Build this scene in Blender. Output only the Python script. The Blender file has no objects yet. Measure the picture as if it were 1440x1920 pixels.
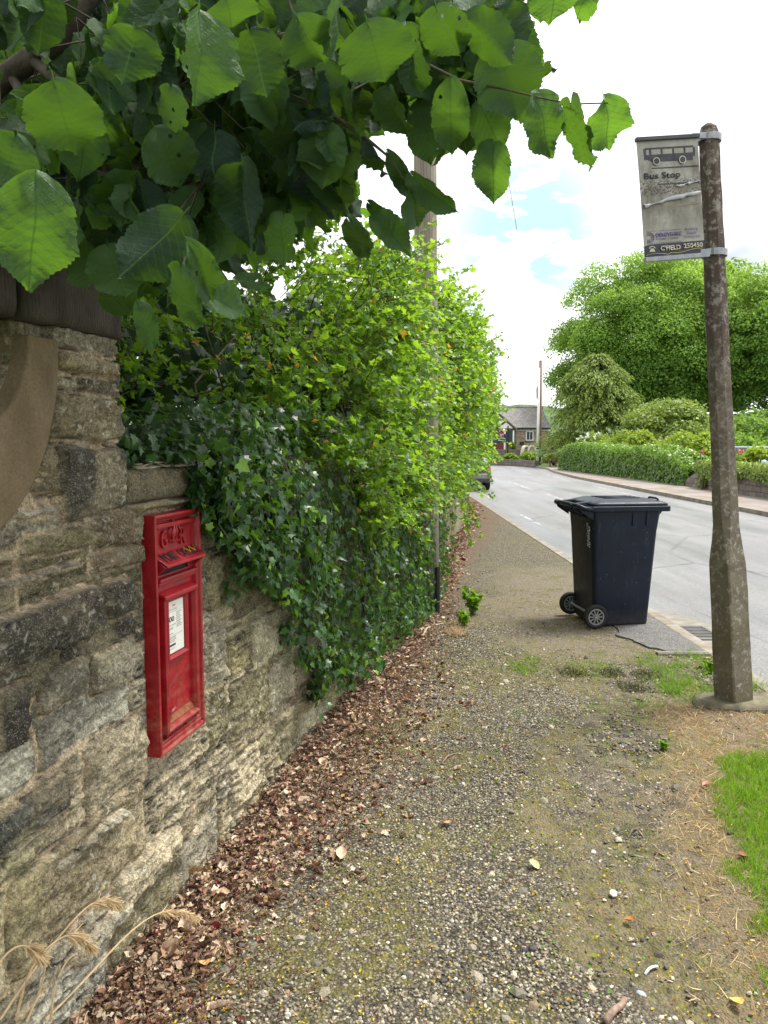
import bpy, bmesh, math, random
import numpy as np
from mathutils import Vector, Matrix

rng = np.random.default_rng(11)
random.seed(11)
SC = bpy.context.scene
COL = SC.collection

# ------------------------------------------------------------------ camera model (used to survey the place from the photograph)
F = 1443.0
TH = math.atan(135 / 1443)
H = 1.55
CAM = np.array([0, 0, H])

def ray(x, y):
    cx = (x - 720) / F
    cy = -(y - 960) / F
    return np.array([cx, math.cos(TH) + math.sin(TH) * cy, -math.sin(TH) + math.cos(TH) * cy])

def ground(x, y, z=0.0):
    d = ray(x, y)
    return CAM + d * ((z - H) / d[2])

def at_y(x, y, Y):
    d = ray(x, y)
    return CAM + d * (Y / d[1])

def at_d(x, y, dist):
    d = ray(x, y)
    return CAM + d * (dist / np.linalg.norm(d))

def project(P):
    P = np.asarray(P, float)
    q = P - CAM
    w = q[..., 1] * math.cos(TH) - q[..., 2] * math.sin(TH)
    v = q[..., 1] * math.sin(TH) + q[..., 2] * math.cos(TH)
    w = np.where(w < 0.05, 0.05, w)
    return 720 + F * q[..., 0] / w, 960 - F * v / w

WA = ground(213, 1817)
WB = ground(606, 1347)
WD = (WB - WA) / np.linalg.norm(WB - WA)          # along the stone wall, away from the camera
WN = np.array([WD[1], -WD[0], 0.0])               # out of the wall, towards the road
ZV = np.array([0, 0, 1.0])

def wall_uz(x, y, off=0.0):
    d = ray(x, y)
    t = ((WA + WN * off - CAM) @ WN) / (d @ WN)
    p = CAM + d * t
    return (p - WA) @ WD, p[2]

def wpt(u, z, n=0.0):
    u = np.asarray(u, float)[..., None]; z = np.asarray(z, float)[..., None]; n = np.asarray(n, float)[..., None]
    return WA + WD * u + WN * n + ZV * z

# ------------------------------------------------------------------ noise
def _h(ix, iy, s):
    h = (ix.astype(np.int64) * 374761393 + iy.astype(np.int64) * 668265263 + s * 1442695041) & 0xFFFFFFFF
    h = ((h ^ (h >> 13)) * 1274126177) & 0xFFFFFFFF
    h = h ^ (h >> 16)
    return (h & 0xFFFFFF) / float(0xFFFFFF)

def vnoise(x, y, s=0):
    x = np.asarray(x, float); y = np.asarray(y, float)
    ix = np.floor(x); iy = np.floor(y)
    fx = x - ix; fy = y - iy
    fx = fx * fx * (3 - 2 * fx); fy = fy * fy * (3 - 2 * fy)
    a = _h(ix, iy, s); b = _h(ix + 1, iy, s); c = _h(ix, iy + 1, s); d = _h(ix + 1, iy + 1, s)
    return (a * (1 - fx) + b * fx) * (1 - fy) + (c * (1 - fx) + d * fx) * fy

def fbm(x, y, s=0, o=4):
    t = 0; a = 0.5; n = 0
    x = np.asarray(x, float); y = np.asarray(y, float)
    for k in range(o):
        t = t + a * vnoise(x * 2 ** k, y * 2 ** k, s + k * 17); n += a; a *= 0.5
    return t / n

def sstep(a, b, x):
    t = np.clip((x - a) / (b - a), 0, 1)
    return t * t * (3 - 2 * t)

def in_poly(px, py, poly):
    px = np.asarray(px); py = np.asarray(py)
    r = np.zeros(px.shape, bool)
    n = len(poly)
    for i in range(n):
        x0, y0 = poly[i]; x1, y1 = poly[(i + 1) % n]
        c = ((y0 > py) != (y1 > py)) & (px < (x1 - x0) * (py - y0) / ((y1 - y0) if y1 != y0 else 1e-9) + x0)
        r ^= c
    return r

# ------------------------------------------------------------------ object helpers
def tag(o, label=None, cat=None, group=None, kind=None):
    if label: o['label'] = label
    if cat: o['category'] = cat
    if group: o['group'] = group
    if kind: o['kind'] = kind
    return o

def empty(name, loc=(0, 0, 0), label=None, cat=None, group=None, mat=None):
    o = bpy.data.objects.new(name, None)
    COL.objects.link(o)
    o.empty_display_size = 0.1
    if mat is not None: o.matrix_world = mat
    else: o.location = loc
    return tag(o, label, cat, group)

def link(name, me, parent=None, mats=()):
    o = bpy.data.objects.new(name, me)
    COL.objects.link(o)
    for m in mats: me.materials.append(m)
    if parent is not None: o.parent = parent
    return o

def np_obj(name, V, polys, mats, parent=None, smooth=False, attrs=None, mi=None):
    """V (n,3); polys: list of int arrays (m,k). attrs: name -> (array, 'F'|'C') per vertex."""
    if not isinstance(polys, (list, tuple)): polys = [polys]
    V = np.ascontiguousarray(V, dtype=np.float32)
    me = bpy.data.meshes.new(name)
    me.vertices.add(len(V)); me.vertices.foreach_set('co', V.ravel())
    tot = np.concatenate([np.full(len(p), p.shape[1], np.int32) for p in polys])
    idx = np.concatenate([np.asarray(p, np.int32).ravel() for p in polys])
    start = np.concatenate([[0], np.cumsum(tot)[:-1]]).astype(np.int32)
    me.loops.add(len(idx)); me.loops.foreach_set('vertex_index', idx)
    me.polygons.add(len(tot)); me.polygons.foreach_set('loop_start', start)
    try: me.polygons.foreach_set('loop_total', tot)
    except Exception: pass
    me.polygons.foreach_set('use_smooth', np.full(len(tot), bool(smooth)))
    if mi is not None: me.polygons.foreach_set('material_index', np.asarray(mi, np.int32))
    for k, (a, t) in (attrs or {}).items():
        if t == 'F':
            at = me.attributes.new(k, 'FLOAT', 'POINT'); at.data.foreach_set('value', np.ascontiguousarray(a, np.float32).ravel())
        else:
            at = me.attributes.new(k, 'FLOAT_COLOR', 'POINT')
            a = np.asarray(a, np.float32)
            if a.shape[1] == 3: a = np.concatenate([a, np.ones((len(a), 1), np.float32)], 1)
            at.data.foreach_set('color', np.ascontiguousarray(a).ravel())
    me.update(calc_edges=True)
    return link(name, me, parent, mats)

def grid_faces(nu, nv):
    i = np.arange(nu - 1)[:, None]; j = np.arange(nv - 1)[None, :]
    a = (i * nv + j).ravel()
    return np.stack([a, a + nv, a + nv + 1, a + 1], 1)

class MB:
    """Collects shapes into one mesh."""
    def __init__(s): s.v = []; s.f = []; s.m = []; s.k = 0
    def add(s, vs, fs, m=None):
        b = len(s.v); s.v += [tuple(map(float, v)) for v in vs]
        s.f += [tuple(b + i for i in f) for f in fs]; s.m += [s.k if m is None else m] * len(fs)
        return s
    def box(s, a, b, rot=None, piv=None):
        x0, y0, z0 = a; x1, y1, z1 = b
        vs = [(x0, y0, z0), (x1, y0, z0), (x1, y1, z0), (x0, y1, z0), (x0, y0, z1), (x1, y0, z1), (x1, y1, z1), (x0, y1, z1)]
        if rot is not None:
            p = Vector(piv if piv else ((x0 + x1) / 2, (y0 + y1) / 2, (z0 + z1) / 2))
            vs = [rot @ (Vector(v) - p) + p for v in vs]
        return s.add(vs, [(0, 3, 2, 1), (4, 5, 6, 7), (0, 1, 5, 4), (1, 2, 6, 5), (2, 3, 7, 6), (3, 0, 4, 7)])
    def hexa(s, vs):   # 8 corners, bottom ring then top ring
        return s.add(vs, [(0, 3, 2, 1), (4, 5, 6, 7), (0, 1, 5, 4), (1, 2, 6, 5), (2, 3, 7, 6), (3, 0, 4, 7)])
    def tube(s, pts, r, n=8, cap=True):
        pts = [Vector(p) for p in pts]; N = len(pts)
        rs = [r] * N if not hasattr(r, '__len__') else list(r)
        b = len(s.v); up = None
        for i, p in enumerate(pts):
            t = (pts[min(i + 1, N - 1)] - pts[max(i - 1, 0)])
            if t.length < 1e-9: t = Vector((0, 0, 1))
            t.normalize()
            if up is None: up = t.orthogonal().normalized()
            up = (up - t * up.dot(t))
            if up.length < 1e-6: up = t.orthogonal()
            up.normalize(); w = t.cross(up)
            for k in range(n):
                a = 2 * math.pi * k / n
                s.v.append(tuple(p + (up * math.cos(a) + w * math.sin(a)) * rs[i]))
        for i in range(N - 1):
            for k in range(n):
                s.f.append((b + i * n + k, b + i * n + (k + 1) % n, b + (i + 1) * n + (k + 1) % n, b + (i + 1) * n + k)); s.m.append(s.k)
        if cap:
            s.f.append(tuple(b + k for k in reversed(range(n)))); s.m.append(s.k)
            s.f.append(tuple(b + (N - 1) * n + k for k in range(n))); s.m.append(s.k)
        return s
    def loft(s, rings, cap=True, closed=True):
        n = len(rings[0]); b = len(s.v)
        for r in rings: s.v += [tuple(map(float, v)) for v in r]
        for i in range(len(rings) - 1):
            for k in range(n if closed else n - 1):
                s.f.append((b + i * n + k, b + i * n + (k + 1) % n, b + (i + 1) * n + (k + 1) % n, b + (i + 1) * n + k)); s.m.append(s.k)
        if cap:
            s.f.append(tuple(b + k for k in reversed(range(n)))); s.m.append(s.k)
            s.f.append(tuple(b + (len(rings) - 1) * n + k for k in range(n))); s.m.append(s.k)
        return s
    def prism(s, poly, y0, y1):     # polygon in x,z extruded along y (poly counter-clockwise seen from -y)
        n = len(poly); b = len(s.v)
        s.v += [(x, y0, z) for x, z in poly] + [(x, y1, z) for x, z in poly]
        s.f.append(tuple(b + i for i in range(n))); s.f.append(tuple(b + n + i for i in reversed(range(n)))); s.m += [s.k] * 2
        for i in range(n):
            j = (i + 1) % n
            s.f.append((b + j, b + i, b + n + i, b + n + j)); s.m.append(s.k)
        return s
    def disc(s, c, r, n=16, axis='y'):
        b = len(s.v)
        for k in range(n):
            a = 2 * math.pi * k / n; p = (math.cos(a) * r, math.sin(a) * r)
            s.v.append((c[0] + p[0], c[1], c[2] + p[1]) if axis == 'y' else (c[0] + p[0], c[1] + p[1], c[2]))
        s.f.append(tuple(b + k for k in range(n))); s.m.append(s.k)
        return s
    def build(s, name, mats, parent=None, bevel=0, seg=2, smooth=False, fix=True):
        me = bpy.data.meshes.new(name)
        me.from_pydata(s.v, [], s.f)
        if fix:
            bm = bmesh.new(); bm.from_mesh(me)
            bmesh.ops.recalc_face_normals(bm, faces=bm.faces)
            bm.to_mesh(me); bm.free()
        if not isinstance(mats, (list, tuple)): mats = [mats]
        o = link(name, me, parent, mats)
        if len(mats) > 1: me.polygons.foreach_set('material_index', s.m)
        me.polygons.foreach_set('use_smooth', [bool(smooth)] * len(me.polygons))
        me.update()
        if bevel:
            md = o.modifiers.new('b', 'BEVEL'); md.width = bevel; md.segments = seg; md.limit_method = 'ANGLE'; md.angle_limit = math.radians(35)
            md.harden_normals = False
        return o

def text_obj(name, body, mat, parent, M, box, extrude=0.001, bold=0.0, fit=True):
    """Text filling box (x0,z0,x1,z1) in the frame M (x right, z up, -y towards the reader)."""
    cu = bpy.data.curves.new('t', 'FONT'); cu.body = body; cu.size = 1; cu.extrude = 0; cu.offset = bold
    cu.resolution_u = 3
    tmp = bpy.data.objects.new('t', cu); COL.objects.link(tmp)
    dg = bpy.context.evaluated_depsgraph_get()
    me = bpy.data.meshes.new_from_object(tmp.evaluated_get(dg))
    bpy.data.objects.remove(tmp)
    bm = bmesh.new(); bm.from_mesh(me)
    bmesh.ops.dissolve_limit(bm, angle_limit=0.001, verts=bm.verts, edges=bm.edges)
    xs = [v.co.x for v in bm.verts]; ys = [v.co.y for v in bm.verts]
    x0, z0, x1, z1 = box
    sx = (x1 - x0) / (max(xs) - min(xs)); sz = (z1 - z0) / (max(ys) - min(ys))
    mx, my = min(xs), min(ys)
    for v in bm.verts: v.co = Vector((x0 + (v.co.x - mx) * sx, 0, z0 + (v.co.y - my) * sz))
    if extrude:
        r = bmesh.ops.extrude_face_region(bm, geom=bm.faces[:])
        for v in [g for g in r['geom'] if isinstance(g, bmesh.types.BMVert)]: v.co.y -= extrude
    bmesh.ops.recalc_face_normals(bm, faces=bm.faces)
    bm.transform(M)
    bm.to_mesh(me); bm.free()
    me.name = name; me.materials.clear()
    return link(name, me, parent, [mat])

def copy_tree(o, parent=None):
    c = o.copy(); COL.objects.link(c)
    if parent is not None: c.parent = parent
    for ch in list(o.children): copy_tree(ch, c)
    return c

def scatter(T, Fc, pos, R, sc, per=None):
    """Copies of template T (n,3) with faces Fc (m,k) at pos (N,3), rotation R (N,3,3) columns = axes, scale (N,) or (N,3)."""
    N = len(pos); n = len(T)
    sc = np.asarray(sc, float)
    if sc.ndim == 1: sc = sc[:, None]
    P = T[None, :, :] * sc[:, None, :]
    V = np.einsum('nij,nkj->nki', R, P) + pos[:, None, :]
    Fa = (Fc[None, :, :] + (np.arange(N) * n)[:, None, None]).reshape(-1, Fc.shape[1])
    return V.reshape(-1, 3), Fa

def frames(yax, zax):
    """Rotation matrices with the given y axis (leaf length) and approximate z axis (leaf normal)."""
    y = yax / np.linalg.norm(yax, axis=1, keepdims=True)
    z = zax - y * (zax * y).sum(1, keepdims=True)
    z = z / np.maximum(np.linalg.norm(z, axis=1, keepdims=True), 1e-6)
    x = np.cross(y, z)
    return np.stack([x, y, z], axis=2)

def rand_dir(n):
    v = rng.normal(size=(n, 3))
    return v / np.linalg.norm(v, axis=1, keepdims=True)

# ------------------------------------------------------------------ materials
class NT:
    def __init__(s, name):
        s.m = bpy.data.materials.new(name); s.m.use_nodes = True
        s.t = s.m.node_tree; s.t.nodes.clear()
        s.out = s.t.nodes.new('ShaderNodeOutputMaterial')
    def n(s, typ, ins=None, **kw):
        nd = s.t.nodes.new(typ)
        for k, v in kw.items(): setattr(nd, k, v)
        for k, v in (ins or {}).items(): s.set(nd.inputs[k], v)
        return nd
    def set(s, sock, v):
        if isinstance(v, bpy.types.NodeSocket): s.t.links.new(v, sock)
        elif isinstance(v, bpy.types.Node): s.t.links.new(v.outputs[0], sock)
        else:
            if hasattr(sock.default_value, '__len__') and not hasattr(v, '__len__'): v = [v] * len(sock.default_value)
            if hasattr(sock.default_value, '__len__') and len(sock.default_value) == 4 and len(v) == 3: v = (*v, 1)
            sock.default_value = v
    def pos(s, kind='Object'):
        return s.n('ShaderNodeTexCoord').outputs[kind]
    def geo(s): return s.n('ShaderNodeNewGeometry').outputs['Position']
    def mapv(s, vec, sc): return s.n('ShaderNodeMapping', {'Vector': vec, 'Scale': sc}).outputs[0]
    def noise(s, vec, scale, detail=4, rough=0.55, dist=0.0):
        return s.n('ShaderNodeTexNoise', {'Vector': vec, 'Scale': scale, 'Detail': detail, 'Roughness': rough, 'Distortion': dist}).outputs['Fac']
    def vor(s, vec, scale, feature='F1', rnd=1.0):
        return s.n('ShaderNodeTexVoronoi', {'Vector': vec, 'Scale': scale, 'Randomness': rnd}, feature=feature)
    def ramp(s, fac, stops, interp='LINEAR'):
        r = s.n('ShaderNodeValToRGB', {'Fac': fac}); r.color_ramp.interpolation = interp
        e = r.color_ramp.elements
        while len(e) < len(stops): e.new(0.5)
        for i, (p, c) in enumerate(stops):
            e[i].position = p
            e[i].color = (*c, 1) if hasattr(c, '__len__') else (c, c, c, 1)
        return r.outputs[0]
    def mr(s, v, a, b, c=0.0, d=1.0):
        return s.n('ShaderNodeMapRange', {'Value': v, 'From Min': a, 'From Max': b, 'To Min': c, 'To Max': d}).outputs[0]
    def mix(s, fac, a, b, mode='MIX'):
        n = s.n('ShaderNodeMix', data_type='RGBA', blend_type=mode)
        s.set(n.inputs[0], fac); s.set(n.inputs[6], a); s.set(n.inputs[7], b)
        return n.outputs[2]
    def math(s, op, a, b=0.0):
        n = s.n('ShaderNodeMath', operation=op); s.set(n.inputs[0], a); s.set(n.inputs[1], b); return n.outputs[0]
    def attr(s, name, out='Color'): return s.n('ShaderNodeAttribute', attribute_name=name).outputs[out]
    def bump(s, h, strength=0.5, dist=0.01, normal=None):
        i = {'Height': h, 'Strength': strength, 'Distance': dist}
        if normal is not None: i['Normal'] = normal
        return s.n('ShaderNodeBump', i).outputs[0]
    def pbr(s, color, rough=0.7, spec=0.3, bump=None, metal=0.0, **kw):
        ins = {'Base Color': color, 'Roughness': rough, 'Specular IOR Level': spec, 'Metallic': metal}
        if bump is not None: ins['Normal'] = bump
        ins.update(kw)
        return s.n('ShaderNodeBsdfPrincipled', ins).outputs[0]
    def end(s, sh):
        s.t.links.new(sh, s.out.inputs['Surface']); return s.m

def plain(name, col, rough=0.6, spec=0.3, metal=0.0, var=0.25, scale=12, bump=0.15, bscale=60):
    t = NT(name); p = t.pos()
    n = t.noise(p, scale, 5)
    c = t.mix(t.mr(n, 0.3, 0.7), [x * (1 - var) for x in col], [min(1, x * (1 + var)) for x in col])
    return t.end(t.pbr(c, rough, spec, t.bump(t.noise(p, bscale, 4), bump, 0.004), metal))

def leaf_mat(name, dark, light, trans, tfac=0.4, rough=0.45, spec=0.35, under=None, veins=False, autumn=None, holes=False, tdark=0.6):
    t = NT(name)
    a = t.attr('tint', 'Fac')
    c = t.mix(a, dark, light)
    v = t.noise(t.geo(), 60, 3)
    c = t.mix(t.mr(v, 0.3, 0.7, 0.0, 0.35), c, [x * 0.6 for x in dark])
    tc = t.mix(a, [x * tdark for x in trans], trans)
    if autumn is not None:
        f = t.mr(a, 0.965, 0.985); c = t.mix(f, c, autumn); tc = t.mix(f, tc, [x * 1.6 for x in autumn])
    bm = None; hf = None
    if veins:
        q = t.n('ShaderNodeSeparateXYZ', {'Vector': t.attr('lc', 'Vector')})
        ax = t.math('ABSOLUTE', q.outputs[0])
        k = t.math('MULTIPLY', t.math('SUBTRACT', q.outputs[1], t.math('MULTIPLY', ax, 0.75)), 8.5)
        d = t.math('ABSOLUTE', t.math('SUBTRACT', t.math('FRACT', k), 0.5))
        lat = t.mr(d, 0.40, 0.5); mid = t.mr(ax, 0.006, 0.016, 1, 0)
        w = t.math('MAXIMUM', t.math('MULTIPLY', lat, 0.55), mid)
        bf0 = t.n('ShaderNodeNewGeometry').outputs['Backfacing']
        c = t.mix(t.math('MULTIPLY', w, 0.55), c, [min(1, x * 1.3 + 0.02) for x in light])
        tc = t.mix(t.math('MULTIPLY', w, 0.75), tc, [x * 0.3 for x in trans])
        net = t.vor(t.attr('lc', 'Vector'), 26, 'DISTANCE_TO_EDGE')
        h = t.math('ADD', t.math('MULTIPLY', w, -0.6), t.mr(net.outputs['Distance'], 0, 0.12, 0, 0.35))
        bm = t.bump(h, 0.5, 0.004)
        if holes:
            hn = t.vor(t.geo(), 34); hs = t.noise(t.geo(), 5, 2)
            hf = t.math('MULTIPLY', t.mr(hn.outputs['Distance'], 0.11, 0.13, 1, 0), t.mr(hs, 0.54, 0.56))
    if under is not None:
        bf = t.n('ShaderNodeNewGeometry').outputs['Backfacing']
        c = t.mix(bf, c, under)
    p = t.pbr(c, rough, spec, bm)
    tr = t.n('ShaderNodeBsdfTranslucent', {'Color': tc}).outputs[0]
    mx = t.n('ShaderNodeMixShader'); t.set(mx.inputs[0], tfac); t.set(mx.inputs[1], p); t.set(mx.inputs[2], tr)
    o = mx.outputs[0]
    if hf is not None:
        m2 = t.n('ShaderNodeMixShader'); t.set(m2.inputs[0], hf); t.set(m2.inputs[1], o); t.set(m2.inputs[2], t.n('ShaderNodeBsdfTransparent').outputs[0]); o = m2.outputs[0]
    return t.end(o)

def tubes(P, r, sides=3):
    """Thin stems: P (N,k,3), r (N,k)."""
    N, k, _ = P.shape
    T = np.gradient(P, axis=1); T /= np.maximum(np.linalg.norm(T, axis=2, keepdims=True), 1e-9)
    ref = np.where(np.abs(T[..., 2:3]) > .9, np.array((1., 0, 0)), np.array((0, 0, 1.)))
    A = np.cross(T, ref); A /= np.maximum(np.linalg.norm(A, axis=2, keepdims=True), 1e-9); B = np.cross(T, A)
    ang = np.arange(sides) * 2 * np.pi / sides
    V = P[:, :, None, :] + r[:, :, None, None] * (A[:, :, None, :] * np.cos(ang)[None, None, :, None] + B[:, :, None, :] * np.sin(ang)[None, None, :, None])
    i = np.arange(N)[:, None, None]; j = np.arange(k - 1)[None, :, None]; s = np.arange(sides)[None, None, :]; s2 = (s + 1) % sides
    f = lambda jj, ss: (i * k + jj) * sides + ss
    Fq = np.stack([f(j, s), f(j, s2), f(j + 1, s2), f(j + 1, s)], -1).reshape(-1, 4)
    return V.reshape(-1, 3), Fq

def mirror_leaf(half, spine, fold=.25, droop=.15):
    """Leaf from a half outline (x,y) fanned to spine points; returns verts, triangles."""
    V = [(0, y) for y in spine] + list(half) + [(-x, y) for x, y in half]; ns, nh = len(spine), len(half)
    Fc = []
    near = [int(np.argmin([abs(y - sp) for sp in spine])) for x, y in half]
    for s, off in ((0, ns), (1, ns + nh)):
        for i in range(nh - 1):
            a, b = off + i, off + i + 1; k = near[i]; tri = (k, a, b); Fc.append(tri if s == 0 else tri[::-1])
            if near[i + 1] != k: tri = (k, b, near[i + 1]); Fc.append(tri if s == 0 else tri[::-1])
    V = np.array(V, float); z = np.abs(V[:, 0]) * fold - droop * V[:, 1] ** 2
    return np.c_[V, z], np.array(Fc)

M = {}
EXPOSURE = 1.0
SUN_E = 3.6
# ------------------------------------------------------------------ camera, world, sun
cam = bpy.data.cameras.new('camera'); camo = bpy.data.objects.new('camera', cam); COL.objects.link(camo)
cam.sensor_fit = 'VERTICAL'; cam.sensor_height = 24.0; cam.sensor_width = 18.0
cam.lens = 24.0 * F / 1920.0
cam.clip_start = 0.05; cam.clip_end = 4000
camo.location = (0, 0, H); camo.rotation_euler = (math.pi / 2 - TH, 0, 0)
SC.camera = camo
SC.render.resolution_x = 768; SC.render.resolution_y = 1024
SC.view_settings.view_transform = 'Standard'; SC.view_settings.look = 'None'
SC.view_settings.exposure = EXPOSURE; SC.view_settings.gamma = 1.0
SC.render.engine = 'CYCLES'
SC.cycles.max_bounces = 8; SC.cycles.diffuse_bounces = 4; SC.cycles.transmission_bounces = 6; SC.cycles.transparent_max_bounces = 8
SC.cycles.use_denoising = True
SC.cycles.sample_clamp_indirect = 6.0

SUN_EL = math.radians(64); SUN_AZ = math.radians(66)     # azimuth measured from +Y towards +X
wd = bpy.data.worlds.new('World'); SC.world = wd; wd.use_nodes = True
nt = wd.node_tree; nt.nodes.clear()
wo = nt.nodes.new('ShaderNodeOutputWorld'); bg = nt.nodes.new('ShaderNodeBackground')
sky = nt.nodes.new('ShaderNodeTexSky'); sky.sky_type = 'NISHITA'; sky.sun_disc = False
sky.sun_elevation = SUN_EL; sky.sun_rotation = SUN_AZ; sky.air_density = 1.0; sky.dust_density = 1.5
tc = nt.nodes.new('ShaderNodeTexCoord')
def wnoise(scale, loc, detail, sc=(1, 1, 1.8)):
    mp = nt.nodes.new('ShaderNodeMapping'); mp.inputs['Scale'].default_value = sc; mp.inputs['Location'].default_value = loc
    nt.links.new(tc.outputs['Generated'], mp.inputs['Vector'])
    nz = nt.nodes.new('ShaderNodeTexNoise'); nz.inputs['Scale'].default_value = scale; nz.inputs['Detail'].default_value = detail
    nz.inputs['Roughness'].default_value = 0.55
    nt.links.new(mp.outputs[0], nz.inputs['Vector']); return nz.outputs['Fac']
def wramp(v, stops):
    r = nt.nodes.new('ShaderNodeValToRGB'); e = r.color_ramp.elements
    while len(e) < len(stops): e.new(0.5)
    for i, (p, c) in enumerate(stops): e[i].position = p; e[i].color = (*c, 1) if hasattr(c, '__len__') else (c, c, c, 1)
    nt.links.new(v, r.inputs[0]); return r.outputs[0]
def wmix(f, a, b):
    n = nt.nodes.new('ShaderNodeMix'); n.data_type = 'RGBA'
    for s, v in ((n.inputs[0], f), (n.inputs[6], a), (n.inputs[7], b)):
        if isinstance(v, bpy.types.NodeSocket): nt.links.new(v, s)
        else: s.default_value = v
    return n.outputs[2]
cover = wramp(wnoise(3.1, (2.3, 0.4, 1.1), 6), [(0.30, 0.0), (0.37, 1.0)])
shade = wramp(wnoise(2.2, (5.1, 1.7, 0.3), 5), [(0.35, 0.0), (0.65, 1.0)])
sepz = nt.nodes.new('ShaderNodeSeparateXYZ'); nt.links.new(tc.outputs['Generated'], sepz.inputs[0])
low = wramp(sepz.outputs[2], [(0.0, 1.0), (0.14, 1.0), (0.24, 0.0)])
cover = wmix(low, cover, (1, 1, 1, 1))
cloud = wmix(shade, (7.6, 7.9, 8.3, 1), (11.5, 11.5, 11.4, 1))
def gap(px, py, a0, a1, nz):
    d = ray(px, py); d = d / np.linalg.norm(d)
    vm = nt.nodes.new('ShaderNodeVectorMath'); vm.operation = 'DOT_PRODUCT'; nt.links.new(tc.outputs['Generated'], vm.inputs[0]); vm.inputs[1].default_value = tuple(d)
    mr = nt.nodes.new('ShaderNodeMapRange'); mr.inputs[1].default_value = math.cos(math.radians(a1)); mr.inputs[2].default_value = math.cos(math.radians(a0)); nt.links.new(vm.outputs['Value'], mr.inputs[0])
    ml = nt.nodes.new('ShaderNodeMath'); ml.operation = 'MULTIPLY'; nt.links.new(mr.outputs[0], ml.inputs[0]); nt.links.new(nz, ml.inputs[1]); return ml.outputs[0]
n1_ = wramp(wnoise(11, (.7, 3.1, 2.2), 5, (1, 1, 2.6)), [(.48, 0), (.56, 1)]); n2_ = wramp(wnoise(5, (1.7, .6, 4.2), 4, (1, 1, 1.6)), [(.3, 0.2), (.6, 1)])
sky_pale = (3.6, 5.0, 5.5, 1); haze_grey = (3.3, 3.7, 4.2, 1)
cloud = wmix(gap(1420, 440, 3, 10, n2_), cloud, haze_grey)
cloud = wmix(gap(985, 440, 3, 8, n1_), cloud, sky_pale)
nt.links.new(wmix(cover, sky.outputs[0], cloud), bg.inputs['Color'])
bg.inputs['Strength'].default_value = 0.1
nt.links.new(bg.outputs[0], wo.inputs['Surface'])
sl = bpy.data.lights.new('sun', 'SUN'); sl.energy = SUN_E; sl.angle = math.radians(16); sl.color = (1.0, 0.96, 0.88)
so = bpy.data.objects.new('sun', sl); COL.objects.link(so)
sdir = Vector((math.sin(SUN_AZ) * math.cos(SUN_EL), math.cos(SUN_AZ) * math.cos(SUN_EL), math.sin(SUN_EL)))
so.rotation_euler = sdir.to_track_quat('Z', 'Y').to_euler(); so.location = (20, 30, 40)
# ------------------------------------------------------------------ ground, road, pavements
def ground_mat():
    t = NT('meadow'); p = t.geo()
    c = t.mix(t.mr(t.noise(p, 0.15, 4), 0.35, 0.65), (0.05, 0.09, 0.02), (0.09, 0.13, 0.03))
    c = t.mix(t.mr(t.noise(p, 6, 3), 0.3, 0.7, 0, 0.5), c, (0.03, 0.05, 0.012))
    return t.end(t.pbr(c, 0.9, 0.1))
M['meadow'] = ground_mat()
mb = MB(); S_ = 1800.0
mb.add([(-S_, -S_, -0.16), (S_, -S_, -0.16), (S_, S_, -0.16), (-S_, S_, -0.16)], [(0, 1, 2, 3)])
tag(mb.build('ground', M['meadow'], fix=False), kind='structure')

def road_mat():
    t = NT('road_asphalt'); p = t.geo()
    big = t.noise(p, 0.35, 4); mid = t.noise(t.mapv(p, (1.6, 0.18, 1)), 1.3, 5, 0.6)
    c = t.mix(t.mr(mid, 0.32, 0.68), (0.085, 0.085, 0.09), (0.17, 0.17, 0.175))
    v = t.vor(p, 95); c = t.mix(0.32, c, t.ramp(v.outputs['Color'], [(0.0, 0.04), (0.55, 0.16), (1.0, 0.36)]))
    edge = t.noise(t.mapv(p, (6, 0.5, 1)), 1, 3)
    cr = t.vor(t.mapv(p, (0.55, 0.32, 1)), 1.0, 'DISTANCE_TO_EDGE')
    wob = t.noise(p, 7, 3)
    crack = t.mr(t.math('ADD', cr.outputs['Distance'], t.mr(wob, 0, 1, -0.012, 0.012)), 0.0, 0.012, 1.0, 0.0)
    crack = t.math('MULTIPLY', crack, t.mr(big, 0.45, 0.6))
    c = t.mix(t.math('MULTIPLY', crack, 0.75), c, (0.03, 0.03, 0.03))
    st = t.mr(t.noise(p, 0.9, 5, 0.65), 0.56, 0.7); c = t.mix(t.math('MULTIPLY', st, 0.5), c, (0.12, 0.1, 0.075))
    wet = t.mr(t.noise(t.mapv(p, (1.0, 0.14, 1)), 0.8, 4, 0.5), 0.42, 0.62)
    rough = t.mr(wet, 0, 1, 0.72, 0.33)
    h = t.math('ADD', t.math('MULTIPLY', v.outputs['Distance'], 0.6), t.noise(p, 220, 2))
    return t.end(t.pbr(c, rough, 0.5, t.bump(h, 0.35, 0.006)))
M['road'] = road_mat()
ZR = -0.055
right_e = [(8.05, -6), (8.05, 20), (8.0, 32), (8.35, 38), (8.9, 42), (8.6, 46), (6.5, 49.5), (1.0, 53), (-8, 56), (-30, 60)]
left_e = [(2.47, -6), (2.47, 20), (2.42, 32), (1.6, 36), (-0.5, 39), (-3, 41.5), (-6, 43.5), (-10, 45), (-18, 47.5), (-32, 51)]
def resample(pts, n):
    pts = np.array(pts, float); d = np.r_[0, np.cumsum(np.linalg.norm(np.diff(pts, axis=0), axis=1))]
    s = np.linspace(0, d[-1], n)
    return np.stack([np.interp(s, d, pts[:, i]) for i in range(pts.shape[1])], 1)
Rr = np.array(right_e); Lr = np.array(left_e)
V = []; 
for i in range(len(Rr)): V += [(Lr[i][0], Lr[i][1], ZR), (Rr[i][0], Rr[i][1], ZR)]
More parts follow.
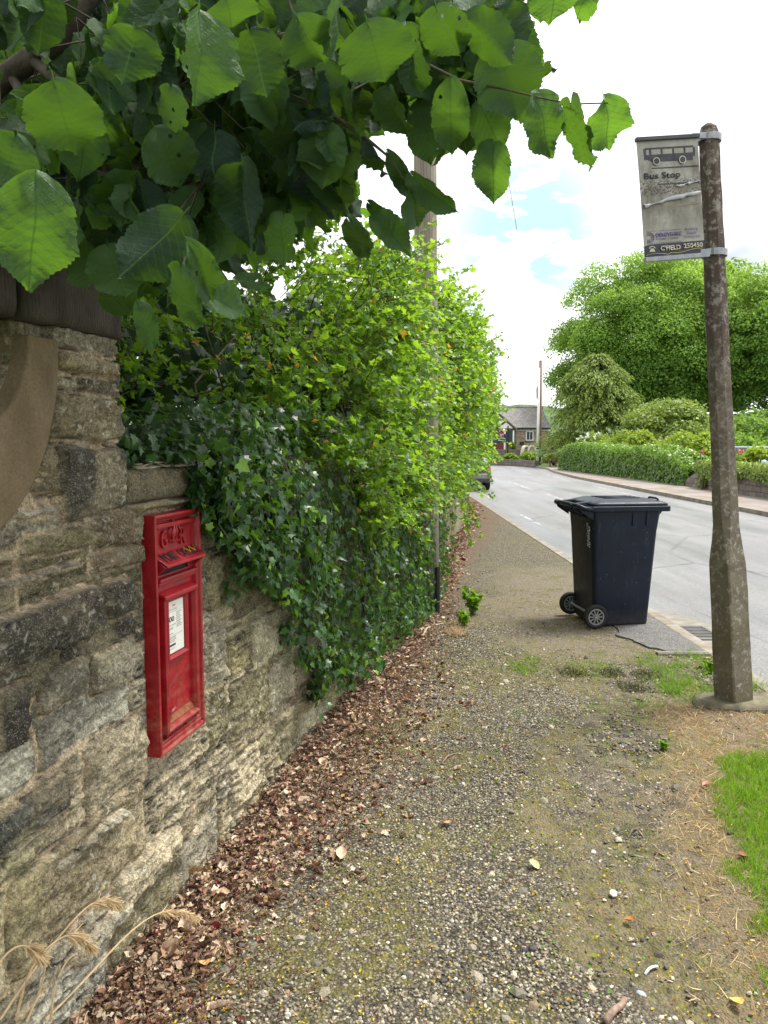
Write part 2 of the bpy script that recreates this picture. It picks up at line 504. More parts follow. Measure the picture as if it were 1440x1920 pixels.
mb = MB(); mb.add(V, [(2 * i, 2 * i + 1, 2 * i + 3, 2 * i + 2) for i in range(len(Rr) - 1)])
tag(mb.build('road', M['road'], fix=False), kind='structure')

# worn painted lines on the road
tm = NT('worn_line'); p = tm.geo()
fac = tm.mr(tm.noise(p, 9, 5, 0.7), 0.46, 0.62)
br = tm.pbr(tm.mix(0.25, (0.62, 0.62, 0.6), (0.35, 0.35, 0.35)), 0.6)
tr = tm.n('ShaderNodeBsdfTransparent').outputs[0]
mx = tm.n('ShaderNodeMixShader'); tm.set(mx.inputs[0], fac); tm.set(mx.inputs[1], tr); tm.set(mx.inputs[2], br)
M['line'] = tm.end(mx.outputs[0])
mb = MB()
def strip(x0, y0, x1, y1, w, z):
    d = Vector((x1 - x0, y1 - y0, 0)).normalized(); s = Vector((-d.y, d.x, 0)) * w / 2
    a, b = Vector((x0, y0, z)), Vector((x1, y1, z))
    mb.add([a - s, b - s, b + s, a + s], [(0, 1, 2, 3)])
for y in (14.5, 21): strip(2.95, y, 2.95, y + 2.0, 0.08, ZR + 0.004)
for y in (17.5, 24.5): strip(4.75, y, 4.85, y + 5.5, 0.08, ZR + 0.004)
strip(7.25, 21, 7.3, 27, 0.08, ZR + 0.004); strip(7.3, 30, 7.55, 36, 0.08, ZR + 0.004)
tag(mb.build('road_markings', M['line'], fix=False), kind='structure')

# near pavement: one finely divided sheet; the zones are stains and surfacing with shapes of their own
X0, X1, Y0, Y1 = -2.2, 2.36, 0.6, 30.0
ys = [Y0]
while ys[-1] < Y1: ys.append(ys[-1] + 0.016 + 0.0045 * max(0, ys[-1] - 1.5) ** 1.35)
ys = np.array(ys); xs = np.linspace(X0, X1, 230)
GX, GY = np.meshgrid(xs, ys, indexing='ij')
lawn_edge = lambda y: np.interp(y, [0.5, 1.9, 2.2, 2.56, 2.92, 3.58, 3.75], [1.04, 1.10, 1.16, 1.23, 1.32, 1.55, 1.75])
def zones(x, y):
    n1 = fbm(x * 3.1, y * 3.1, 3); n2 = fbm(x * 11, y * 11, 9); n3 = fbm(x * 1.3, y * 1.3, 21)
    le = lawn_edge(np.minimum(y, 3.75))
    dirt_x = np.interp(y, [0.5, 2.0, 2.6, 3.6, 4.6, 5.2, 5.8], [0.55, 0.62, 0.7, 0.85, 1.15, 1.5, 2.6])
    soil = sstep(-0.16, 0.16, x - dirt_x + (n1 - 0.5) * 0.7 + (n2 - 0.5) * 0.3) * (1 - sstep(5.0, 5.6, y + (n1 - .5)))
    brown = sstep(-0.26, -0.06, x - le + (n1 - 0.5) * 0.3 + (n2 - .5) * .15) * (y < 4.6)
    brown = np.maximum(brown, 0.9 * sstep(0.6, 0.72, n1 * 0.6 + n2 * 0.4) * (soil > 0.3))
    ap = sum(in_poly(x + (n1 - .5) * .7 + ox_, y + (n2 - .5) * .7 + oy_, [(1.0, 7.5), (1.35, 9.0), (2.0, 9.4), (2.4, 9.4), (2.4, 7.2), (2.05, 6.2), (2.3, 5.6), (1.85, 5.15), (1.15, 5.4), (0.95, 6.2)]) * 1.0 for ox_, oy_ in ((-.18, 0), (.18, 0), (0, -.3), (0, .3), (-.1, -.15), (.1, .15), (-.1, .15), (.1, -.15), (0, 0), (.27, .1), (-.27, -.1), (.05, .45))) / 12
    apron = ap * 1.0
    mossb = sstep(0.46, 0.62, n1 * 0.65 + n2 * 0.35 + 0.25 * np.exp(-((x - 1.3) ** 2 / 0.25 + (y - 5.2) ** 2 / 0.12)))
    moss = mossb * (1 - 0.6 * sstep(6, 9, y))
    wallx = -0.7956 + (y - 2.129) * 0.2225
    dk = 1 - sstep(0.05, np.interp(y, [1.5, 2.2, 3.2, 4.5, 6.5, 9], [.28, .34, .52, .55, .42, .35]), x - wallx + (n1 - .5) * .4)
    return soil, brown, apron, moss, dk, n1, n2
so_, br_, ap_, mo_, dk_, n1, n2 = zones(GX, GY)
Z = (fbm(GX * 2.2, GY * 2.2, 5) - 0.5) * 0.03 * sstep(0.5, 3, GY * 0 + 2) + (fbm(GX * 40, GY * 40, 6, 3) - 0.5) * 0.006
Z += so_ * (fbm(GX * 14, GY * 14, 8) - 0.5) * 0.03 - 0.004
flat = sstep(2.1, 2.36, GX); Z = Z * (1 - flat) - 0.004 * flat
Z -= 0.012 * (1 - sstep(0, 0.1, GX * 0 + 1))
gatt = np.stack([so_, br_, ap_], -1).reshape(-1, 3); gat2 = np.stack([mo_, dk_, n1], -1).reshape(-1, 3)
def path_mat():
    t = NT('gravel_path'); p = t.geo()
    a = t.n('ShaderNodeSeparateColor', {'Color': t.attr('zone')}); b = t.n('ShaderNodeSeparateColor', {'Color': t.attr('zone2')})
    soil, brown, apron = a.outputs[0], a.outputs[1], a.outputs[2]; moss, dark = b.outputs[0], b.outputs[1]
    v = t.vor(p, 105); v2 = t.vor(p, 62)
    g = t.ramp(v.outputs['Color'], [(0.0, (0.03, 0.027, 0.022)), (0.35, (0.115, 0.1, 0.075)), (0.7, (0.25, 0.22, 0.165)), (0.93, (0.45, 0.41, 0.33)), (1.0, (0.6, 0.56, 0.48))])
    gap = t.mr(v.outputs['Distance'], 0.3, 0.7); g = t.mix(t.math('MULTIPLY', gap, 0.9), g, (0.022, 0.019, 0.014))
    fine = t.noise(p, 300, 3); fine2 = t.noise(p, 40, 4)
    sc = t.mix(t.mr(fine2, 0.3, 0.7), (0.075, 0.062, 0.042), (0.2, 0.168, 0.118)); sc = t.mix(t.mr(fine, 0.45, 0.7, 0, 0.6), sc, (0.2, 0.17, 0.12))
    g = t.mix(1.0, g, (.96, .95, .88), 'MULTIPLY'); c = t.mix(t.math('MULTIPLY', soil, 0.7), g, sc)
    c = t.mix(t.math('MULTIPLY', t.mr(t.noise(p, 9, 6, .68), .46, .58, 0, .7), soil), c, (0.045, 0.039, 0.03))
    c = t.mix(t.math('MULTIPLY', t.mr(t.noise(p, 3.2, 5, .65), .5, .66, 0, .45), t.math('SUBTRACT', 1.0, soil)), c, (0.075, 0.064, 0.045))
    mc = t.mix(t.mr(fine2, 0.3, 0.7), (0.06, 0.064, 0.012), (0.19, 0.17, 0.035))
    c = t.mix(t.math('MULTIPLY', moss, t.mr(t.noise(p, 28, 4), .4, .62, 0.05, .75)), c, mc)
    bc = t.mix(t.mr(t.noise(p, 90, 4), 0.3, 0.7), (0.1, 0.075, 0.045), (0.3, 0.23, 0.135)); c = t.mix(t.math('MULTIPLY', brown, 0.42), c, bc)
    apc = t.mix(t.mr(t.noise(p, 55, 4), 0.3, 0.7), (0.095, 0.08, 0.057), (0.22, 0.187, 0.135)); apc = t.mix(t.mr(t.noise(p, 5, 4), 0.52, 0.66), apc, (0.11, 0.105, 0.035)); c = t.mix(t.math('MULTIPLY', apron, 0.8), c, apc)
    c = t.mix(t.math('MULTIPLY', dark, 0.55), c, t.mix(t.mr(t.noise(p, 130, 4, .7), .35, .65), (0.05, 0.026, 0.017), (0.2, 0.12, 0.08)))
    h = t.math('ADD', t.math('MULTIPLY', v.outputs['Distance'], -1.0), t.math('MULTIPLY', fine, 0.5))
    return t.end(t.pbr(c, 0.85, 0.25, t.bump(h, 0.8, 0.012)))
M['path'] = path_mat()
V = np.stack([GX, GY, Z], -1).reshape(-1, 3)
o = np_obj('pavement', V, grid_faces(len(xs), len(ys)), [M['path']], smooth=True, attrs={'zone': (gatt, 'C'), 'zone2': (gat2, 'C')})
tag(o, kind='structure')

# kerb stones: a row of pale concrete kerbs with joints
tk = NT('kerb_concrete'); p = tk.geo()
jn = tk.mr(tk.math('ABSOLUTE', tk.math('SUBTRACT', tk.math('FRACT', tk.math('DIVIDE', tk.n('ShaderNodeSeparateXYZ', {'Vector': p}).outputs[1], 0.91)), 0.5)), 0.485, 0.495)
kc = tk.mix(tk.mr(tk.noise(p, 5, 5), 0.3, 0.7), (0.14, 0.122, 0.098), (0.30, 0.275, 0.23)); kc = tk.mix(tk.mr(tk.noise(p, 120, 3), 0.4, 0.65, 0, 0.5), kc, (0.14, 0.12, 0.09))
kc = tk.mix(jn, kc, (0.05, 0.045, 0.04))
M['kerb'] = tk.end(tk.pbr(kc, 0.85, 0.25, tk.bump(tk.noise(p, 150, 3), 0.4, 0.004)))
mb = MB()
mb.box((2.36, 0.5, -0.15), (2.47, 30.0, 0.006))
o = mb.build('kerb', M['kerb'], bevel=0.012); tag(o, kind='structure')
# far pavement + kerb following the road edge
FR = resample([(8.05, -2), (8.05, 20), (8.0, 32), (8.35, 38), (8.9, 42), (8.75, 44.5)], 40)
dirn = np.gradient(FR, axis=0); dirn /= np.linalg.norm(dirn, axis=1, keepdims=True); nrm = np.stack([dirn[:, 1], -dirn[:, 0]], 1)
mb = MB(); P0 = FR; P1 = FR + nrm * 0.14
mb.loft([[(a[0], a[1], -0.15), (a[0], a[1], 0.045), (b[0], b[1], 0.05), (b[0], b[1], -0.15)] for a, b in zip(P0, P1)])
tag(mb.build('far_kerb', M['kerb']), kind='structure')
tp = NT('far_pavement'); p = tp.geo()
c = tp.mix(tp.mr(tp.noise(p, 1.2, 5), 0.3, 0.7), (0.16, 0.14, 0.13), (0.27, 0.235, 0.21)); c = tp.mix(tp.mr(tp.noise(p, 120, 2), 0.45, 0.7, 0, 0.5), c, (0.08, 0.07, 0.06))
c = tp.mix(tp.mr(tp.noise(tp.mapv(p, (2.5, 0.4, 1)), 1.1, 4), 0.53, 0.68, 0, 0.8), c, (0.2, 0.125, 0.07))
M['farpave'] = tp.end(tp.pbr(c, 0.85, 0.2, tp.bump(tp.noise(p, 90, 3), 0.4, 0.005)))
mb = MB(); P2 = FR + nrm * 3.2
mb.add([(a[0], a[1], 0.046) for a in P1] + [(a[0], a[1], 0.05) for a in P2], [(i, i + 40, i + 41, i + 1) for i in range(39)])
tag(mb.build('far_pavement', M['farpave'], fix=False), kind='structure')
# dark tarmac patch by the drain and its concrete edging
tt = NT('patch_tarmac'); p = tt.geo(); v = tt.vor(p, 120)
c = tt.mix(tt.mr(tt.noise(p, 9, 4), 0.3, 0.7), (0.085, 0.08, 0.074), (0.15, 0.142, 0.13)); c = tt.mix(0.45, c, tt.ramp(v.outputs['Color'], [(0, 0.02), (0.6, 0.1), (1, 0.34)]))
M['patch'] = tt.end(tt.pbr(c, 0.8, 0.3, tt.bump(v.outputs['Distance'], 0.7, 0.008)))
pp = [(1.86, 6.02), (1.96, 5.74), (2.1, 5.55), (2.355, 5.5), (2.355, 7.0), (2.2, 6.8), (1.95, 6.45)]
pts = []
for i in range(len(pp)):
    a = np.array(pp[i]); b = np.array(pp[(i + 1) % len(pp)])
    for k in range(8):
        q = a + (b - a) * k / 8; j = 0.03 if q[0] < 2.3 else 0
        pts.append((q[0] + (vnoise(q[0] * 9, q[1] * 9, 4) - .5) * j * 2, q[1] + (vnoise(q[0] * 9, q[1] * 9, 5) - .5) * j * 2))
c0 = np.mean(pts, axis=0); n = len(pts)
mb = MB(); mb.add([(x, y, 0.007) for x, y in pts] + [(c0[0], c0[1], 0.016)] + [(x, y, -0.05) for x, y in pts], [(i, (i + 1) % n, n) for i in range(n)] + [(i, n + 1 + i, n + 1 + (i + 1) % n, (i + 1) % n) for i in range(n)])
tag(mb.build('tarmac_patch', M['patch']), kind='structure')
mb = MB(); mb.box((1.98, 5.44, -0.05), (2.36, 5.5, 0.018)); tag(mb.build('edging_strip', M['kerb'], bevel=0.008), kind='structure')
# verge soil sheet under the lawn belongs to the pavement sheet; broken road edge round the gully
mb = MB()
pts = [(2.475, 5.75), (2.56, 5.7), (2.72, 5.95), (2.84, 6.3), (2.8, 6.75), (2.66, 7.1), (2.475, 7.25)]
mb.add([(x, y, ZR + 0.004) for x, y in pts], [tuple(range(len(pts)))])
tag(mb.build('gully_apron', plain('gully_concrete', (0.19, 0.175, 0.15), 0.85, 0.2, var=0.3, scale=9), fix=False), kind='structure')
iron = plain('cast_iron', (0.13, 0.125, 0.12), 0.55, 0.5, 0.4)
gr = empty('drain_grate', (2.5, 6.05, ZR + 0.005), 'rusty iron drain grate with slots beside the kerb behind the bin', 'drain')
mb = MB(); w_, l_ = 0.24, 0.46
for a, b in (((0, 0, -.02), (w_, .03, .012)), ((0, l_ - .03, -.02), (w_, l_, .012)), ((0, .03, -.02), (.025, l_ - .03, .012)), ((w_ - .025, .03, -.02), (w_, l_ - .03, .012))): mb.box(a, b)
mb.build('frame', iron, gr, bevel=0.003)
mb = MB()
for k in range(8):
    y = 0.05 + k * 0.05; mb.box((.025, y, -.018), (w_ - .025, y + .022, .009))
mb.build('grating', iron, gr)
mb = MB(); mb.add([(.02, .025, -.012), (w_ - .02, .025, -.012), (w_ - .02, l_ - .02, -.012), (.02, l_ - .02, -.012)], [(0, 1, 2, 3)]); mb.build('sump', plain('sump_black', (0.01, 0.01, 0.01), 0.9), gr, fix=False)

# ------------------------------------------------------------------ the stone wall
PAL = {'buff': (0.25, 0.21, 0.138), 'dark': (0.062, 0.058, 0.05), 'lich': (0.40, 0.385, 0.33), 'brown': (0.155, 0.12, 0.08),
       'grey': (0.28, 0.255, 0.20), 'green': (0.215, 0.19, 0.115), 'pale': (0.40, 0.345, 0.25), 'ochre': (0.28, 0.245, 0.14), 'blue': (0.1, 0.1, 0.098)}
MORTAR = np.array((0.47, 0.38, 0.275))
# surveyed stones: top-left pixel, bottom-right pixel, colour, how proud, bedding strength
SURV = [((99, 640), (214, 703), 'buff', .034, .25), ((72, 722), (213, 818), 'buff', .036, .2), ((98, 826), (225, 955), 'dark', .04, .15),
        ((27, 918), (89, 922), 'lich', .022, .5), ((23, 945), (96, 958), 'lich', .025, .5), ((38, 868), (72, 888), 'buff', .02, .4),
        ((163, 966), (268, 1010), 'brown', .035, .3), ((33, 995), (158, 1022), 'green', .03, .4), ((160, 1034), (268, 1051), 'brown', .034, .3),
        ((-30, 1085), (147, 1060), 'lich', .03, 1.0), ((-60, 1160), (178, 1182), 'dark', .06, .3), ((184, 1088), (242, 1146), 'dark', .05, .2),
        ((70, 1262), (160, 1300), 'grey', .028, .3), ((-20, 1292), (48, 1392), 'dark', .04, .2), ((165, 1228), (250, 1268), 'grey', .03, .5),
        ((-60, 1565), (123, 1517), 'blue', .03, .5), ((100, 1625), (228, 1540), 'grey', .04, 1.2), ((207, 1662), (330, 1608), 'pale', .04, .9),
        ((130, 1790), (233, 1720), 'grey', .05, 1.0), ((246, 1095), (268, 1180), 'brown', .02, .3),
        ((383, 960), (425, 1020), 'grey', .02, .3), ((383, 1045), (428, 1135), 'green', .024, .4), ((432, 1072), (528, 1118), 'green', .026, .3), ((466, 1172), (539, 1212), 'grey', .026, .4),
        ((424, 1195), (462, 1252), 'ochre', .03, 1.3), ((426, 1290), (496, 1338), 'green', .026, .4), ((498, 1255), (545, 1306), 'grey', .026, .4),
        ((550, 1180), (620, 1225), 'grey', .026, .3), ((385, 1180), (420, 1275), 'grey', .024, .7), ((385, 1300), (420, 1390), 'green', .024, .9), ((425, 1440), (480, 1480), 'pale', .03, .8)]
stones = []
for (a, b, c, pr, sd) in SURV:
    u0, z1 = wall_uz(*a); u1, z0 = wall_uz(*b); stones.append((u0, u1, z0, z1, c, pr, sd))
bu0, bu1, bz0, bz1 = 0.226, 0.538, 0.552, 1.318
stones.append((bu0 - .06, bu1 + .08, bz1 + .012, bz1 + .05, 'green', .045, .3))       # thin lintel over the letter box
nS = len(stones)
r2 = np.random.default_rng(5)
z = -0.06
while z < 1.95:
    hgt = r2.choice([0.06, 0.09, 0.12, 0.16, 0.21, 0.26], p=[.12, .18, .22, .22, .16, .1]); u = -1.6 + r2.uniform(0, .2)
    if z > 1.5: hgt = 0.12
    while u < 18:
        Ln = r2.uniform(0.18, 0.5) * (.8 + hgt * 2) * (1.25 if u > 0.6 else 1)
        if hgt > 0.11 and r2.random() < 0.22:
            hm = hgt * r2.uniform(.35, .65); parts = [(z, z + hm), (z + hm, z + hgt)]
        else: parts = [(z, z + hgt)]
        for (za, zb) in parts:
            low = za < 0.75
            cs = ['pale', 'grey', 'grey', 'buff', 'green', 'lich', 'pale'] if low else ['buff', 'grey', 'green', 'brown', 'green', 'dark', 'grey']
            if u > 0.75: cs = ['grey', 'green', 'brown', 'buff', 'grey', 'green', 'pale']
            stones.append((u, u + Ln, za, zb, cs[r2.integers(len(cs))], r2.uniform(.004, .022), r2.choice([.5, .9, 1.2, 1.5]) if low else r2.choice([.2, .4, .7])))
        u += Ln
    z += hgt

def wall_field(U, Zg, fine=1.0):
    """Relief and colour of the masonry at (U, Z)."""
    U2 = U + (fbm(U * 9, Zg * 9, 31, 3) - .5) * .035; Z2 = Zg + (fbm(U * 7, Zg * 11, 32, 3) - .5) * .03 + (vnoise(U * 1.6, Zg * .5, 33) - .5) * .05
    best = np.full(U.shape, -1.0); sid = np.full(U.shape, -1, int); claimed = np.zeros(U.shape, bool)
    order = list(range(nS)) + list(range(nS, len(stones)))
    for i in order:
        u0, u1, z0, z1, c, pr, sd = stones[i]
        if u1 < U.min() - .05 or u0 > U.max() + .05 or z1 < Zg.min() - .05 or z0 > Zg.max() + .05: continue
        sel = (U > u0 - .06) & (U < u1 + .06) & (Zg > z0 - .06) & (Zg < z1 + .06)
        if not sel.any(): continue
        uu = U2[sel]; zz = Z2[sel]; g = 0.004 if i < nS else 0.007
        r = min(.016, .3 * min(u1 - u0, z1 - z0))
        qx = np.maximum(np.abs(uu - (u0 + u1) / 2) - (u1 - u0) / 2 + r + g, -1); qz = np.maximum(np.abs(zz - (z0 + z1) / 2) - (z1 - z0) / 2 + r + g, -1)
        d = r - (np.hypot(np.maximum(qx, 0), np.maximum(qz, 0)) + np.minimum(np.maximum(qx, qz), 0))
        cur = best[sel]; cl = claimed[sel]
        ok = (d > cur) & ((~cl) | (i < nS))
        cur[ok] = d[ok]; best[sel] = cur
        s = sid[sel]; s[ok] = i; sid[sel] = s
        if i < nS:
            k = claimed[sel]; k |= d > -.007; claimed[sel] = k
            b = best[sel]; w = (d > -.007) & (s == i); b[w] = d[w]; best[sel] = b
    inside = sstep(-0.001, 0.008, best); dome = sstep(0.0, 0.05, best)
    pr = np.array([s[5] for s in stones]); sd = np.array([s[6] for s in stones]); cc = np.array([PAL[s[4]] for s in stones])
    si = np.maximum(sid, 0); rnd = _h(si, si * 0 + 7, 3)
    tilt = (vnoise(si * 7.3, si * 0 + .5, 2) - .5) * .5
    zst = Zg + tilt * (U - .5) * 0.2
    bed = fbm(U * 3.5 + rnd * 40, zst * 55 + rnd * 9, 41, 3); bed = np.abs(bed - .5) * 2; ledge = np.floor(fbm(U * 5 + rnd * 30, zst * 26, 42, 3) * 7) / 7
    rough = fbm(U * 26, Zg * 26, 43, 5) - .5; pits = np.abs(fbm(U * 38, Zg * 48, 51, 4) - .5) * 2
    crk = np.abs(fbm(U * 4.5 + rnd * 50, zst * 34 + rnd * 13, 52, 4) - .5); crack = sstep(.022, .004, crk) * np.clip(sd[si], 0, 1.2) * inside
    hs = pr[si] * (.8 + .2 * dome) + sd[si] * (ledge - .5) * .024 + sd[si] * (bed - .2) * .012 + rough * .03 - sstep(.12, .0, pits) * .006 - crack * .011
    hm = -.001 + (fbm(U * 20, Zg * 20, 44, 4) - .5) * .02
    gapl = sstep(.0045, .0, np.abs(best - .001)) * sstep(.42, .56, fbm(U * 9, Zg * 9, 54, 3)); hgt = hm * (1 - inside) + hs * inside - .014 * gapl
    patch = sstep(.40, .56, fbm(U * 6 + rnd * 9, Zg * 7, 53, 5))[..., None]; lum = cc[si].sum(-1, keepdims=True); body = np.where(lum < .36, cc[si] * patch + np.array((.20, .175, .125)) * (1 - patch), cc[si] * (.86 + .28 * patch))
    col = body * (.78 + .44 * rnd)[..., None]
    blot = fbm(U * 8 + rnd * 20, Zg * 8, 45, 4)
    col = col * (.72 + .56 * blot)[..., None]
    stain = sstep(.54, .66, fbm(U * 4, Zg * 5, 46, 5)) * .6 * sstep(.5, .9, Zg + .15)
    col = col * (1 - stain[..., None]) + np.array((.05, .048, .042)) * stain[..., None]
    col = col * (1 - .8 * crack)[..., None]
    streak = sd[si] * sstep(.15, .0, bed) * .35; col = col * (1 - np.clip(streak, 0, .6))[..., None]
    col = col * (1.0 + .25 * sd[si] * (ledge - .5))[..., None]
    mc = MORTAR * (.62 + .7 * fbm(U * 14, Zg * 14, 47, 4))[..., None]
    mc = np.where((U > .55)[..., None], mc * np.array((.78, .85, .85)), mc)
    col = mc * (1 - inside)[..., None] + col * inside[..., None]
    col = col * (1 - .72 * gapl)[..., None]  # joint shadow painted into the colour along the stone edges
    crk2 = np.abs(fbm(U * 14 + rnd * 30, zst * 60 + rnd * 5, 55, 3) - .5); col = col * (1 - .5 * sstep(.03, .0, crk2) * inside * np.clip(sd[si], .2, 1.2))[..., None]
    lich = sstep(.68, .74, fbm(U * 75, Zg * 75, 48, 3)) * sstep(.4, .6, fbm(U * 3, Zg * 3, 49, 3)) * .7
    col = col * (1 - lich[..., None]) + np.array((.5, .49, .43)) * lich[..., None]
    green = sstep(.5, .75, fbm(U * 2.3, Zg * 2.0, 50, 4)) * .22; col = col * (1 - green[..., None]) + col * np.array((.82, 1.0, .5)) * green[..., None]
    col = col * np.array((1.0, .985, .90))
    return hgt, np.clip(col * (1.1 + .26 * sstep(1.0, .5, Zg))[..., None], .01, .8)  # colour made lighter towards the wall foot

def stone_mat():
    t = NT('wall_stone'); p = t.pos(); c = t.attr('col')
    n = t.noise(p, 60, 6, .75); n2 = t.n('ShaderNodeSeparateColor', {'Color': t.vor(p, 360).outputs['Color']}).outputs[0]; n3 = t.vor(p, 120)
    c = t.mix(1.0, c, t.ramp(n, [(0.28, 0.38), (0.5, 0.95), (0.74, 1.65)]), 'MULTIPLY')
    c = t.mix(t.mr(n2, .8, .96, 0, .42), c, (0.5, 0.47, 0.4)); c = t.mix(t.mr(n2, .04, .2, .5, 0), c, (0.03, 0.027, 0.022)); c = t.mix(t.mr(n3.outputs['Distance'], .45, .8, 0, .35), c, (0.05, 0.045, 0.036))
    h = t.math('ADD', n, t.math('ADD', t.math('MULTIPLY', n2, .12), t.math('MULTIPLY', n3.outputs['Distance'], -.35)))
    return t.end(t.pbr(c, .92, .15, t.bump(h, .85, .014)))
M['stone'] = stone_mat()
wall = empty('stone_wall', tuple(WA + WD * .6), 'old buff stone retaining wall with raised pier, running beside the gravel path', 'wall')
wall.location = (0, 0, 0)
TOP = 1.46; UP = .118
def relief(name, us, zs, hole=None, thick=.38, top=True, parent=None, fade=None):
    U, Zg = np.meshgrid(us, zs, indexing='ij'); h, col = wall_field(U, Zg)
    if fade is not None: h = fade(U, Zg, h)
    V = wpt(U, Zg, h).reshape(-1, 3); Fc = grid_faces(len(us), len(zs)); C_ = col.reshape(-1, 3)
    if hole is not None:
        cu = U.reshape(-1)[Fc].mean(1); cz = Zg.reshape(-1)[Fc].mean(1)
        Fc = Fc[~((cu > hole[0]) & (cu < hole[1]) & (cz > hole[2]) & (cz < hole[3]))]
    nu, nv = len(us), len(zs); base = len(V)
    tb = wpt(us, np.full(nu, zs[-1]), np.full(nu, -thick)); ti = np.arange(nu) * nv + nv - 1
    rb = wpt(np.full(nv, us[-1]), zs, np.full(nv, -thick)); ri = (nu - 1) * nv + np.arange(nv)
    lb = wpt(np.full(nv, us[0]), zs, np.full(nv, -thick)); li = np.arange(nv)
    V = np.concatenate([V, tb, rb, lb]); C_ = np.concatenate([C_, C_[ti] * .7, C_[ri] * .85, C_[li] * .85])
    a = base + np.arange(nu); F2 = np.stack([ti[:-1], ti[1:], a[1:], a[:-1]], 1)
    b = base + nu + np.arange(nv); F3 = np.stack([ri[:-1], b[:-1], b[1:], ri[1:]], 1)
    c = base + nu + nv + np.arange(nv); F4 = np.stack([li[:-1], li[1:], c[1:], c[:-1]], 1)
    bk = np.array([[a[0], a[-1], b[0], c[0]]])
    return np_obj(name, V, [np.concatenate([Fc, F2, F3, F4, bk])], [M['stone']], parent, smooth=True, attrs={'col': (C_, 'C')})
us = np.concatenate([np.arange(-1.5, -.55, .016), np.arange(-.55, 1.6, .0062), np.arange(1.6, 3.0, .010), np.arange(3.0, 5.3, .022)])
zs = np.concatenate([np.arange(-.05, 1.2, .0062), np.linspace(1.2, 1.345, 24)])
def fade_box(U, Zg, h):   # stones are cut back round the letter box
    d = np.maximum(np.maximum(bu0 - U, U - bu1), np.maximum(bz0 - Zg, Zg - bz1)); d2 = np.clip(d, -1, .02)
    w = 1 - sstep(.005, .034, d); return h * (1 - w) + (-.004 + .006 * fbm(U * 12, Zg * 12, 57, 3)) * w
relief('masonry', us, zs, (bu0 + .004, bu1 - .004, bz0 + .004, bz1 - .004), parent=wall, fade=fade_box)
# pier: raised part of the wall
zp = np.arange(1.345, 1.835, .0062)
def arch_cut(U, Zg, h):
    return h
uo, zo = -.55, 1.80
def ell(rx, rz, n=40): return [(uo + rx * math.cos(a), zo - rz * math.sin(a)) for a in np.linspace(0, math.pi, n)]
up_ = np.arange(-1.5, UP, .0075)
Up, Zp = np.meshgrid(up_, zp, indexing='ij')
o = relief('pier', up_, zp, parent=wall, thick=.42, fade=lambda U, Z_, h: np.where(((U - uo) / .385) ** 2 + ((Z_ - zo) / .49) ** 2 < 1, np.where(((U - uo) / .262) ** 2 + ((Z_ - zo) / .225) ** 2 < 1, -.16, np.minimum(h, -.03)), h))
# wall beside the box up to its coping
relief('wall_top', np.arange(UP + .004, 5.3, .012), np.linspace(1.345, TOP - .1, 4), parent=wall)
# coping stones
def rough_block(u0, u1, z0, z1, n0, n1, seed, col, amp=.006, su=.012):
    nu = max(4, int((u1 - u0) / su)); nz = max(4, int((z1 - z0) / su)); us = np.linspace(u0, u1, nu); zs = np.linspace(z0, z1, nz)
    U, Zg = np.meshgrid(us, zs, indexing='ij')
    e = np.minimum(np.minimum(U - u0, u1 - U), np.minimum(Zg - z0, z1 - Zg)); n = n1 - .014 * (1 - sstep(0, .02, e)) + (fbm(U * 30 + seed, Zg * 30, seed, 4) - .5) * amp * 2
    V = wpt(U, Zg, n).reshape(-1, 3); c = np.array(col) * (.6 + .8 * fbm(U * 9 + seed, Zg * 9, seed + 3, 5))[..., None]; C_ = c.reshape(-1, 3)
    B = len(V); idx = np.arange(nu * nz).reshape(nu, nz); per = np.concatenate([idx[:, 0], idx[-1, 1:], idx[-2::-1, -1], idx[0, -2:0:-1]])
    pu = U.reshape(-1)[per]; pz = Zg.reshape(-1)[per]; V = np.concatenate([V, wpt(pu, pz, np.full(len(per), n0))]); C_ = np.concatenate([C_, C_[per]])
    k = np.arange(len(per)); k2 = (k + 1) % len(per)
    return V, grid_faces(nu, nz), np.stack([per[k2], per[k], B + k, B + k2], 1), C_
def blocks(name, lst, parent, mat):
    Vs, F1, C_, b = [], [], [], 0
    for a in lst:
        V, f, g, c = rough_block(*a); Vs.append(V); F1 += [f + b, g + b]; C_.append(c); b += len(V)
    return np_obj(name, np.concatenate(Vs), [np.concatenate(F1)], [mat], parent, smooth=True, attrs={'col': (np.concatenate(C_), 'C')})
cop = []; u = UP + .006
for k, L_ in enumerate([.405, .5, .46, .52, .44, .5, .48, .5, .45, .5, .5]):
    cop.append((u + .004, u + L_ - .004, TOP - .098 + .004 * (k % 2), TOP, -.34, .024, 60 + k, (0.17, 0.145, 0.09))); u += L_
blocks('coping', cop, wall, M['stone'])
# dark tooled cap on the pier
tcap = NT('tooled_stone'); p = tcap.pos()
q = tcap.n('ShaderNodeSeparateXYZ', {'Vector': p}); al = tcap.math('ADD', tcap.math('MULTIPLY', q.outputs[0], WD[0]), tcap.math('MULTIPLY', q.outputs[1], WD[1]))
wob = tcap.noise(tcap.mapv(p, (8, 8, 2)), 3, 4); s_ = tcap.math('SINE', tcap.math('ADD', tcap.math('MULTIPLY', al, 620.0), tcap.math('MULTIPLY', wob, 16.0)))
cc = tcap.mix(tcap.mr(s_, -1, 1), (0.07, 0.06, 0.05), (0.092, 0.079, 0.067)); cc = tcap.mix(tcap.mr(tcap.noise(p, 9, 5), .35, .65, 0, .7), cc, (0.03, 0.024, 0.02))
M['tooled'] = tcap.end(tcap.pbr(cc, .85, .2, tcap.bump(tcap.math('ADD', tcap.math('MULTIPLY', s_, .16), tcap.math('MULTIPLY', tcap.noise(p, 110, 5), 1.5)), .5, .007)))
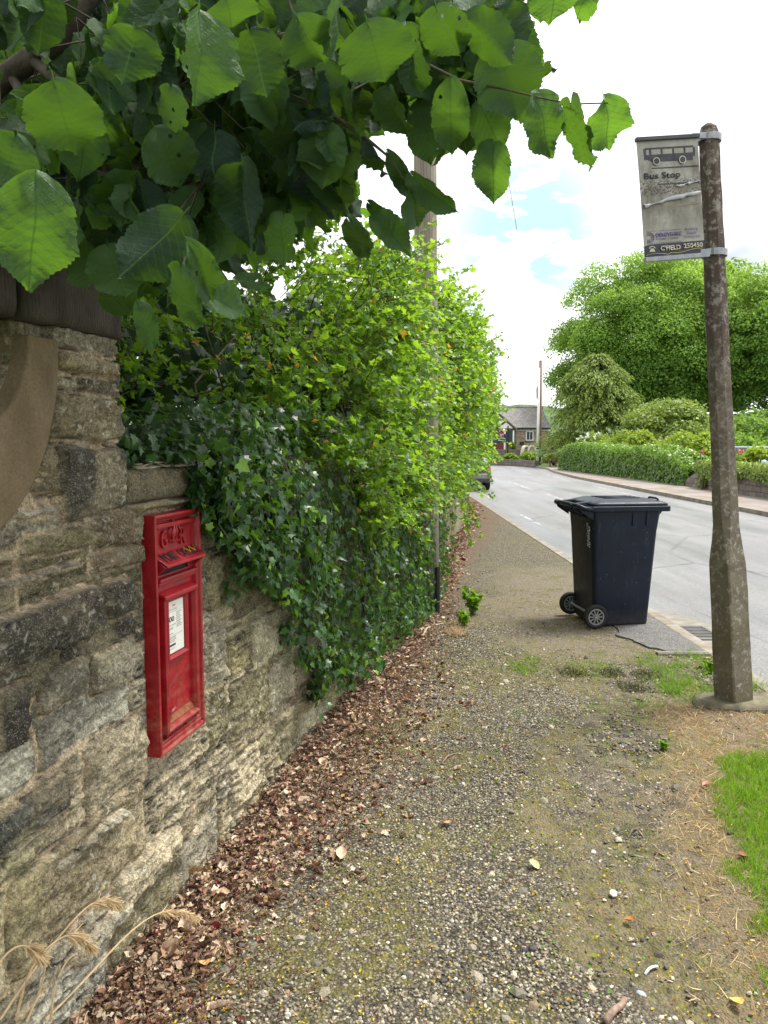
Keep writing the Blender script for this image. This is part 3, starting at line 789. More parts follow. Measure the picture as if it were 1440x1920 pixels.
blocks('pier_cap', [(-.292, UP + .003, 1.837, 1.985, -.46, .03, 80, (.08, .06, .05)), (-1.5, -.297, 1.837, 2.0, -.46, .012, 81, (.06, .05, .04))], wall, M['tooled'])
# smooth curved stone round a hollow in the pier
Eo = ell(.385, .49); Ei = ell(.262, .225)
mb = MB(); n = len(Eo)
rings = []
for (a, b) in zip(Eo, Ei):
    rings.append([wpt(*a, .016), wpt(*a, -.1), wpt(*b, -.2), wpt(b[0], b[1], -.06), wpt(b[0] + (a[0] - b[0]) * .12, b[1] + (a[1] - b[1]) * .12, .012)])
mb.loft(rings)
tcs = NT('smooth_sandstone'); p = tcs.pos()
cc = tcs.mix(tcs.mr(tcs.noise(tcs.mapv(p, (1, 1, .5)), 9, 6, .6), .3, .7), (0.13, 0.095, 0.055), (0.235, 0.18, 0.11)); cc = tcs.mix(tcs.mr(tcs.noise(p, 160, 3), .4, .7, 0, .5), cc, (0.08, 0.06, 0.04))
M['sandstone'] = tcs.end(tcs.pbr(cc, .88, .2, tcs.bump(tcs.noise(tcs.mapv(p, (1, 1, .4)), 90, 4), .5, .006)))
mb.build('arch_stone', M['sandstone'], wall, bevel=.006)
# the wall goes on beyond the telegraph pole, bending a little with the road
FW = resample([(.36, 7.28), (.87, 10.8), (1.42, 13.9), (1.95, 18), (2.1, 24), (1.6, 31)], 60)
zz = np.linspace(-.06, 1.3, 14); U_, Z_ = np.meshgrid(np.linspace(0, 24, 60) , zz, indexing='ij')
blk = fbm(U_ * 3, Z_ * 4, 71, 3); off = (blk - .5) * .06
dirn = np.gradient(FW, axis=0); dirn /= np.linalg.norm(dirn, axis=1, keepdims=True); nr = np.stack([dirn[:, 1], -dirn[:, 0]], 1)
V = np.stack([FW[:, 0][:, None] + nr[:, 0][:, None] * off, FW[:, 1][:, None] + nr[:, 1][:, None] * off, Z_], -1).reshape(-1, 3)
c = np.array((.29, .25, .16)) * (.6 + .8 * fbm(U_ * 5, Z_ * 6, 72, 4))[..., None]
Vb = V.reshape(60, 14, 3)[:, -1].copy(); Vb[:, 0] -= nr[:, 0] * .35; Vb[:, 1] -= nr[:, 1] * .35
ti = np.arange(60) * 14 + 13; a = 60 * 14 + np.arange(60)
np_obj('far_masonry', np.concatenate([V, Vb]), [np.concatenate([grid_faces(60, 14), np.stack([ti[:-1], ti[1:], a[1:], a[:-1]], 1)])], [M['stone']], wall, smooth=True, attrs={'col': (np.concatenate([c.reshape(-1, 3), c[:, -1]]), 'C')})
# ------------------------------------------------------------------ letter box set in the wall
def red_mat():
    t = NT('red_paint'); p = t.pos(); q = t.n('ShaderNodeSeparateXYZ', {'Vector': p})
    n = t.noise(p, 22, 5); c = t.mix(t.mr(n, .3, .7), (0.20, 0.004, 0.009), (0.31, 0.007, 0.013))
    chip = t.mr(t.noise(p, 75, 5, .7), .68, .72); c = t.mix(t.math('MULTIPLY', chip, .55), c, (0.4, 0.2, 0.15))
    low = t.mr(q.outputs[2], .0, .3, 1, 0); dirt = t.math('MULTIPLY', low, t.mr(t.noise(t.mapv(p, (1, 1, 2)), 16, 5, .65), .46, .62))
    c = t.mix(t.math('MULTIPLY', dirt, .7), c, (0.3, 0.13, 0.085))
    return t.end(t.pbr(c, t.mr(n, .3, .7, .3, .45), .5, t.bump(t.noise(p, 110, 4), .22, .003)))
M['red'] = red_mat()
M['black'] = plain('matt_black', (0.012, 0.012, 0.013), .6, .3)
BW, BH = bu1 - bu0, bz1 - bz0
def wall_frame(u, z, n): 
    R = Matrix(((WD[0], -WN[0], 0, 0), (WD[1], -WN[1], 0, 0), (0, 0, 1, 0), (0, 0, 0, 1)))   # x along, y into the wall, z up
    return Matrix.Translation(Vector(wpt(u, z, n))) @ R
box = empty('letter_box', mat=wall_frame(bu0, bz0, .034), label='red cast iron letter box with crown emblem, built into the stone wall', cat='letter box')
# x 0..BW, z 0..BH, y negative towards the road
W_ = BW; dz0, dz1 = .055, BH - .262           # door bottom / top
mb = MB()
# casing: side plates and back, front plates round the door recess
fr = .026
mb.box((0, .0, 0), (fr * .5, .2, BH)); mb.box((W_ - fr * .5, .0, 0), (W_, .2, BH)); mb.box((fr * .5, .0, BH - .012), (W_ - fr * .5, .2, BH)); mb.box((fr * .5, 0, 0), (W_ - fr * .5, .2, .012))
mb.box((fr * .5, .012, .012), (W_ - fr * .5, .03, .05)); mb.box((fr * .5, .012, dz1 + .004), (W_ - fr * .5, .03, BH - .197))
mb.box((fr * .5, .012, BH - .168), (W_ - fr * .5, .03, BH - .012)); mb.box((fr * .5, .0125, BH - .197), (.05, .03, BH - .168)); mb.box((W_ - .05, .0125, BH - .197), (W_ - fr * .5, .03, BH - .168))
mb.box((fr * .5, .012, .05), (.036, .03, dz1 + .004)); mb.box((W_ - .036, .012, .05), (W_ - fr * .5, .03, dz1 + .004))
mb.build('casing', M['red'], box, bevel=.002)
def mould(name, x0, z0, x1, z1, w, prof, parent):
    """Mitred moulding frame; prof = [(inward offset, y)]."""
    mb = MB(); rings = []
    for (dx, dy, cx, cz) in ((1, 1, x0, z0), (-1, 1, x1, z0), (-1, -1, x1, z1), (1, -1, x0, z1)):
        rings.append([(cx + dx * o, y, cz + dy * o) for o, y in prof])
    rings.append(rings[0]); mb.loft(rings, cap=False); return mb.build(name, M['red'], parent, bevel=.0012)
mould('outer_moulding', 0, 0, W_, BH, .02, [(0, .004), (0, -.012), (.006, -.014), (.012, -.012), (.016, -.004), (.022, -.002), (.026, .014)], box)
mb = MB()
for (a, b, y) in ((.017, .03, -.008), (.03, .04, -.004)): mb.box((.02, y, a), (W_ - .02, .02, b))
mb.build('bottom_moulding', M['red'], box, bevel=.003)
mb = MB(); mb.box((.026, -.006, BH - .045), (W_ - .026, .016, BH - .03)); mb.build('cornice_moulding', M['red'], box, bevel=.003)
# posting hood with lettering on its sloping top
zh = BH - .123
hood = MB(); x0, x1 = .022, W_ - .012; yo = -.038
hood.add([(x0, .014, zh), (x1, .014, zh), (x1 - .004, yo, zh - .034), (x0 + .004, yo, zh - .034), (x0, .014, zh - .008), (x1, .014, zh - .008), (x1 - .004, yo, zh - .043), (x0 + .004, yo, zh - .043)],
         [(0, 3, 2, 1), (4, 5, 6, 7), (0, 1, 5, 4), (1, 2, 6, 5), (2, 3, 7, 6), (3, 0, 4, 7)])
for a, b in ((x0, x0 + .012), (x1 - .012, x1)):
    hood.add([(a, .014, zh - .012), (b, .014, zh - .012), (b, yo + .004, zh - .041), (a, yo + .004, zh - .041), (a, .014, zh - .082), (b, .014, zh - .082)], [(0, 1, 2, 3), (0, 3, 4), (1, 5, 2), (3, 2, 5, 4), (0, 4, 5, 1)])
ho = hood.build('posting_hood', M['red'], box, bevel=.002)
mb = MB(); mb.add([(.04, .02, zh - .08), (W_ - .04, .02, zh - .08), (W_ - .04, .02, zh - .02), (.04, .02, zh - .02)], [(0, 1, 2, 3)]); mb.build('slot', M['black'], box, fix=False)
mb = MB(); mb.box((.03, -.012, zh - .092), (W_ - .024, .014, zh - .08)); mb.box((.034, -.004, zh - .104), (W_ - .028, .014, zh - .092)); mb.build('slot_sill', M['red'], box, bevel=.003)
ang = math.atan2(.034, .052)
HM = Matrix.Translation((0, .0137, zh + .0012)) @ Matrix.Rotation(math.pi / 2 + 0, 4, 'X') @ Matrix.Identity(4)
ex = Vector((1, 0, 0)); ez = Vector((0, .052, .034)).normalized(); ey = ez.cross(ex) ; ey = -(ex.cross(ez)) 
def basis(ex, ez, o):
    ey = ez.cross(ex); return Matrix(((ex.x, ey.x, ez.x, o[0]), (ex.y, ey.y, ez.y, o[1]), (ex.z, ey.z, ez.z, o[2]), (0, 0, 0, 1)))
HM = basis(ex, ez, (0, yo, zh - .0335))
text_obj('hood_lettering', 'POST', M['black'], ho, HM, (.045, .014, .14, .052), .0016, .03)
text_obj('hood_lettering', 'OFFICE', M['black'], ho, HM, (.155, .014, W_ - .035, .052), .0016, .02)
yl = plain('yellow_leaf_tone', (.5, .3, .04), .7)
mb = MB(); pts = [HM @ Vector((.2 + .012 * k, -.0024, .04 + .016 * math.sin(k * 2.1))) for k in range(8)]; mb.tube(pts, .0016, 5); mb.build('yellow_leaf_bits', yl, ho)  # stands for yellow leaf bits lying on the hood
# royal cipher: G, crown, R
IM = Matrix.Identity(4)
gz = BH - .112
text_obj('cipher_letter', 'G', M['red'], box, Matrix.Translation((0, .0122, 0)), (.07, gz, .108, gz + .058), .008, .0)
text_obj('cipher_letter', 'R', M['red'], box, Matrix.Translation((0, .0122, 0)), (.196, gz, .234, gz + .058), .008, .0)
mb = MB(); cx = .152; cz = gz + .012
def ring(rx, rz, z, y0=.012, n=14):
    return [(cx + rx * math.cos(a), y0 - rz * math.sin(a), z) for a in np.linspace(0, math.pi, n)]
mb.loft([ring(.022, .009, cz), ring(.024, .012, cz + .006), ring(.022, .010, cz + .012), ring(.027, .015, cz + .022), ring(.03, .018, cz + .036), ring(.024, .015, cz + .05), ring(.012, .009, cz + .058), ring(.003, .004, cz + .062)], closed=False)
for k in (-1, 0, 1): mb.tube([(cx + k * .019, .002, cz + .012), (cx + k * .03, -.006, cz + .034), (cx + k * .012, -.004, cz + .056), (cx, .004, cz + .062)], .0028, 6)
mb.box((cx - .0035, .003, cz + .06), (cx + .0035, .01, cz + .084)); mb.box((cx - .009, .003, cz + .069), (cx + .009, .01, cz + .076))
for k in range(5): mb.tube([(cx - .02 + k * .01, -.001, cz + .004), (cx - .02 + k * .01, -.004, cz + .007)], .003, 6)
mb.build('crown_emblem', M['red'], box, smooth=True)
# door, recessed panel with notice window
dx0, dx1 = .04, W_ - .045
door = MB(); door.box((dx0 + .018, .006, dz0 + .02), (dx1 - .018, .022, dz1 - .015))
dr = door.build('door', M['red'], box)
mould('door_frame', dx0, dz0 + .005, dx1, dz1, .02, [(0, .014), (0, -.016), (.008, -.02), (.015, -.016), (.02, -.004), (.022, .008)], dr)
mb = MB(); mb.add([(dx0, -.022, dz1 - .012), (dx1, -.022, dz1 - .012), (dx1, -.022, dz1 + .004), (dx0, -.022, dz1 + .004), (dx0, .012, dz1 - .012), (dx1, .012, dz1 - .012), (dx1, .012, dz1 + .014), (dx0, .012, dz1 + .014)], [(0, 1, 2, 3), (3, 2, 6, 7), (0, 3, 7, 4), (1, 5, 6, 2), (0, 4, 5, 1)])
mb.build('drip_moulding', M['red'], dr, bevel=.004)
nx0, nx1, nz0, nz1 = .078, .196, dz1 - .198, dz1 - .022
mould('notice_frame', nx0 - .006, nz0 - .02, nx1 + .02, nz1 + .012, .016, [(0, .008), (0, -.008), (.007, -.01), (.016, -.002), (.018, .006)], dr)
paper = plain('notice_paper', (.66, .66, .6), .5, .3, var=.05)
mb = MB(); mb.box((nx0 + .01, .0015, nz0), (nx1, .005, nz1)); nt_ = mb.build('notice_plate', paper, dr)
ink = plain('notice_ink', (.06, .06, .065), .6); pink = plain('notice_red', (.55, .2, .18), .6); grey_ink = plain('grey_ink', (.3, .3, .3), .6)
NM = Matrix.Translation((0, .0012, 0)); L_ = nx0 + .014; wn = nx1 - L_
text_obj('notice_lettering', '.00', ink, nt_, NM, (L_, nz1 - .072, L_ + .04, nz1 - .054), .0003, .02)
text_obj('notice_lettering', '12:00', grey_ink, nt_, NM, (L_ + .004, nz1 - .098, L_ + .03, nz1 - .09), .0003)
mb = MB()
for k in range(9): mb.box((L_ + .056, .0008, nz1 - .048 - k * .006), (L_ + .056 + .022 + .014 * _h(np.array([k]), np.array([1]), 3)[0], .0012, nz1 - .0455 - k * .006))
for z, w in ((nz1 - .034, .06), (nz1 - .084, .05), (nz1 - .112, .03), (nz1 - .124, .05), (nz1 - .129, .048), (nz1 - .134, .05), (nz1 - .139, .04), (nz1 - .162, .04)): mb.box((L_, .0008, z), (L_ + w, .0012, z + .0022))
for z in (nz1 - .04, nz1 - .118): mb.box((L_, .0008, z), (nx1 - .004, .0012, z + .0009))
mb.build('notice_print', grey_ink, nt_)
mb = MB(); mb.box((L_, .0008, nz1 - .153), (L_ + .046, .0012, nz1 - .146)); mb.build('notice_bar', ink, nt_)
mb = MB(); mb.box((L_ + .03, .0008, nz1 - .022), (L_ + .05, .0012, nz1 - .017)); mb.build('notice_heading', pink, nt_)
gl = NT('clear_perspex'); M['perspex'] = gl.end(gl.n('ShaderNodeMixShader', {0: gl.mr(gl.n('ShaderNodeFresnel', {'IOR': 1.45}).outputs[0], 0, 1, .03, .9), 1: gl.n('ShaderNodeBsdfTransparent').outputs[0], 2: gl.n('ShaderNodeBsdfGlossy', {'Roughness': .12}).outputs[0]}).outputs[0])
mb = MB(); mb.tube([(.082, .0065, dz0 + .205), (.082, .004, dz0 + .205)], .007, 12); mb.box((.0785, .0038, dz0 + .185), (.0855, .0065, dz0 + .203)); mb.build('keyhole', M['black'], dr)
mb = MB(); mb.tube([(.074, -.004, dz0 + .062), (.086, -.008, dz0 + .066), (.104, -.008, dz0 + .072), (.114, -.002, dz0 + .075)], [.004, .007, .007, .004], 10); mb.build('door_pull', M['red'], dr, smooth=True)
rust = plain('worn_buff_paint', (.2, .07, .035), .75, .2, var=.4, scale=40)
mb = MB(); mb.add([(dx0 + .02, .007, dz0 + .05), (dx1 - .02, .007, dz0 + .05), (dx1 - .02, -.006, dz0 + .028), (dx0 + .02, -.006, dz0 + .028)], [(0, 1, 2, 3)]); mb.build('door_sill', rust, dr, fix=False)
text_obj('maker_lettering', 'W.T.ALLEN & C\u00ba LONDON', M['red'], box, Matrix.Translation((0, -.0035, 0)), (.05, .042, W_ - .05, .057), .004, .02)

# ------------------------------------------------------------------ telegraph pole on the pavement
def pole_mat(name, a, b, streak=True):
    t = NT(name); p = t.pos()
    g = t.noise(t.mapv(p, (22, 22, .7)), 2.4, 6, .7); c = t.mix(t.mr(g, .32, .68), a, b)
    g2 = t.noise(t.mapv(p, (60, 60, 1.1)), 2.0, 5, .7); c = t.mix(t.mr(g2, .55, .68, 0, .8), c, (0.05, 0.038, 0.03))
    c = t.mix(t.mr(t.noise(p, 1.4, 4), .5, .7, 0, .5), c, (0.17, 0.125, 0.1))
    q = t.n('ShaderNodeSeparateXYZ', {'Vector': p}); low = t.mr(q.outputs[2], .2, 1.3, 1, 0)
    c = t.mix(t.math('MULTIPLY', low, .8), c, (0.03, 0.026, 0.024))
    return t.end(t.pbr(c, .85, .2, t.bump(t.math('ADD', g2, t.math('MULTIPLY', g, .5)), .7, .012)))
M['pole'] = pole_mat('weathered_pole', (0.15, 0.125, 0.098), (0.34, 0.3, 0.25))
pb = ground(802, 1150); PX, PY = pb[0], pb[1] + .1
tp_ = at_y(797, 270, PY); PTOP = Vector((tp_[0] + (tp_[0] - PX) * (8.3 - tp_[2]) / tp_[2], PY, 8.3))
pole = empty('telegraph_pole', (PX, PY, 0), 'weathered grey wooden telegraph pole half buried in the hedge and ivy', 'telegraph pole')
mb = MB(); ax = Vector((PTOP.x - PX, 0, 8.3)); rings = []
for k in range(44):
    z = 8.3 * k / 43; c = ax * (k / 43); r = .108 - .0024 * z
    rings.append([(c.x + math.cos(a) * r * (1 + .05 * (vnoise(np.array(a * 6), np.array(z * .5), 3) - .5)), c.y + math.sin(a) * r * (1 + .05 * (vnoise(np.array(a * 6), np.array(z * .5), 4) - .5)), z - (.05 if k == 0 else 0)) for a in np.linspace(0, 2 * math.pi, 29)[:-1]])
mb.loft(rings); mb.build('shaft', M['pole'], pole, smooth=True)
M['darkplastic'] = plain('black_plastic', (0.013, 0.014, 0.017), .45, .4)
mb = MB(); mb.tube([(.085, -.075, -.02), (.085, -.075, .42)], .026, 10); mb.build('cable_guard', M['darkplastic'], pole)
M['galv'] = plain('galvanised_steel', (0.25, 0.265, 0.28), .5, .5, metal=.6, var=.2, scale=30)
mb = MB(); mb.tube([(.085, -.075, .1), (.085, -.075, .108)], .0275, 10); mb.build('guard_band', M['galv'], pole)
mb = MB(); zc = at_y(800, 575, PY)[2]
xo = ax.x * zc / 8.3
mb.box((xo - .028, -.106, zc - .09), (xo + .03, -.098, zc + .02)); mb.build('number_plate', plain('rusty_plate', (.06, .045, .04), .7, .3), pole, bevel=.003)
for k in range(5):
    zz_ = 3.4 + k * .42; sx = (-1) ** k; mb = MB(); mb.box((xo + sx * .1 - .05, -.02, zz_ + 1.6), (xo + sx * .1 + .05, .0, zz_ + 1.615)); mb.build('climbing_step', M['galv'], pole, bevel=.002)
mb = MB(); mb.box((ax.x * .95 - .5, -.18, 7.8), (ax.x * .95 + .5, -.09, 7.9)); mb.build('crossarm', M['pole'], pole, bevel=.006)

# ------------------------------------------------------------------ bus stop: leaning concrete post with flag sign
def conc_mat():
    t = NT('old_concrete'); p = t.pos(); q = t.n('ShaderNodeSeparateXYZ', {'Vector': p})
    n = t.noise(p, 9, 6, .65); c = t.mix(t.mr(n, .3, .7), (0.095, 0.082, 0.06), (0.19, 0.165, 0.12))
    c = t.mix(t.mr(t.noise(p, 30, 6, .75), .53, .62, 0, .7), c, (0.36, 0.34, 0.3))
    st = t.noise(t.mapv(p, (1, 1, .45)), 10, 6, .7)
    up = t.mr(q.outputs[2], 1.2, 2.2); c = t.mix(t.math('MULTIPLY', t.mr(st, .36, .52), t.math('MULTIPLY', up, .9)), c, (0.07, 0.05, 0.042))
    c = t.mix(t.math('MULTIPLY', t.mr(t.noise(p, 24, 6, .7), .52, .59), t.math('MULTIPLY', up, .75)), c, (0.27, 0.25, 0.225))
    low = t.mr(q.outputs[2], .0, 1.0, 1, 0); c = t.mix(t.math('MULTIPLY', low, t.mr(t.noise(p, 5, 4), .42, .6)), c, (0.10, 0.088, 0.045))
    pit = t.vor(p, 55); c = t.mix(t.mr(pit.outputs['Distance'], .05, .14, .8, 0), c, (0.02, 0.018, 0.015))
    h = t.math('ADD', t.noise(p, 130, 4), t.mr(pit.outputs['Distance'], .05, .2, -.8, 0))
    return t.end(t.pbr(c, .9, .2, t.bump(h, .6, .008)))
M['conc'] = conc_mat()
sb = ground(1389, 1328); sY = sb[1] + .09
st_ = at_y(1328, 232, sY); BX = sb[0]; 
stop = empty('bus_stop', (BX, sY, 0), 'leaning mottled concrete bus stop post with dirty peeling flag sign', 'bus stop')
tz = st_[2]; tx = st_[0] - BX
def axis_x(z):
    return tx * z / tz
def sect(z, w, ch, rot):
    a = w / 2; c = a * ch; pts = [(a, -a + c), (a, a - c), (a - c, a), (-a + c, a), (-a, a - c), (-a, -a + c), (-a + c, -a), (a - c, -a)]
    cr, sr = math.cos(rot), math.sin(rot); ox = axis_x(z)
    return [(ox + x * cr - y * sr, x * sr + y * cr, z) for x, y in pts]
z1_, z2_ = .84, 1.06; rot = .42
prof = [(-.06, .158, .10), (.0, .158, .10), (.2, .156, .1), (.5, .152, .1), (.8, .148, .1), (z1_, .147, .12), (.95, .136, .3), (z2_, .13, .52), (1.6, .122, .55), (2.2, .114, .56), (tz - .13, .101, .58), (tz - .06, .1, .58), (tz - .02, .078, .58), (tz, .03, .58)]
fine = []
for (a, b) in zip(prof[:-1], prof[1:]):
    n_ = max(1, int((b[0] - a[0]) / .05))
    for k in range(n_): fine.append(tuple(a[i] + (b[i] - a[i]) * k / n_ for i in range(3)))
fine.append(prof[-1])
mb = MB(); rings = []
for k, (z, w, ch) in enumerate(fine):
    s = sect(z, w, ch, rot); j = .0035
    rings.append([(x + (vnoise(np.array(i * 3.1), np.array(z * 9.), 5) - .5) * 2 * j, y + (vnoise(np.array(i * 3.1), np.array(z * 9.), 6) - .5) * 2 * j, zz) for i, (x, y, zz) in enumerate(s)])
mb.loft(rings); mb.build('post', M['conc'], stop, bevel=.004)
pc = plain('paint_blob', (.42, .42, .4), .8); 
# footing
mb = MB(); rr = [(-.26, -.05), (-.22, .07), (-.14, .12), (.1, .14), (.3, .12), (.36, .0), (.32, -.12), (.16, -.16), (-.05, -.15), (-.18, -.11)]
mb.loft([[(x * 1.05, y * 1.05, -.05) for x, y in rr], [(x, y, .012) for x, y in rr], [(x * .93, y * .9, .032) for x, y in rr]]); 
mb.build('footing', plain('mossy_concrete', (.12, .108, .075), .95, .1, var=.5, scale=14, bump=.8), stop, bevel=.012)
# sign
TL, TR, BR_, BL = at_y(1197, 263, sY - .11), at_y(1312, 256, sY - .06), at_y(1318, 479, sY - .06), at_y(1205, 488, sY - .11)
TL, TR, BR_, BL = [Vector(v) - Vector((BX, sY, 0)) for v in (TL, TR, BR_, BL)]
ex = ((TR - TL) + (BR_ - BL)).normalized(); ez = ((TL - BL) + (TR - BR_)); ez = (ez - ex * ez.dot(ex)).normalized()
SW = ((TR - TL).length + (BR_ - BL).length) / 2; SH = ((TL - BL).length + (TR - BR_).length) / 2
SM = basis(ex, ez, (TL + TR + BL + BR_) / 4 - ex * SW / 2 - ez * SH / 2)
def sign_mat():
    t = NT('dirty_sign_face'); p = t.attr('sgn', 'Vector')
    q = t.n('ShaderNodeSeparateXYZ', {'Vector': p}); base = t.mix(t.mr(t.noise(p, 6, 5), .3, .7), (0.29, 0.28, 0.245), (0.42, 0.41, 0.37))
    gr = t.noise(t.mapv(p, (1, 1, .4)), 9, 6, .7); mid = t.math('SUBTRACT', 1.0, t.math('ABSOLUTE', t.mr(q.outputs[2], .1, .62, -1, 1)))
    c = t.mix(t.math('MULTIPLY', t.mr(gr, .32, .58), t.mr(mid, 0, .6, .3, .92)), base, (0.12, 0.105, 0.075))
    sp = t.noise(p, 95, 4, .7); band = t.math('MULTIPLY', t.mr(q.outputs[2], .325, .35), t.mr(q.outputs[2], .43, .405))
    c = t.mix(t.math('MULTIPLY', t.mr(sp, .48, .55), t.mr(band, 0, 1, .12, .85)), c, (0.03, 0.027, 0.022))
    c = t.mix(t.mr(t.noise(p, 40, 5, .7), .6, .7, 0, .55), c, (0.12, 0.1, 0.06))
    return t.end(t.pbr(c, .45, .4, t.bump(sp, .1, .002)))
M['sign'] = sign_mat()
ns, nz_ = 12, 24; S1, T1 = np.meshgrid(np.linspace(0, SW, ns), np.linspace(0, SH, nz_), indexing='ij')
bow = -.006 * np.sin(T1 / SH * math.pi) * (1 - S1 / SW)
loc = np.stack([S1, bow, T1], -1).reshape(-1, 3); loc2 = loc + np.array((0, .003, 0)); A4 = np.array(SM)
both = np.concatenate([loc, loc2]); Vw = both @ A4[:3, :3].T + A4[:3, 3]; G = grid_faces(ns, nz_)
idx = np.arange(ns * nz_).reshape(ns, nz_); per = np.concatenate([idx[:, 0], idx[-1, 1:], idx[-2::-1, -1], idx[0, -2:0:-1]]); p2_ = np.roll(per, -1); N_ = ns * nz_
panel = np_obj('sign_panel', Vw, [np.concatenate([G, G[:, ::-1] + N_, np.stack([per, per + N_, p2_ + N_, p2_], 1)])], [M['sign']], stop, attrs={'sgn': (both, 'C')})
panel.data.attributes.remove(panel.data.attributes['sgn'])
at = panel.data.attributes.new('sgn', 'FLOAT_VECTOR', 'POINT'); at.data.foreach_set('vector', both.astype(np.float32).ravel())
navy = plain('faded_black_print', (.035, .036, .042), .5, .35, var=.5, scale=40); dnavy = plain('navy_strip', (.012, .014, .03), .35, .4)
purp = plain('purple_print', (.13, .1, .24), .5, var=.4, scale=60); cream = plain('cream_print', (.5, .47, .36), .5, var=.2)
def sbox(x0, z0, x1, z1, y0=-.0085, y1=.0, cham=None):
    return (x0, y0, z0), (x1, y1, z1)
def on(mb, x0, z0, x1, z1, d=.0012, sl=0.0):
    yb = -.006 * math.sin(min(max((z0 + z1) / 2 / SH, 0), 1) * math.pi) * (1 - (x0 + x1) / 2 / SW)
    mb.hexa([SM @ Vector(v) for v in ((x0, yb - d, z0), (x1, yb - d + 1e-5, z0 + sl), (x1, yb + .002, z0 + sl), (x0, yb + .002, z0), (x0, yb - d, z1), (x1, yb - d + 1e-5, z1 + sl), (x1, yb + .002, z1 + sl), (x0, yb + .002, z1))])
fx = lambda f: f * SW
fz = lambda f: SH * (1 - f)
# bus pictogram built as bodywork strips round the windows
mb = MB(); b0, b1 = fx(.1), fx(.93); t0, t1 = fz(.185), fz(.062)
hgt_ = t0 - t1; zb, zt = fz(.19), fz(.07); wz0, wz1 = zb + (zt - zb) * .52, zb + (zt - zb) * .88
on(mb, b0, zb + .012, fx(.125), zt - .004); on(mb, fx(.125), zb, b1 - .012, wz0); on(mb, fx(.125), wz1, b1 - .004, zt)
for a, b in ((.19, .225), (.38, .41), (.57, .60), (.755, .785), (.91, .945)): on(mb, fx(a), wz0, fx(b), wz1)
on(mb, b1 - .012, zb + .02, b1 + .003, wz0); on(mb, fx(.125), wz0, fx(.14), wz1)
mb.build('bus_pictogram', navy, panel)
fwp = plain('faded_white_print', (.36, .35, .31), .5)
for cxw in (.29, .715):
    mb = MB(); c0 = SM @ Vector((fx(cxw), -.009, zb + .002)); nn = (SM.to_3x3() @ Vector((0, -1, 0)))
    mb.tube([c0, c0 + nn * .0015], .021, 16); mb.build('wheel_surround', fwp, panel)
    mb = MB(); c0 = SM @ Vector((fx(cxw), -.0105, zb + .002))
    mb.tube([c0, c0 + nn * .0015], .015, 16); mb.build('wheel_pictogram', navy, panel)
mb = MB(); on(mb, fx(.02), fz(.247), fx(.98), fz(.237)); on(mb, fx(.02), fz(.383), fx(.98), fz(.372)); mb.build('rule_line', navy, panel)
text_obj('sign_lettering', 'Bus Stop', navy, panel, SM @ Matrix.Translation((0, -.0075, 0)), (fx(.075), fz(.345), fx(.67), fz(.278)), .001, .02)
# peeling strips of foil
foil = plain('peeling_foil', (.40, .41, .43), .3, .6, var=.15); mb = MB()
def peel(xa, xb, za, zb_, wd, curl, seed):
    n_ = 16; b = []
    for i in range(n_ + 1):
        f = i / n_; x = xa + (xb - xa) * f; z = za + (zb_ - za) * f; w = wd * .72 * (.6 + .8 * vnoise(np.array(f * 7.), np.array(0.), seed)); jag = (vnoise(np.array(f * 13.), np.array(3.), seed) - .5) * .012
        b.append([SM @ Vector(v) for v in ((x, -.008, z + w), (x, -.008 - curl, z + w * .45 + jag), (x, -.008 - curl * .5, z + jag))])
    mb.loft(b, cap=False, closed=False)
peel(fx(.03), fx(.96), fz(.567), fz(.475), .026, .02, 3); peel(fx(.58), fx(.97), fz(.415), fz(.378), .014, .012, 8)
mb.build('peeling_strip', foil, panel, smooth=True, fix=False)
mb = MB(); on(mb, fx(.04), fz(.59), fx(.96), fz(.57), .0009, .02); on(mb, fx(.5), fz(.45), fx(.96), fz(.415), .0009, .02); mb.build('bare_strip', plain('bare_sign', (.23, .205, .15), .6, .3), panel)
T_ = SM @ Matrix.Translation((0, -.006, 0))
text_obj('sign_lettering', 'DERBYSHIRE', purp, panel, T_, (fx(.2), fz(.815), fx(.63), fz(.782)), .001, .02)
text_obj('sign_lettering', 'County Council', purp, panel, T_, (fx(.2), fz(.845), fx(.56), fz(.822)), .001)
text_obj('sign_lettering', 'Backing', purp, panel, T_, (fx(.69), fz(.782), fx(.9), fz(.756)), .001)
text_obj('sign_lettering', 'Public', purp, panel, T_, (fx(.72), fz(.812), fx(.88), fz(.79)), .001)
text_obj('sign_lettering', 'Transport', purp, panel, T_, (fx(.66), fz(.847), fx(.93), fz(.82)), .001)
mb = MB(); on(mb, fx(.055), fz(.765), fx(.63), fz(.762)); on(mb, fx(.055), fz(.866), fx(.63), fz(.863))
nn = SM.to_3x3() @ Vector((0, -1, 0))
for r_ in (.026, .019, .012):
    arc = [SM @ Vector((fx(.1) + r_ * math.cos(a), -.0045, fz(.815) + r_ * math.sin(a))) for a in np.linspace(-math.pi / 2, math.pi / 2, 14)]
    arc = [SM @ Vector((fx(.055) + .001, -.0045, fz(.815) - r_))] + arc + [SM @ Vector((fx(.055) + .001, -.0045, fz(.815) + r_))]
    mb.tube(arc, .0016, 5)
mb.build('council_emblem', purp, panel)
mb = MB(); on(mb, 0.001, fz(.975), fx(.998), fz(.872), .0014); mb.build('phone_strip', dnavy, panel)
text_obj('sign_lettering', "C'FIELD", cream, panel, T_, (fx(.26), fz(.935), fx(.59), fz(.893)), .002, .03)
text_obj('sign_lettering', '250450', cream, panel, T_, (fx(.64), fz(.93), fx(.96), fz(.889)), .002, .03)
mb = MB(); cxp = fx(.125); zp_ = fz(.918)
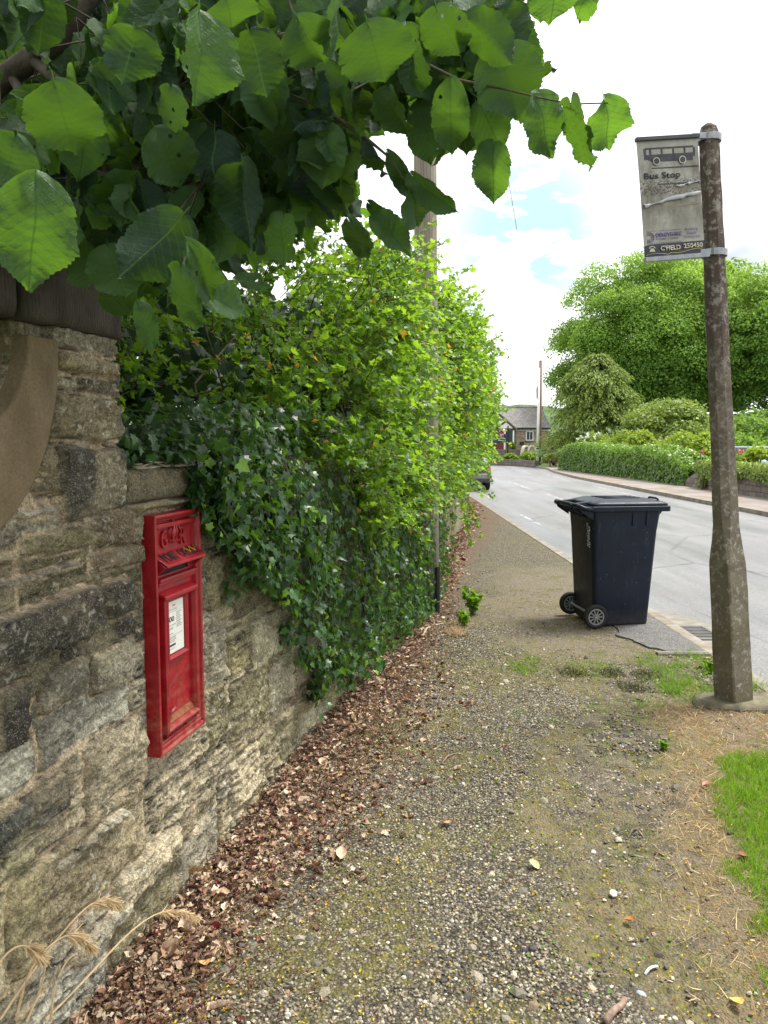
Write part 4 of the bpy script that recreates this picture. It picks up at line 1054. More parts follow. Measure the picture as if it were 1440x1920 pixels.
mb.tube([SM @ Vector((cxp + .018 * math.cos(a), -.005, zp_ + .002 + .014 * math.sin(a))) for a in np.linspace(.25, math.pi - .25, 9)], .003, 6)
mb.loft([[SM @ Vector((cxp + sx * w, -.0062, z)) for sx in (-1, 1)] + [SM @ Vector((cxp + sx * w, -.001, z)) for sx in (1, -1)] for w, z in ((.016, zp_ - .012), (.014, zp_ - .004), (.008, zp_ + .006))])
mb.build('telephone_symbol', cream, panel)
mb = MB(); mb.tube([SM @ Vector((fx(f), -.0055, fz(.955 - .012 * math.sin(f * 9)) - (.006 if f < .4 else -.004))) for f in np.linspace(.02, .95, 24)], .0012, 4); mb.build('yellow_scratch', plain('yellow_scratch_paint', (.6, .52, .2), .6), panel)
# frame rails, arms and clamps
dk = plain('dark_steel', (.05, .052, .055), .5, .5, .3)
mb = MB()
def rail(z0, z1, xa, xb): mb.hexa([SM @ Vector(v) for v in ((xa, -.016, z0), (xb, -.016, z0), (xb, .014, z0), (xa, .014, z0), (xa, -.016, z1), (xb, -.016, z1), (xb, .014, z1), (xa, .014, z1))])
rail(SH - .008, SH + .012, -.004, SW + .006); mb.build('top_rail', dk, stop, bevel=.002)
mb = MB(); rail(-.012, .012, -.002, SW + .02); mb.build('bottom_rail', M['galv'], stop, bevel=.002)
for zc_, za in ((tz - .075, SH), (None, .012)):
    pz = (SM @ Vector((SW, 0, za)))
    z_ = pz.z + .01; ox = axis_x(z_); wv = .062 if zc_ else .067
    mb = MB(); n_ = 20
    rings = [[(ox + math.cos(a) * wv, math.sin(a) * wv, z_ - .018), (ox + math.cos(a) * (wv + .003), math.sin(a) * (wv + .003), z_ - .018), (ox + math.cos(a) * (wv + .003), math.sin(a) * (wv + .003), z_ + .018), (ox + math.cos(a) * wv, math.sin(a) * wv, z_ + .018)] for a in np.linspace(0, 2 * math.pi, n_)]
    mb.loft(rings, cap=False)
    mb.hexa([(pz.x - .03, pz.y - .006, z_ - .02), (ox - wv * .6, -wv * .8 - .006, z_ - .016), (ox - wv * .6, -wv * .8 + .006, z_ - .016), (pz.x - .03, pz.y + .006, z_ - .02), (pz.x - .03, pz.y - .006, z_ + .008), (ox - wv * .6, -wv * .8 - .006, z_ + .016), (ox - wv * .6, -wv * .8 + .006, z_ + .016), (pz.x - .03, pz.y + .006, z_ + .008)])
    cl = mb.build('clamp', M['galv'], stop, bevel=.0015)
    mb = MB(); mb.tube([(ox - wv - .004, -.03, z_), (ox - wv - .012, -.034, z_)], .007, 6); mb.build('bolt', M['galv'], cl)

# ------------------------------------------------------------------ wheelie bin
def bin_mat():
    t = NT('navy_bin_plastic'); p = t.pos()
    c = t.mix(t.mr(t.noise(p, 5, 4), .3, .7), (0.005, 0.008, 0.018), (0.008, 0.013, 0.026)); c = t.mix(t.mr(t.noise(t.mapv(p, (1, 1, .12)), 34, 4, .7), .62, .74, 0, .35), c, (0.05, 0.055, 0.065))
    sp = t.vor(p, 19); c = t.mix(t.mr(sp.outputs['Distance'], .035, .06, .6, 0), c, (0.3, 0.32, 0.33)); c = t.mix(t.math('MULTIPLY', t.mr(t.noise(t.mapv(p, (3, 3, .5)), 9, 6, .75), .58, .7), .3), c, (0.07, 0.075, 0.085)); c = t.mix(t.mr(t.vor(p, 47).outputs['Distance'], .03, .06, .45, 0), c, (0.2, 0.2, 0.2))
    dust = t.n('ShaderNodeSeparateXYZ', {'Vector': p}); c = t.mix(t.math('MULTIPLY', t.mr(dust.outputs[2], 0, .14, .55, 0), t.noise(p, 18, 4)), c, (0.12, 0.1, 0.08))
    return t.end(t.pbr(c, t.mr(t.noise(p, 14, 4), .3, .7, .38, .52), .22, t.bump(t.noise(p, 240, 3), .12, .002)))
M['bin'] = bin_mat()
g1 = ground(1216, 1173, .004); g0 = ground(1113, 1179, .004)
fw = Vector((g1[0] - g0[0], g1[1] - g0[1], 0)).normalized(); fw = (fw + Vector((0, -.08, 0))).normalized()
lf = Vector((-fw.y, fw.x, 0))                                  # away from the camera
BM_ = Matrix(((fw.x, lf.x, 0, g1[0]), (fw.y, lf.y, 0, g1[1]), (0, 0, 1, .0125), (0, 0, 0, 1)))
binr = empty('wheelie_bin', mat=BM_, label='dark blue wheelie bin with closed lid standing by the kerb on gravel', cat='wheelie bin')
# local: x forward (0 = front foot, negative to the rear), y to the far side (0 = near face), z up
def rrect(x0, x1, y0, y1, r, z, n=5):
    pts = []
    for cx_, cy_, a0 in ((x1 - r, y0 + r, -math.pi / 2), (x1 - r, y1 - r, 0), (x0 + r, y1 - r, math.pi / 2), (x0 + r, y0 + r, math.pi)):
        for k in range(n + 1): a = a0 + math.pi / 2 * k / n; pts.append((cx_ + r * math.cos(a), cy_ + r * math.sin(a), z))
    return pts
RB = -.475
mb = MB()
mb.loft([rrect(RB + .02, .0, .025, .445, .03, .0), rrect(RB, .004, .015, .455, .035, .02), rrect(RB - .015, .02, .0, .47, .04, .3), rrect(RB - .04, .05, -.02, .49, .045, .78), rrect(RB - .055, .07, -.032, .502, .045, .95), rrect(RB - .055, .07, -.032, .502, .045, .995)])
mb.build('body', M['bin'], binr, smooth=True, bevel=.0)
ob = bpy.data.objects['body']
mb = MB()
mb.loft([rrect(RB - .075, .135, -.055, .525, .03, .955), rrect(RB - .08, .14, -.06, .53, .03, .96), rrect(RB - .08, .14, -.06, .53, .03, .997), rrect(RB - .075, .135, -.055, .525, .03, 1.0)])
mb.add([(.065, .06, .955), (.065, .41, .955), (.13, .41, .955), (.13, .06, .955), (.055, .06, .86), (.055, .41, .86)], [(0, 3, 2, 1), (0, 1, 5, 4), (3, 0, 4), (1, 2, 5), (2, 3, 4, 5)])
for x in (-.18, -.06): mb.box((x - .006, -.038, .84), (x + .006, -.02, .955))
mb.build('rim', M['bin'], binr, bevel=.004)
# lid
lid = MB()
lid.loft([rrect(RB - .06, .125, -.05, .52, .04, 1.002), rrect(RB - .06, .125, -.05, .52, .04, 1.018), rrect(RB - .03, .1, -.03, .5, .05, 1.03), rrect(RB + .03, .03, .02, .45, .05, 1.05), rrect(RB + .08, -.03, .08, .39, .05, 1.053)])
for y in (.12, .2, .28, .36): lid.box((RB + .1, y - .012, 1.05), (-.06, y + .012, 1.0585))
lo = lid.build('lid', M['bin'], binr, smooth=True, bevel=0)
mb = MB(); mb.tube([(.06, .02, 1.022), (.055, .02, 1.052), (.05, .045, 1.058), (.05, .15, 1.058), (.055, .175, 1.052), (.06, .175, 1.022)], .009, 8); mb.build('lid_grip', M['bin'], lo, smooth=True)
for y in (.06, .38):
    mb = MB(); mb.hexa([(RB - .2, y, .985), (RB + .12, y, 1.022), (RB + .12, y + .05, 1.022), (RB - .2, y + .05, .985), (RB - .2, y, 1.015), (RB + .12, y + .012, 1.05), (RB + .12, y + .038, 1.05), (RB - .2, y + .05, 1.015)]); mb.build('hinge_arm', M['bin'], lo, bevel=.006)
hb = MB(); hb.tube([(RB - .06, -.045, .975), (RB - .13, -.045, .985), (RB - .165, -.035, 1.0), (RB - .175, .0, 1.006), (RB - .175, .47, 1.006), (RB - .165, .505, 1.0), (RB - .13, .515, .985), (RB - .06, .515, .975)], .019, 10)
hb.build('push_bar', M['bin'], binr, smooth=True)
for y in (-.04, .11, .225, .34, .49):
    mb = MB(); mb.add([(RB - .05, y, .99), (RB - .17, y, 1.0), (RB - .15, y, .955), (RB - .05, y, .89), (RB - .05, y + .016, .99), (RB - .17, y + .016, 1.0), (RB - .15, y + .016, .955), (RB - .05, y + .016, .89)], [(0, 1, 2, 3), (4, 7, 6, 5), (0, 4, 5, 1), (1, 5, 6, 2), (2, 6, 7, 3)]); mb.build('bar_bracket', M['bin'], binr, bevel=.003)
M['rubber'] = plain('tyre_rubber', (0.014, 0.014, 0.015), .7, .25); M['rim'] = plain('grey_rim_plastic', (.17, .17, .165), .5, .3, var=.15)
def bin_wheel(y, s):
    R_ = .1; cxw, czw = RB - .01, R_ - .008
    mb = MB(); pr = [(.068, -.02), (.09, -.024), (.1, -.014), (.1, .014), (.09, .024), (.068, .02)]
    rings = [[(cxw + r * math.cos(a), y + d, czw + r * math.sin(a)) for r, d in pr] for a in np.linspace(0, 2 * math.pi, 33)]
    mb.loft(rings, cap=False); w = empty('wheel', (0, 0, 0)); w.parent = binr
    mb.build('tyre', M['rubber'], w, smooth=True)
    mb = MB(); pr = [(.058, -.021), (.068, -.021), (.069, 0), (.058, 0)]
    mb.loft([[(cxw + r * math.cos(a), y + d * s, czw + r * math.sin(a)) for r, d in pr + pr[:1]] for a in np.linspace(0, 2 * math.pi, 33)], cap=False)
    mb.tube([(cxw, y - .0 * s, czw), (cxw, y - .026 * s, czw)], .015, 12)
    for k in range(10):
        a = 2 * math.pi * k / 10; c_, s_ = math.cos(a), math.sin(a); p_ = (-s_ * .0045, c_ * .0045)
        mb.hexa([(cxw + c_ * r + q * p_[0], y + d * s, czw + s_ * r + q * p_[1]) for d in (-.019, -.006) for r, q in ((.012, -1), (.06, -1), (.06, 1), (.012, 1))])
    mb.build('rim', M['rim'], w, bevel=.001)
    mb = MB(); mb.tube([(cxw, y + .004 * s, czw), (cxw, y + .01 * s, czw)], .068, 24); mb.build('wheel_disc', M['black'], w)
bin_wheel(-.035, 1); bin_wheel(.505, 1)
mb = MB(); mb.tube([(RB - .01, -.02, .092), (RB - .01, .49, .092)], .012, 8); mb.build('axle', M['galv'], binr)
# white scuffed lettering down the back
wp = plain('scuffed_white_paint', (.4, .41, .4), .7); mb = MB(); rb_ = np.random.default_rng(3)
for k in range(46):
    z = .66 + .2 * (k % 14) / 14 + rb_.uniform(-.006, .006); y = .03 + rb_.uniform(0, .06); x = RB - .034 - (z - .5) * .055
    mb.hexa([(x - .002, y, z), (x - .002, y + .012, z + .004), (x + .004, y + .012, z + .004), (x + .004, y, z), (x - .002, y, z + .003 + rb_.uniform(0, .006)), (x - .002, y + .009, z + .009), (x + .004, y + .009, z + .009), (x + .004, y, z + .005)])
mb.build('stencil_mark', wp, binr)
# ------------------------------------------------------------------ big-leaved hazel arching over the wall
def hazel_leaf(rows, cols, pleat=.019, fold=.30, droop=.26, twist=0.0, side=0.0, wav=.05):
    t = np.linspace(0, 1, rows); s = np.linspace(-1, 1, cols)
    w = np.interp(t, [0, .03, .08, .16, .28, .42, .55, .66, .75, .82, .88, .93, .97, 1.0], [.03, .15, .265, .355, .425, .452, .445, .40, .325, .235, .14, .07, .03, .002])
    w[0] = .02
    Tt, Ss = np.meshgrid(t, s, indexing='ij'); Wd = w[:, None] * np.ones_like(Ss)
    edge = np.abs(Ss) > .99
    ser = np.where(np.arange(rows) % 2 == 0, 1.0, .955); lob = 1 + .035 * np.sin(Tt * 38) * (Tt > .3)
    X = Ss * Wd * np.where(edge, ser[:, None], 1) * lob
    Y = Tt - .10 * (1 - Tt) ** 2 * np.abs(Ss) * 1.6 * (Tt < .5) + .02 * np.abs(Ss)
    Y = Y + np.where(edge, np.where(np.arange(rows) % 2 == 0, .012, 0)[:, None], 0)
    k = (Y - .75 * np.abs(X)) * 8.5
    Z = fold * np.abs(X) - droop * Tt ** 2.2 + wav * np.sin(Tt * 7 + X * 4 + side * 9) + twist * X * Tt + .06 * (np.abs(Ss) ** 3) * np.sin(Tt * 16 + np.sign(Ss) * 1.3) + pleat * np.cos(2 * np.pi * k) * np.minimum(1, np.abs(X) * 8) - .34 * np.abs(X) ** 2
    X = X + side * Tt ** 2
    V = np.stack([X, Y, Z], -1).reshape(-1, 3); Fc = grid_faces(rows, cols)
    st = np.array([(-.008, 0, 0), (.008, 0, 0), (.006, -.22, -.03), (-.006, -.22, -.03)]); n = len(V)
    V = np.concatenate([V, st]); Fc = np.concatenate([Fc, [[n, n + 3, n + 2, n + 1]]])
    return V, Fc
VAR = [dict(), dict(fold=.62, droop=.42, twist=.25), dict(fold=.12, droop=.5, twist=-.45, side=.12), dict(fold=.95, droop=.2, side=-.1), dict(fold=.45, droop=-.1, twist=.5, side=.08, wav=.09)]
HI = [hazel_leaf(44, 11, **k) for k in VAR]; LO = [hazel_leaf(26, 7, **k) for k in VAR]
LV, LF = HI[0]; LV2, LF2 = LO[0]
def scatter_var(Ts, pick, P, R, S):
    Vs = np.zeros((len(P), len(Ts[0][0]), 3)); lc = np.zeros_like(Vs)
    for i, (T, Fc) in enumerate(Ts):
        m = pick == i
        if m.any(): Vs[m] = scatter(T, Fc, P[m], R[m], S[m])[0].reshape(-1, len(T), 3)
        lc[m] = Ts[0][0]
    n = Vs.shape[1]; Fa = (Ts[0][1][None] + (np.arange(len(P)) * n)[:, None, None]).reshape(-1, 4)
    return Vs.reshape(-1, 3), Fa, lc.reshape(-1, 3)
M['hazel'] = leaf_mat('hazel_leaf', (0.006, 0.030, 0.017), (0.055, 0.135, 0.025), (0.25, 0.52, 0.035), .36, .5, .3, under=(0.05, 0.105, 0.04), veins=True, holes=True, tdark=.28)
M['bark'] = plain('grey_brown_bark', (.085, .07, .055), .85, .2, var=.5, scale=26, bump=.7, bscale=90)
HZ = [  # base px, tip px, width px, distance, tint (dark for shaded leaves, bright for backlit ones)
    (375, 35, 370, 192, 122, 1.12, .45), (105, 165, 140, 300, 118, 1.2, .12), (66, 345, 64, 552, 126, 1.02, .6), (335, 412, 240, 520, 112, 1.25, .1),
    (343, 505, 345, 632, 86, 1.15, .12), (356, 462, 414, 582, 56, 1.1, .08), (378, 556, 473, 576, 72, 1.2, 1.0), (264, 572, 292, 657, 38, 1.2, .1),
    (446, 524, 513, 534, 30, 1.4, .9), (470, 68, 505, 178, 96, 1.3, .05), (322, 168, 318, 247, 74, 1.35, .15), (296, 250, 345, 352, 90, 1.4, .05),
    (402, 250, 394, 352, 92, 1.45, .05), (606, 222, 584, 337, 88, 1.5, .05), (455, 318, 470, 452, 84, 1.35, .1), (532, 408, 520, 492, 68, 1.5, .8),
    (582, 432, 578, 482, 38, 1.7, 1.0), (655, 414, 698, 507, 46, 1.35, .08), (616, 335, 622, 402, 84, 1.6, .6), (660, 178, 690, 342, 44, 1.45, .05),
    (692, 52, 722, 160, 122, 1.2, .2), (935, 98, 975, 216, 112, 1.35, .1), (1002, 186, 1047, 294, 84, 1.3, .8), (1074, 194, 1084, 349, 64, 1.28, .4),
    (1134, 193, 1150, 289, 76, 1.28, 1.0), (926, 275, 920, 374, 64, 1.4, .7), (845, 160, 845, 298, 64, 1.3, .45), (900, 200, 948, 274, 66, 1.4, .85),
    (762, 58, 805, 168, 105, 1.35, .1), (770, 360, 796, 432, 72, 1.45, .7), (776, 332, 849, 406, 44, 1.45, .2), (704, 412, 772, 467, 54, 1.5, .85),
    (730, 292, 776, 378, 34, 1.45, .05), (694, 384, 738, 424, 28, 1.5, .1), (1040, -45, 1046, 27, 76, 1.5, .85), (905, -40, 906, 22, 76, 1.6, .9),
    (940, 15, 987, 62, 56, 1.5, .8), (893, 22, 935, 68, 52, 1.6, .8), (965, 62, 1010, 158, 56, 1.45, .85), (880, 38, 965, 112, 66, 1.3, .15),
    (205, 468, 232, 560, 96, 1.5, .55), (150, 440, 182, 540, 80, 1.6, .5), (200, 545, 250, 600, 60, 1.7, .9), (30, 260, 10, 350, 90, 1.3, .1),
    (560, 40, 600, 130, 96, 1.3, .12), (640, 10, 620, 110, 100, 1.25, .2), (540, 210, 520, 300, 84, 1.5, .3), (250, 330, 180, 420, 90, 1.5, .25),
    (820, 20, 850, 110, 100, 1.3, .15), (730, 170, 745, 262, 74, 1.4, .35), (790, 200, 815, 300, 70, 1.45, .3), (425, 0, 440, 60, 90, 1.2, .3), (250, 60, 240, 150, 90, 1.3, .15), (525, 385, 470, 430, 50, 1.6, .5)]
SIL = [(-60, -60), (990, -60), (985, 20), (955, 50), (1000, 130), (1005, 175), (975, 200), (945, 215), (935, 262), (905, 285), (860, 280), (825, 285), (790, 240), (760, 215), (715, 225), (690, 262), (655, 320),
       (690, 395), (680, 430), (640, 410), (600, 432), (560, 448), (520, 480), (500, 505), (455, 505), (420, 540), (370, 560), (300, 580), (240, 570), (190, 535), (130, 505), (0, 505), (-60, 500)]
P_, Y_, Z_, S_c, T_i = [], [], [], [], []
fwdv = np.array((0, math.cos(TH), -math.sin(TH)))
for (bx, by, tx_, ty_, wd_, d, ti) in HZ:
    a = at_d(bx, by, d); b = at_d(tx_, ty_, d + rng.uniform(-.03, .05)); ax_ = b - a; L = np.linalg.norm(ax_)
    view = (a + b) / 2 - CAM; view /= np.linalg.norm(view); nz = (-view if ti > .15 or rng.random() < .5 else view) + rng.normal(size=3) * .42
    wm = wd_ / F * d; P_.append(a); Y_.append(ax_); Z_.append(nz); S_c.append((wm / .86, L, L * rng.uniform(.7, 1.2))); T_i.append(ti)
na = len(P_)
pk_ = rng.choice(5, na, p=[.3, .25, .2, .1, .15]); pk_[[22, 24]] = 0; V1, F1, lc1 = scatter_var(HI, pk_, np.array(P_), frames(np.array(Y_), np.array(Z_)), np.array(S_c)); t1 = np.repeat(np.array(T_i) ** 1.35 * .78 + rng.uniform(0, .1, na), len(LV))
# the rest of the crown: leaves through its whole depth
def crown_points(n):
    out = []
    while len(out) < n:
        px = rng.uniform(-60, 1000); py = rng.uniform(-60, 600); d = rng.choice([rng.uniform(1.45, 2.0), rng.uniform(1.8, 3.2), rng.uniform(2.6, 4.8)])
        if px > 700 and d > 2.2: d = rng.uniform(1.4, 2.4)
        if in_poly(np.array([px]), np.array([py + 105 / d * 1.25]), SIL)[0] and in_poly(np.array([px]), np.array([py]), SIL)[0]: out.append(at_d(px, py, d))
    return np.array(out)
Pc = crown_points(2100)
Po = np.stack([rng.uniform(-2.9, .9, 1500), rng.uniform(-.5, 4.2, 1500), rng.uniform(2.15, 4.3, 1500)], 1)
px, py = project(Po); front = Po[:, 1] > .15; inside = front & (px > -90) & (px < 1540) & (py > -110)
dPo = np.linalg.norm(Po - CAM, axis=1); keep = (~inside) | (in_poly(px, py + 130 / dPo, SIL) & (dPo > 1.6)); keep &= ~(dPo < 1.2); keep &= ~((Po[:, 0] > -.1) & (Po[:, 1] < 1.2)); keep &= ~((Po[:, 1] > 3.2) & (Po[:, 2] > 3.3))
Po = Po[keep]
Ps = np.stack([rng.uniform(-1.7, .6, 5200), rng.uniform(1.6, 5.4, 5200), rng.uniform(2.5, 4.4, 5200)], 1); px, py = project(Ps); dPs = np.linalg.norm(Ps - CAM, axis=1); Ps = Ps[((py < -20) | in_poly(px, py + 150 / dPs, SIL)) & (dPs > 1.7)]; Po = np.concatenate([Po, Ps])  # extra crown leaves, mostly out of view, added to shade hedge and wall
def off_branch(Q):
    px, py = project(Q); d = np.linalg.norm(Q - CAM, axis=1); m = np.full(len(Q), 1e9); bp = np.array([(-40, 195), (0, 160), (60, 110), (110, 75), (170, 0), (210, -80)], float)
    for a, b in zip(bp[:-1], bp[1:]):
        for oy in (0, 45): t = np.clip(((px - a[0]) * (b - a)[0] + (py + oy - a[1]) * (b - a)[1]) / ((b - a) @ (b - a)), 0, 1); m = np.minimum(m, np.hypot(px - a[0] - t * (b - a)[0], py + oy - a[1] - t * (b - a)[1]))
    return Q[(m > 42) | (d > 2.15)]
Pc = off_branch(Pc); Po = off_branch(Po); Pa = np.concatenate([Pc, Po]); n = len(Pa)
down = np.stack([rng.normal(0, .42, n), rng.normal(0, .42, n), rng.normal(-.95, .25, n)], 1); nrm_ = rand_dir(n); nrm_[:, 2] = np.abs(nrm_[:, 2]) * .7
L = rng.uniform(.055, .095, n); L[:len(Pc)] *= np.clip(np.linalg.norm(Pc - CAM, axis=1) / 2.2, 1, 1.45); sc = np.stack([L * rng.uniform(.85, 1.08, n), L, L * rng.uniform(.4, 1.8, n)], 1)
V2, F2, lc2 = scatter_var(LO, rng.choice(5, n, p=[.2, .25, .2, .2, .15]), Pa, frames(down, nrm_), sc); t2 = np.repeat(np.clip(np.where(rng.random(n) < .74, rng.normal(.12, .12, n), rng.normal(.75, .2, n)), 0, 1), len(LV2))  # tint darkens most leaves as shaded and brightens the rest as backlit
hz = empty('hazel_tree', (-1.55, 2.75, 0), 'overhanging hazel tree with broad toothed hanging leaves above the letter box', 'tree')
hz.location = (0, 0, 0)
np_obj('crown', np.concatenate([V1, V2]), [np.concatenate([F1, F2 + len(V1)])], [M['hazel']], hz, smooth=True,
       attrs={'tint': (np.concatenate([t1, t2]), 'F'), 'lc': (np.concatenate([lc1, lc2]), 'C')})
ob = bpy.data.objects['crown']; ob.data.attributes.remove(ob.data.attributes['lc'])
at = ob.data.attributes.new('lc', 'FLOAT_VECTOR', 'POINT'); at.data.foreach_set('vector', np.concatenate([lc1, lc2]).astype(np.float32).ravel())
mb = MB()
A_ = lambda x, y, d: Vector(at_d(x, y, d))
mb.tube([(-1.55, 2.75, -.1), (-1.58, 2.72, .7), (-1.5, 2.6, 1.3), (-1.42, 2.45, 1.8)], [.085, .075, .062, .05], 12)
mb.build('trunk', M['bark'], hz, smooth=True)
limbs = [([(-1.42, 2.45, 1.8), A_(-120, 215, 2.15), A_(-20, 170, 2.08), A_(25, 135, 2.02), A_(90, 90, 2.0), A_(130, 50, 2.0), A_(172, -12, 2.0), A_(230, -120, 2.1)], [.04, .032, .027, .024, .0235, .022, .019, .012]),
         ([A_(60, 112, 2.0), A_(160, 195, 1.9), A_(205, 158, 1.85), A_(260, 145, 1.75), A_(400, 100, 1.6), A_(560, 60, 1.5), A_(740, 90, 1.4)], [.012, .009, .008, .007, .006, .005, .003]),
         ([A_(740, 90, 1.4), A_(860, 150, 1.35), A_(960, 170, 1.32), A_(1010, 183, 1.3), A_(1075, 195, 1.28), A_(1140, 193, 1.28)], [.003, .0022, .0016, .0013, .0011, .0009]),
         ([A_(20, 140, 2.02), A_(110, 300, 1.8), A_(200, 330, 1.7), A_(290, 380, 1.6), A_(340, 440, 1.4), A_(350, 505, 1.2)], [.01, .008, .006, .005, .003, .002]),
         ([A_(230, -120, 2.1), A_(420, -90, 1.9), A_(650, -60, 1.7), A_(860, -40, 1.6), A_(1040, -45, 1.5)], [.012, .01, .008, .005, .002]),
         ([A_(560, 60, 1.5), A_(600, 200, 1.5), A_(690, 262, 1.46), A_(730, 295, 1.45), A_(772, 360, 1.45)], [.005, .004, .003, .002, .0012]),
         ([A_(420, -90, 1.9), A_(195, 0, 1.9), A_(215, 60, 1.8), A_(260, 130, 1.7), A_(330, 165, 1.5)], [.004, .004, .004, .003, .002])]
for pts, rs in limbs:
    mb = MB(); mb.tube(pts, rs, 9); mb.build('branch', M['bark'], hz, smooth=True)
# fine twigs reaching towards the leaves
lp = np.array([tuple(p) for pts, _ in limbs for p in pts]); sel = rng.choice(np.nonzero(np.linalg.norm(Pc - CAM, axis=1) < 2.6)[0], 150, replace=False)
tw = []
for i in sel:
    e = Pc[i]; s = lp[np.argmin(np.linalg.norm(lp - e, axis=1))]; m1 = s + (e - s) * .4 + rng.normal(size=3) * .04 + np.array((0, 0, .05)); m2 = s + (e - s) * .75 + rng.normal(size=3) * .03 + np.array((0, 0, .03)); tw.append([s, m1, m2, e])
V, Fq = tubes(np.array(tw), np.tile(np.array([.0025, .002, .0015, .001]), (len(tw), 1)), 4)
np_obj('twig', V, [Fq], [M['bark']], hz, smooth=True)

# ------------------------------------------------------------------ hedge behind the wall (hawthorn and field maple)
MV, MF = mirror_leaf([(0, 0), (.16, .06), (.44, .14), (.30, .33), (.56, .52), (.34, .62), (.22, .62), (.12, .84), (0, 1.0)], [0, .35, .65, 1.0], .22, .2)
M['maple'] = leaf_mat('hedge_leaf', (0.016, 0.058, 0.014), (0.135, 0.285, 0.025), (0.42, 0.70, 0.036), .44, .42, .35, autumn=(0.42, 0.24, 0.03))
M['inner'] = leaf_mat('shade_dark_leaf', (0.010, 0.034, 0.010), (0.03, 0.075, 0.014), (0.10, 0.22, 0.02), .2, .5, .25)  # darker copy of the hedge leaf, interior shade put into its colour
M['twig'] = plain('twig_brown', (.10, .075, .05), .8, .2, var=.4)
wall_x = lambda y: np.interp(y, [1.0, 2.129, 4.177, 6.9, 10.9, 14, 18, 22, 27], [-1.05, -.796, -.34, .24, .87, 1.45, 1.98, 2.15, 1.95])
hedge_top = lambda y: np.interp(y, [2.2, 3, 4.5, 6.6, 8.0, 9.5, 13, 18, 24], [2.3, 2.45, 2.66, 3.02, 2.98, 3.15, 3.5, 3.75, 3.8])
def hedge(name, label, y0, y1, nsh, leaf, per, dens_pow, bulge, parent_label=None, zlow=1.0, seed=1, tint0=.45, overhang=.0):
    r = np.random.default_rng(seed)
    y = y0 + (y1 - y0) * r.random(nsh) ** dens_pow; top = hedge_top(y) - .12 + .25 * (fbm(y * 1.7, y * 0 + seed, 91, 3) - .5)
    zf = r.random(nsh) ** .95; z = zlow + (top - zlow) * zf
    bulge = bulge * np.interp(y, [2.4, 3.2, 4.2], [-1.6, -.8, 1]) * np.interp(y, [5.6, 6.3, 7.3, 8.2], [1, .5, .35, 1])
    prof = bulge * np.sin(np.clip((z - .9) / (top - .6), 0, 1) * math.pi) ** .7 + .30 * (fbm(y * 1.6, z * 1.6, 92, 3) - .5) * 2
    prof = np.where(z < 1.5, np.maximum(prof, .10 + .14 * ((y > 3.9) & (y < 8.0))), prof)
    dep = r.exponential(.22, nsh); dep = np.minimum(dep, 1.1)
    x = wall_x(y) + prof - dep - .05
    P0 = np.stack([x, y, z], 1)
    hol = (fbm(y * 1.5, z * 1.7, 191, 3) > .41 - .1 * (y > 8)) & ((y > 4.6) | (r.random(nsh) < np.interp(y, [2.3, 3.6, 4.6], [.15, .35, .9]))) & ((z > 1.35) | (fbm(y * 2.2, z * 0, 192, 2) > .42)) & ((y > 3.7) | (z > 1.75))
    y, z, x, top, zf, dep, prof, P0 = [q[hol] for q in (y, z, x, top, zf, dep, prof, P0)]; nsh = int(hol.sum())
    d = np.stack([.75 + r.normal(0, .5, nsh), r.normal(-.1, .6, nsh), .35 + r.normal(0, .5, nsh) + .5 * (zf > .85)], 1); d /= np.linalg.norm(d, axis=1, keepdims=True)
    ex_ = x + d[:, 0] * .35; ey_ = y + d[:, 1] * .2; nearp = (np.abs(ey_ - PY + .1) < .42) & (ex_ > PX - .26) & ((z < 1.2) | (z > 2.3) | (r.random(nsh) < .8)); x = np.where(nearp, x - np.where((z > 1.95) | (z < 1.2), .85, .45), x); P0[:, 0] = x
    Ln = r.uniform(.16, .42, nsh) * (1 + .8 * (r.random(nsh) < .08) + .7 * (zf > .85) * r.random(nsh))
    Ln = np.minimum(Ln, .58); Ln = np.where(y < 3.9, np.minimum(Ln, .3), Ln); k = 6; tt = np.linspace(0, 1, k)
    sag = np.array((0, 0, -1.)) * (.25 * Ln)[:, None]
    P = P0[:, None, :] + d[:, None, :] * (Ln[:, None] * tt[None, :])[..., None] + sag[:, None, :] * (tt ** 2)[None, :, None] + r.normal(0, .006, (nsh, k, 3))
    root = empty(name, (0, 0, 0), label, 'hedge')
    V, Fq = tubes(P, np.tile(np.linspace(.003, .0012, k), (nsh, 1)) * (leaf / .042), 3)
    np_obj('stems', V, [Fq], [M['twig']], root)
    # leaves along the shoots
    fr_ = np.tile(np.linspace(.12, 1, per), (nsh, 1)); seg = np.clip((fr_ * (k - 1)).astype(int), 0, k - 2); fr2 = fr_ * (k - 1) - seg
    ii = np.arange(nsh)[:, None]; Pl = P[ii, seg] * (1 - fr2)[..., None] + P[ii, seg + 1] * fr2[..., None]
    Pl = Pl.reshape(-1, 3); n = len(Pl); dd = np.repeat(d, per, 0)
    yax = dd * .5 + rand_dir(n) * .8 + np.array((.25, -.1, -.25)); zax = rand_dir(n) * .75 + np.array((.25, -.15, .85))
    s = leaf * r.uniform(.6, 1.25, n); tn = tint0 + .2 * (np.repeat(zf, per) - .4) + .22 * np.repeat(fr_.ravel() * 0 + 1, 1) * 0 + r.normal(0, .17, n) + .25 * (fr_.ravel() - .5) + .5 * (fbm(Pl[:, 1] * 1.3, Pl[:, 2] * 1.3, 95, 3) - .5)
    tn = np.clip(tn, 0, .95); tn[r.random(n) < .012] = 1.0
    V, Fc = scatter(MV, MF, Pl, frames(yax, zax), np.stack([s, s, s * r.uniform(.3, 1.5, n)], 1))
    np_obj('foliage', V, [Fc], [M['maple']], root, smooth=False, attrs={'tint': (np.repeat(tn, len(MV)), 'F')})
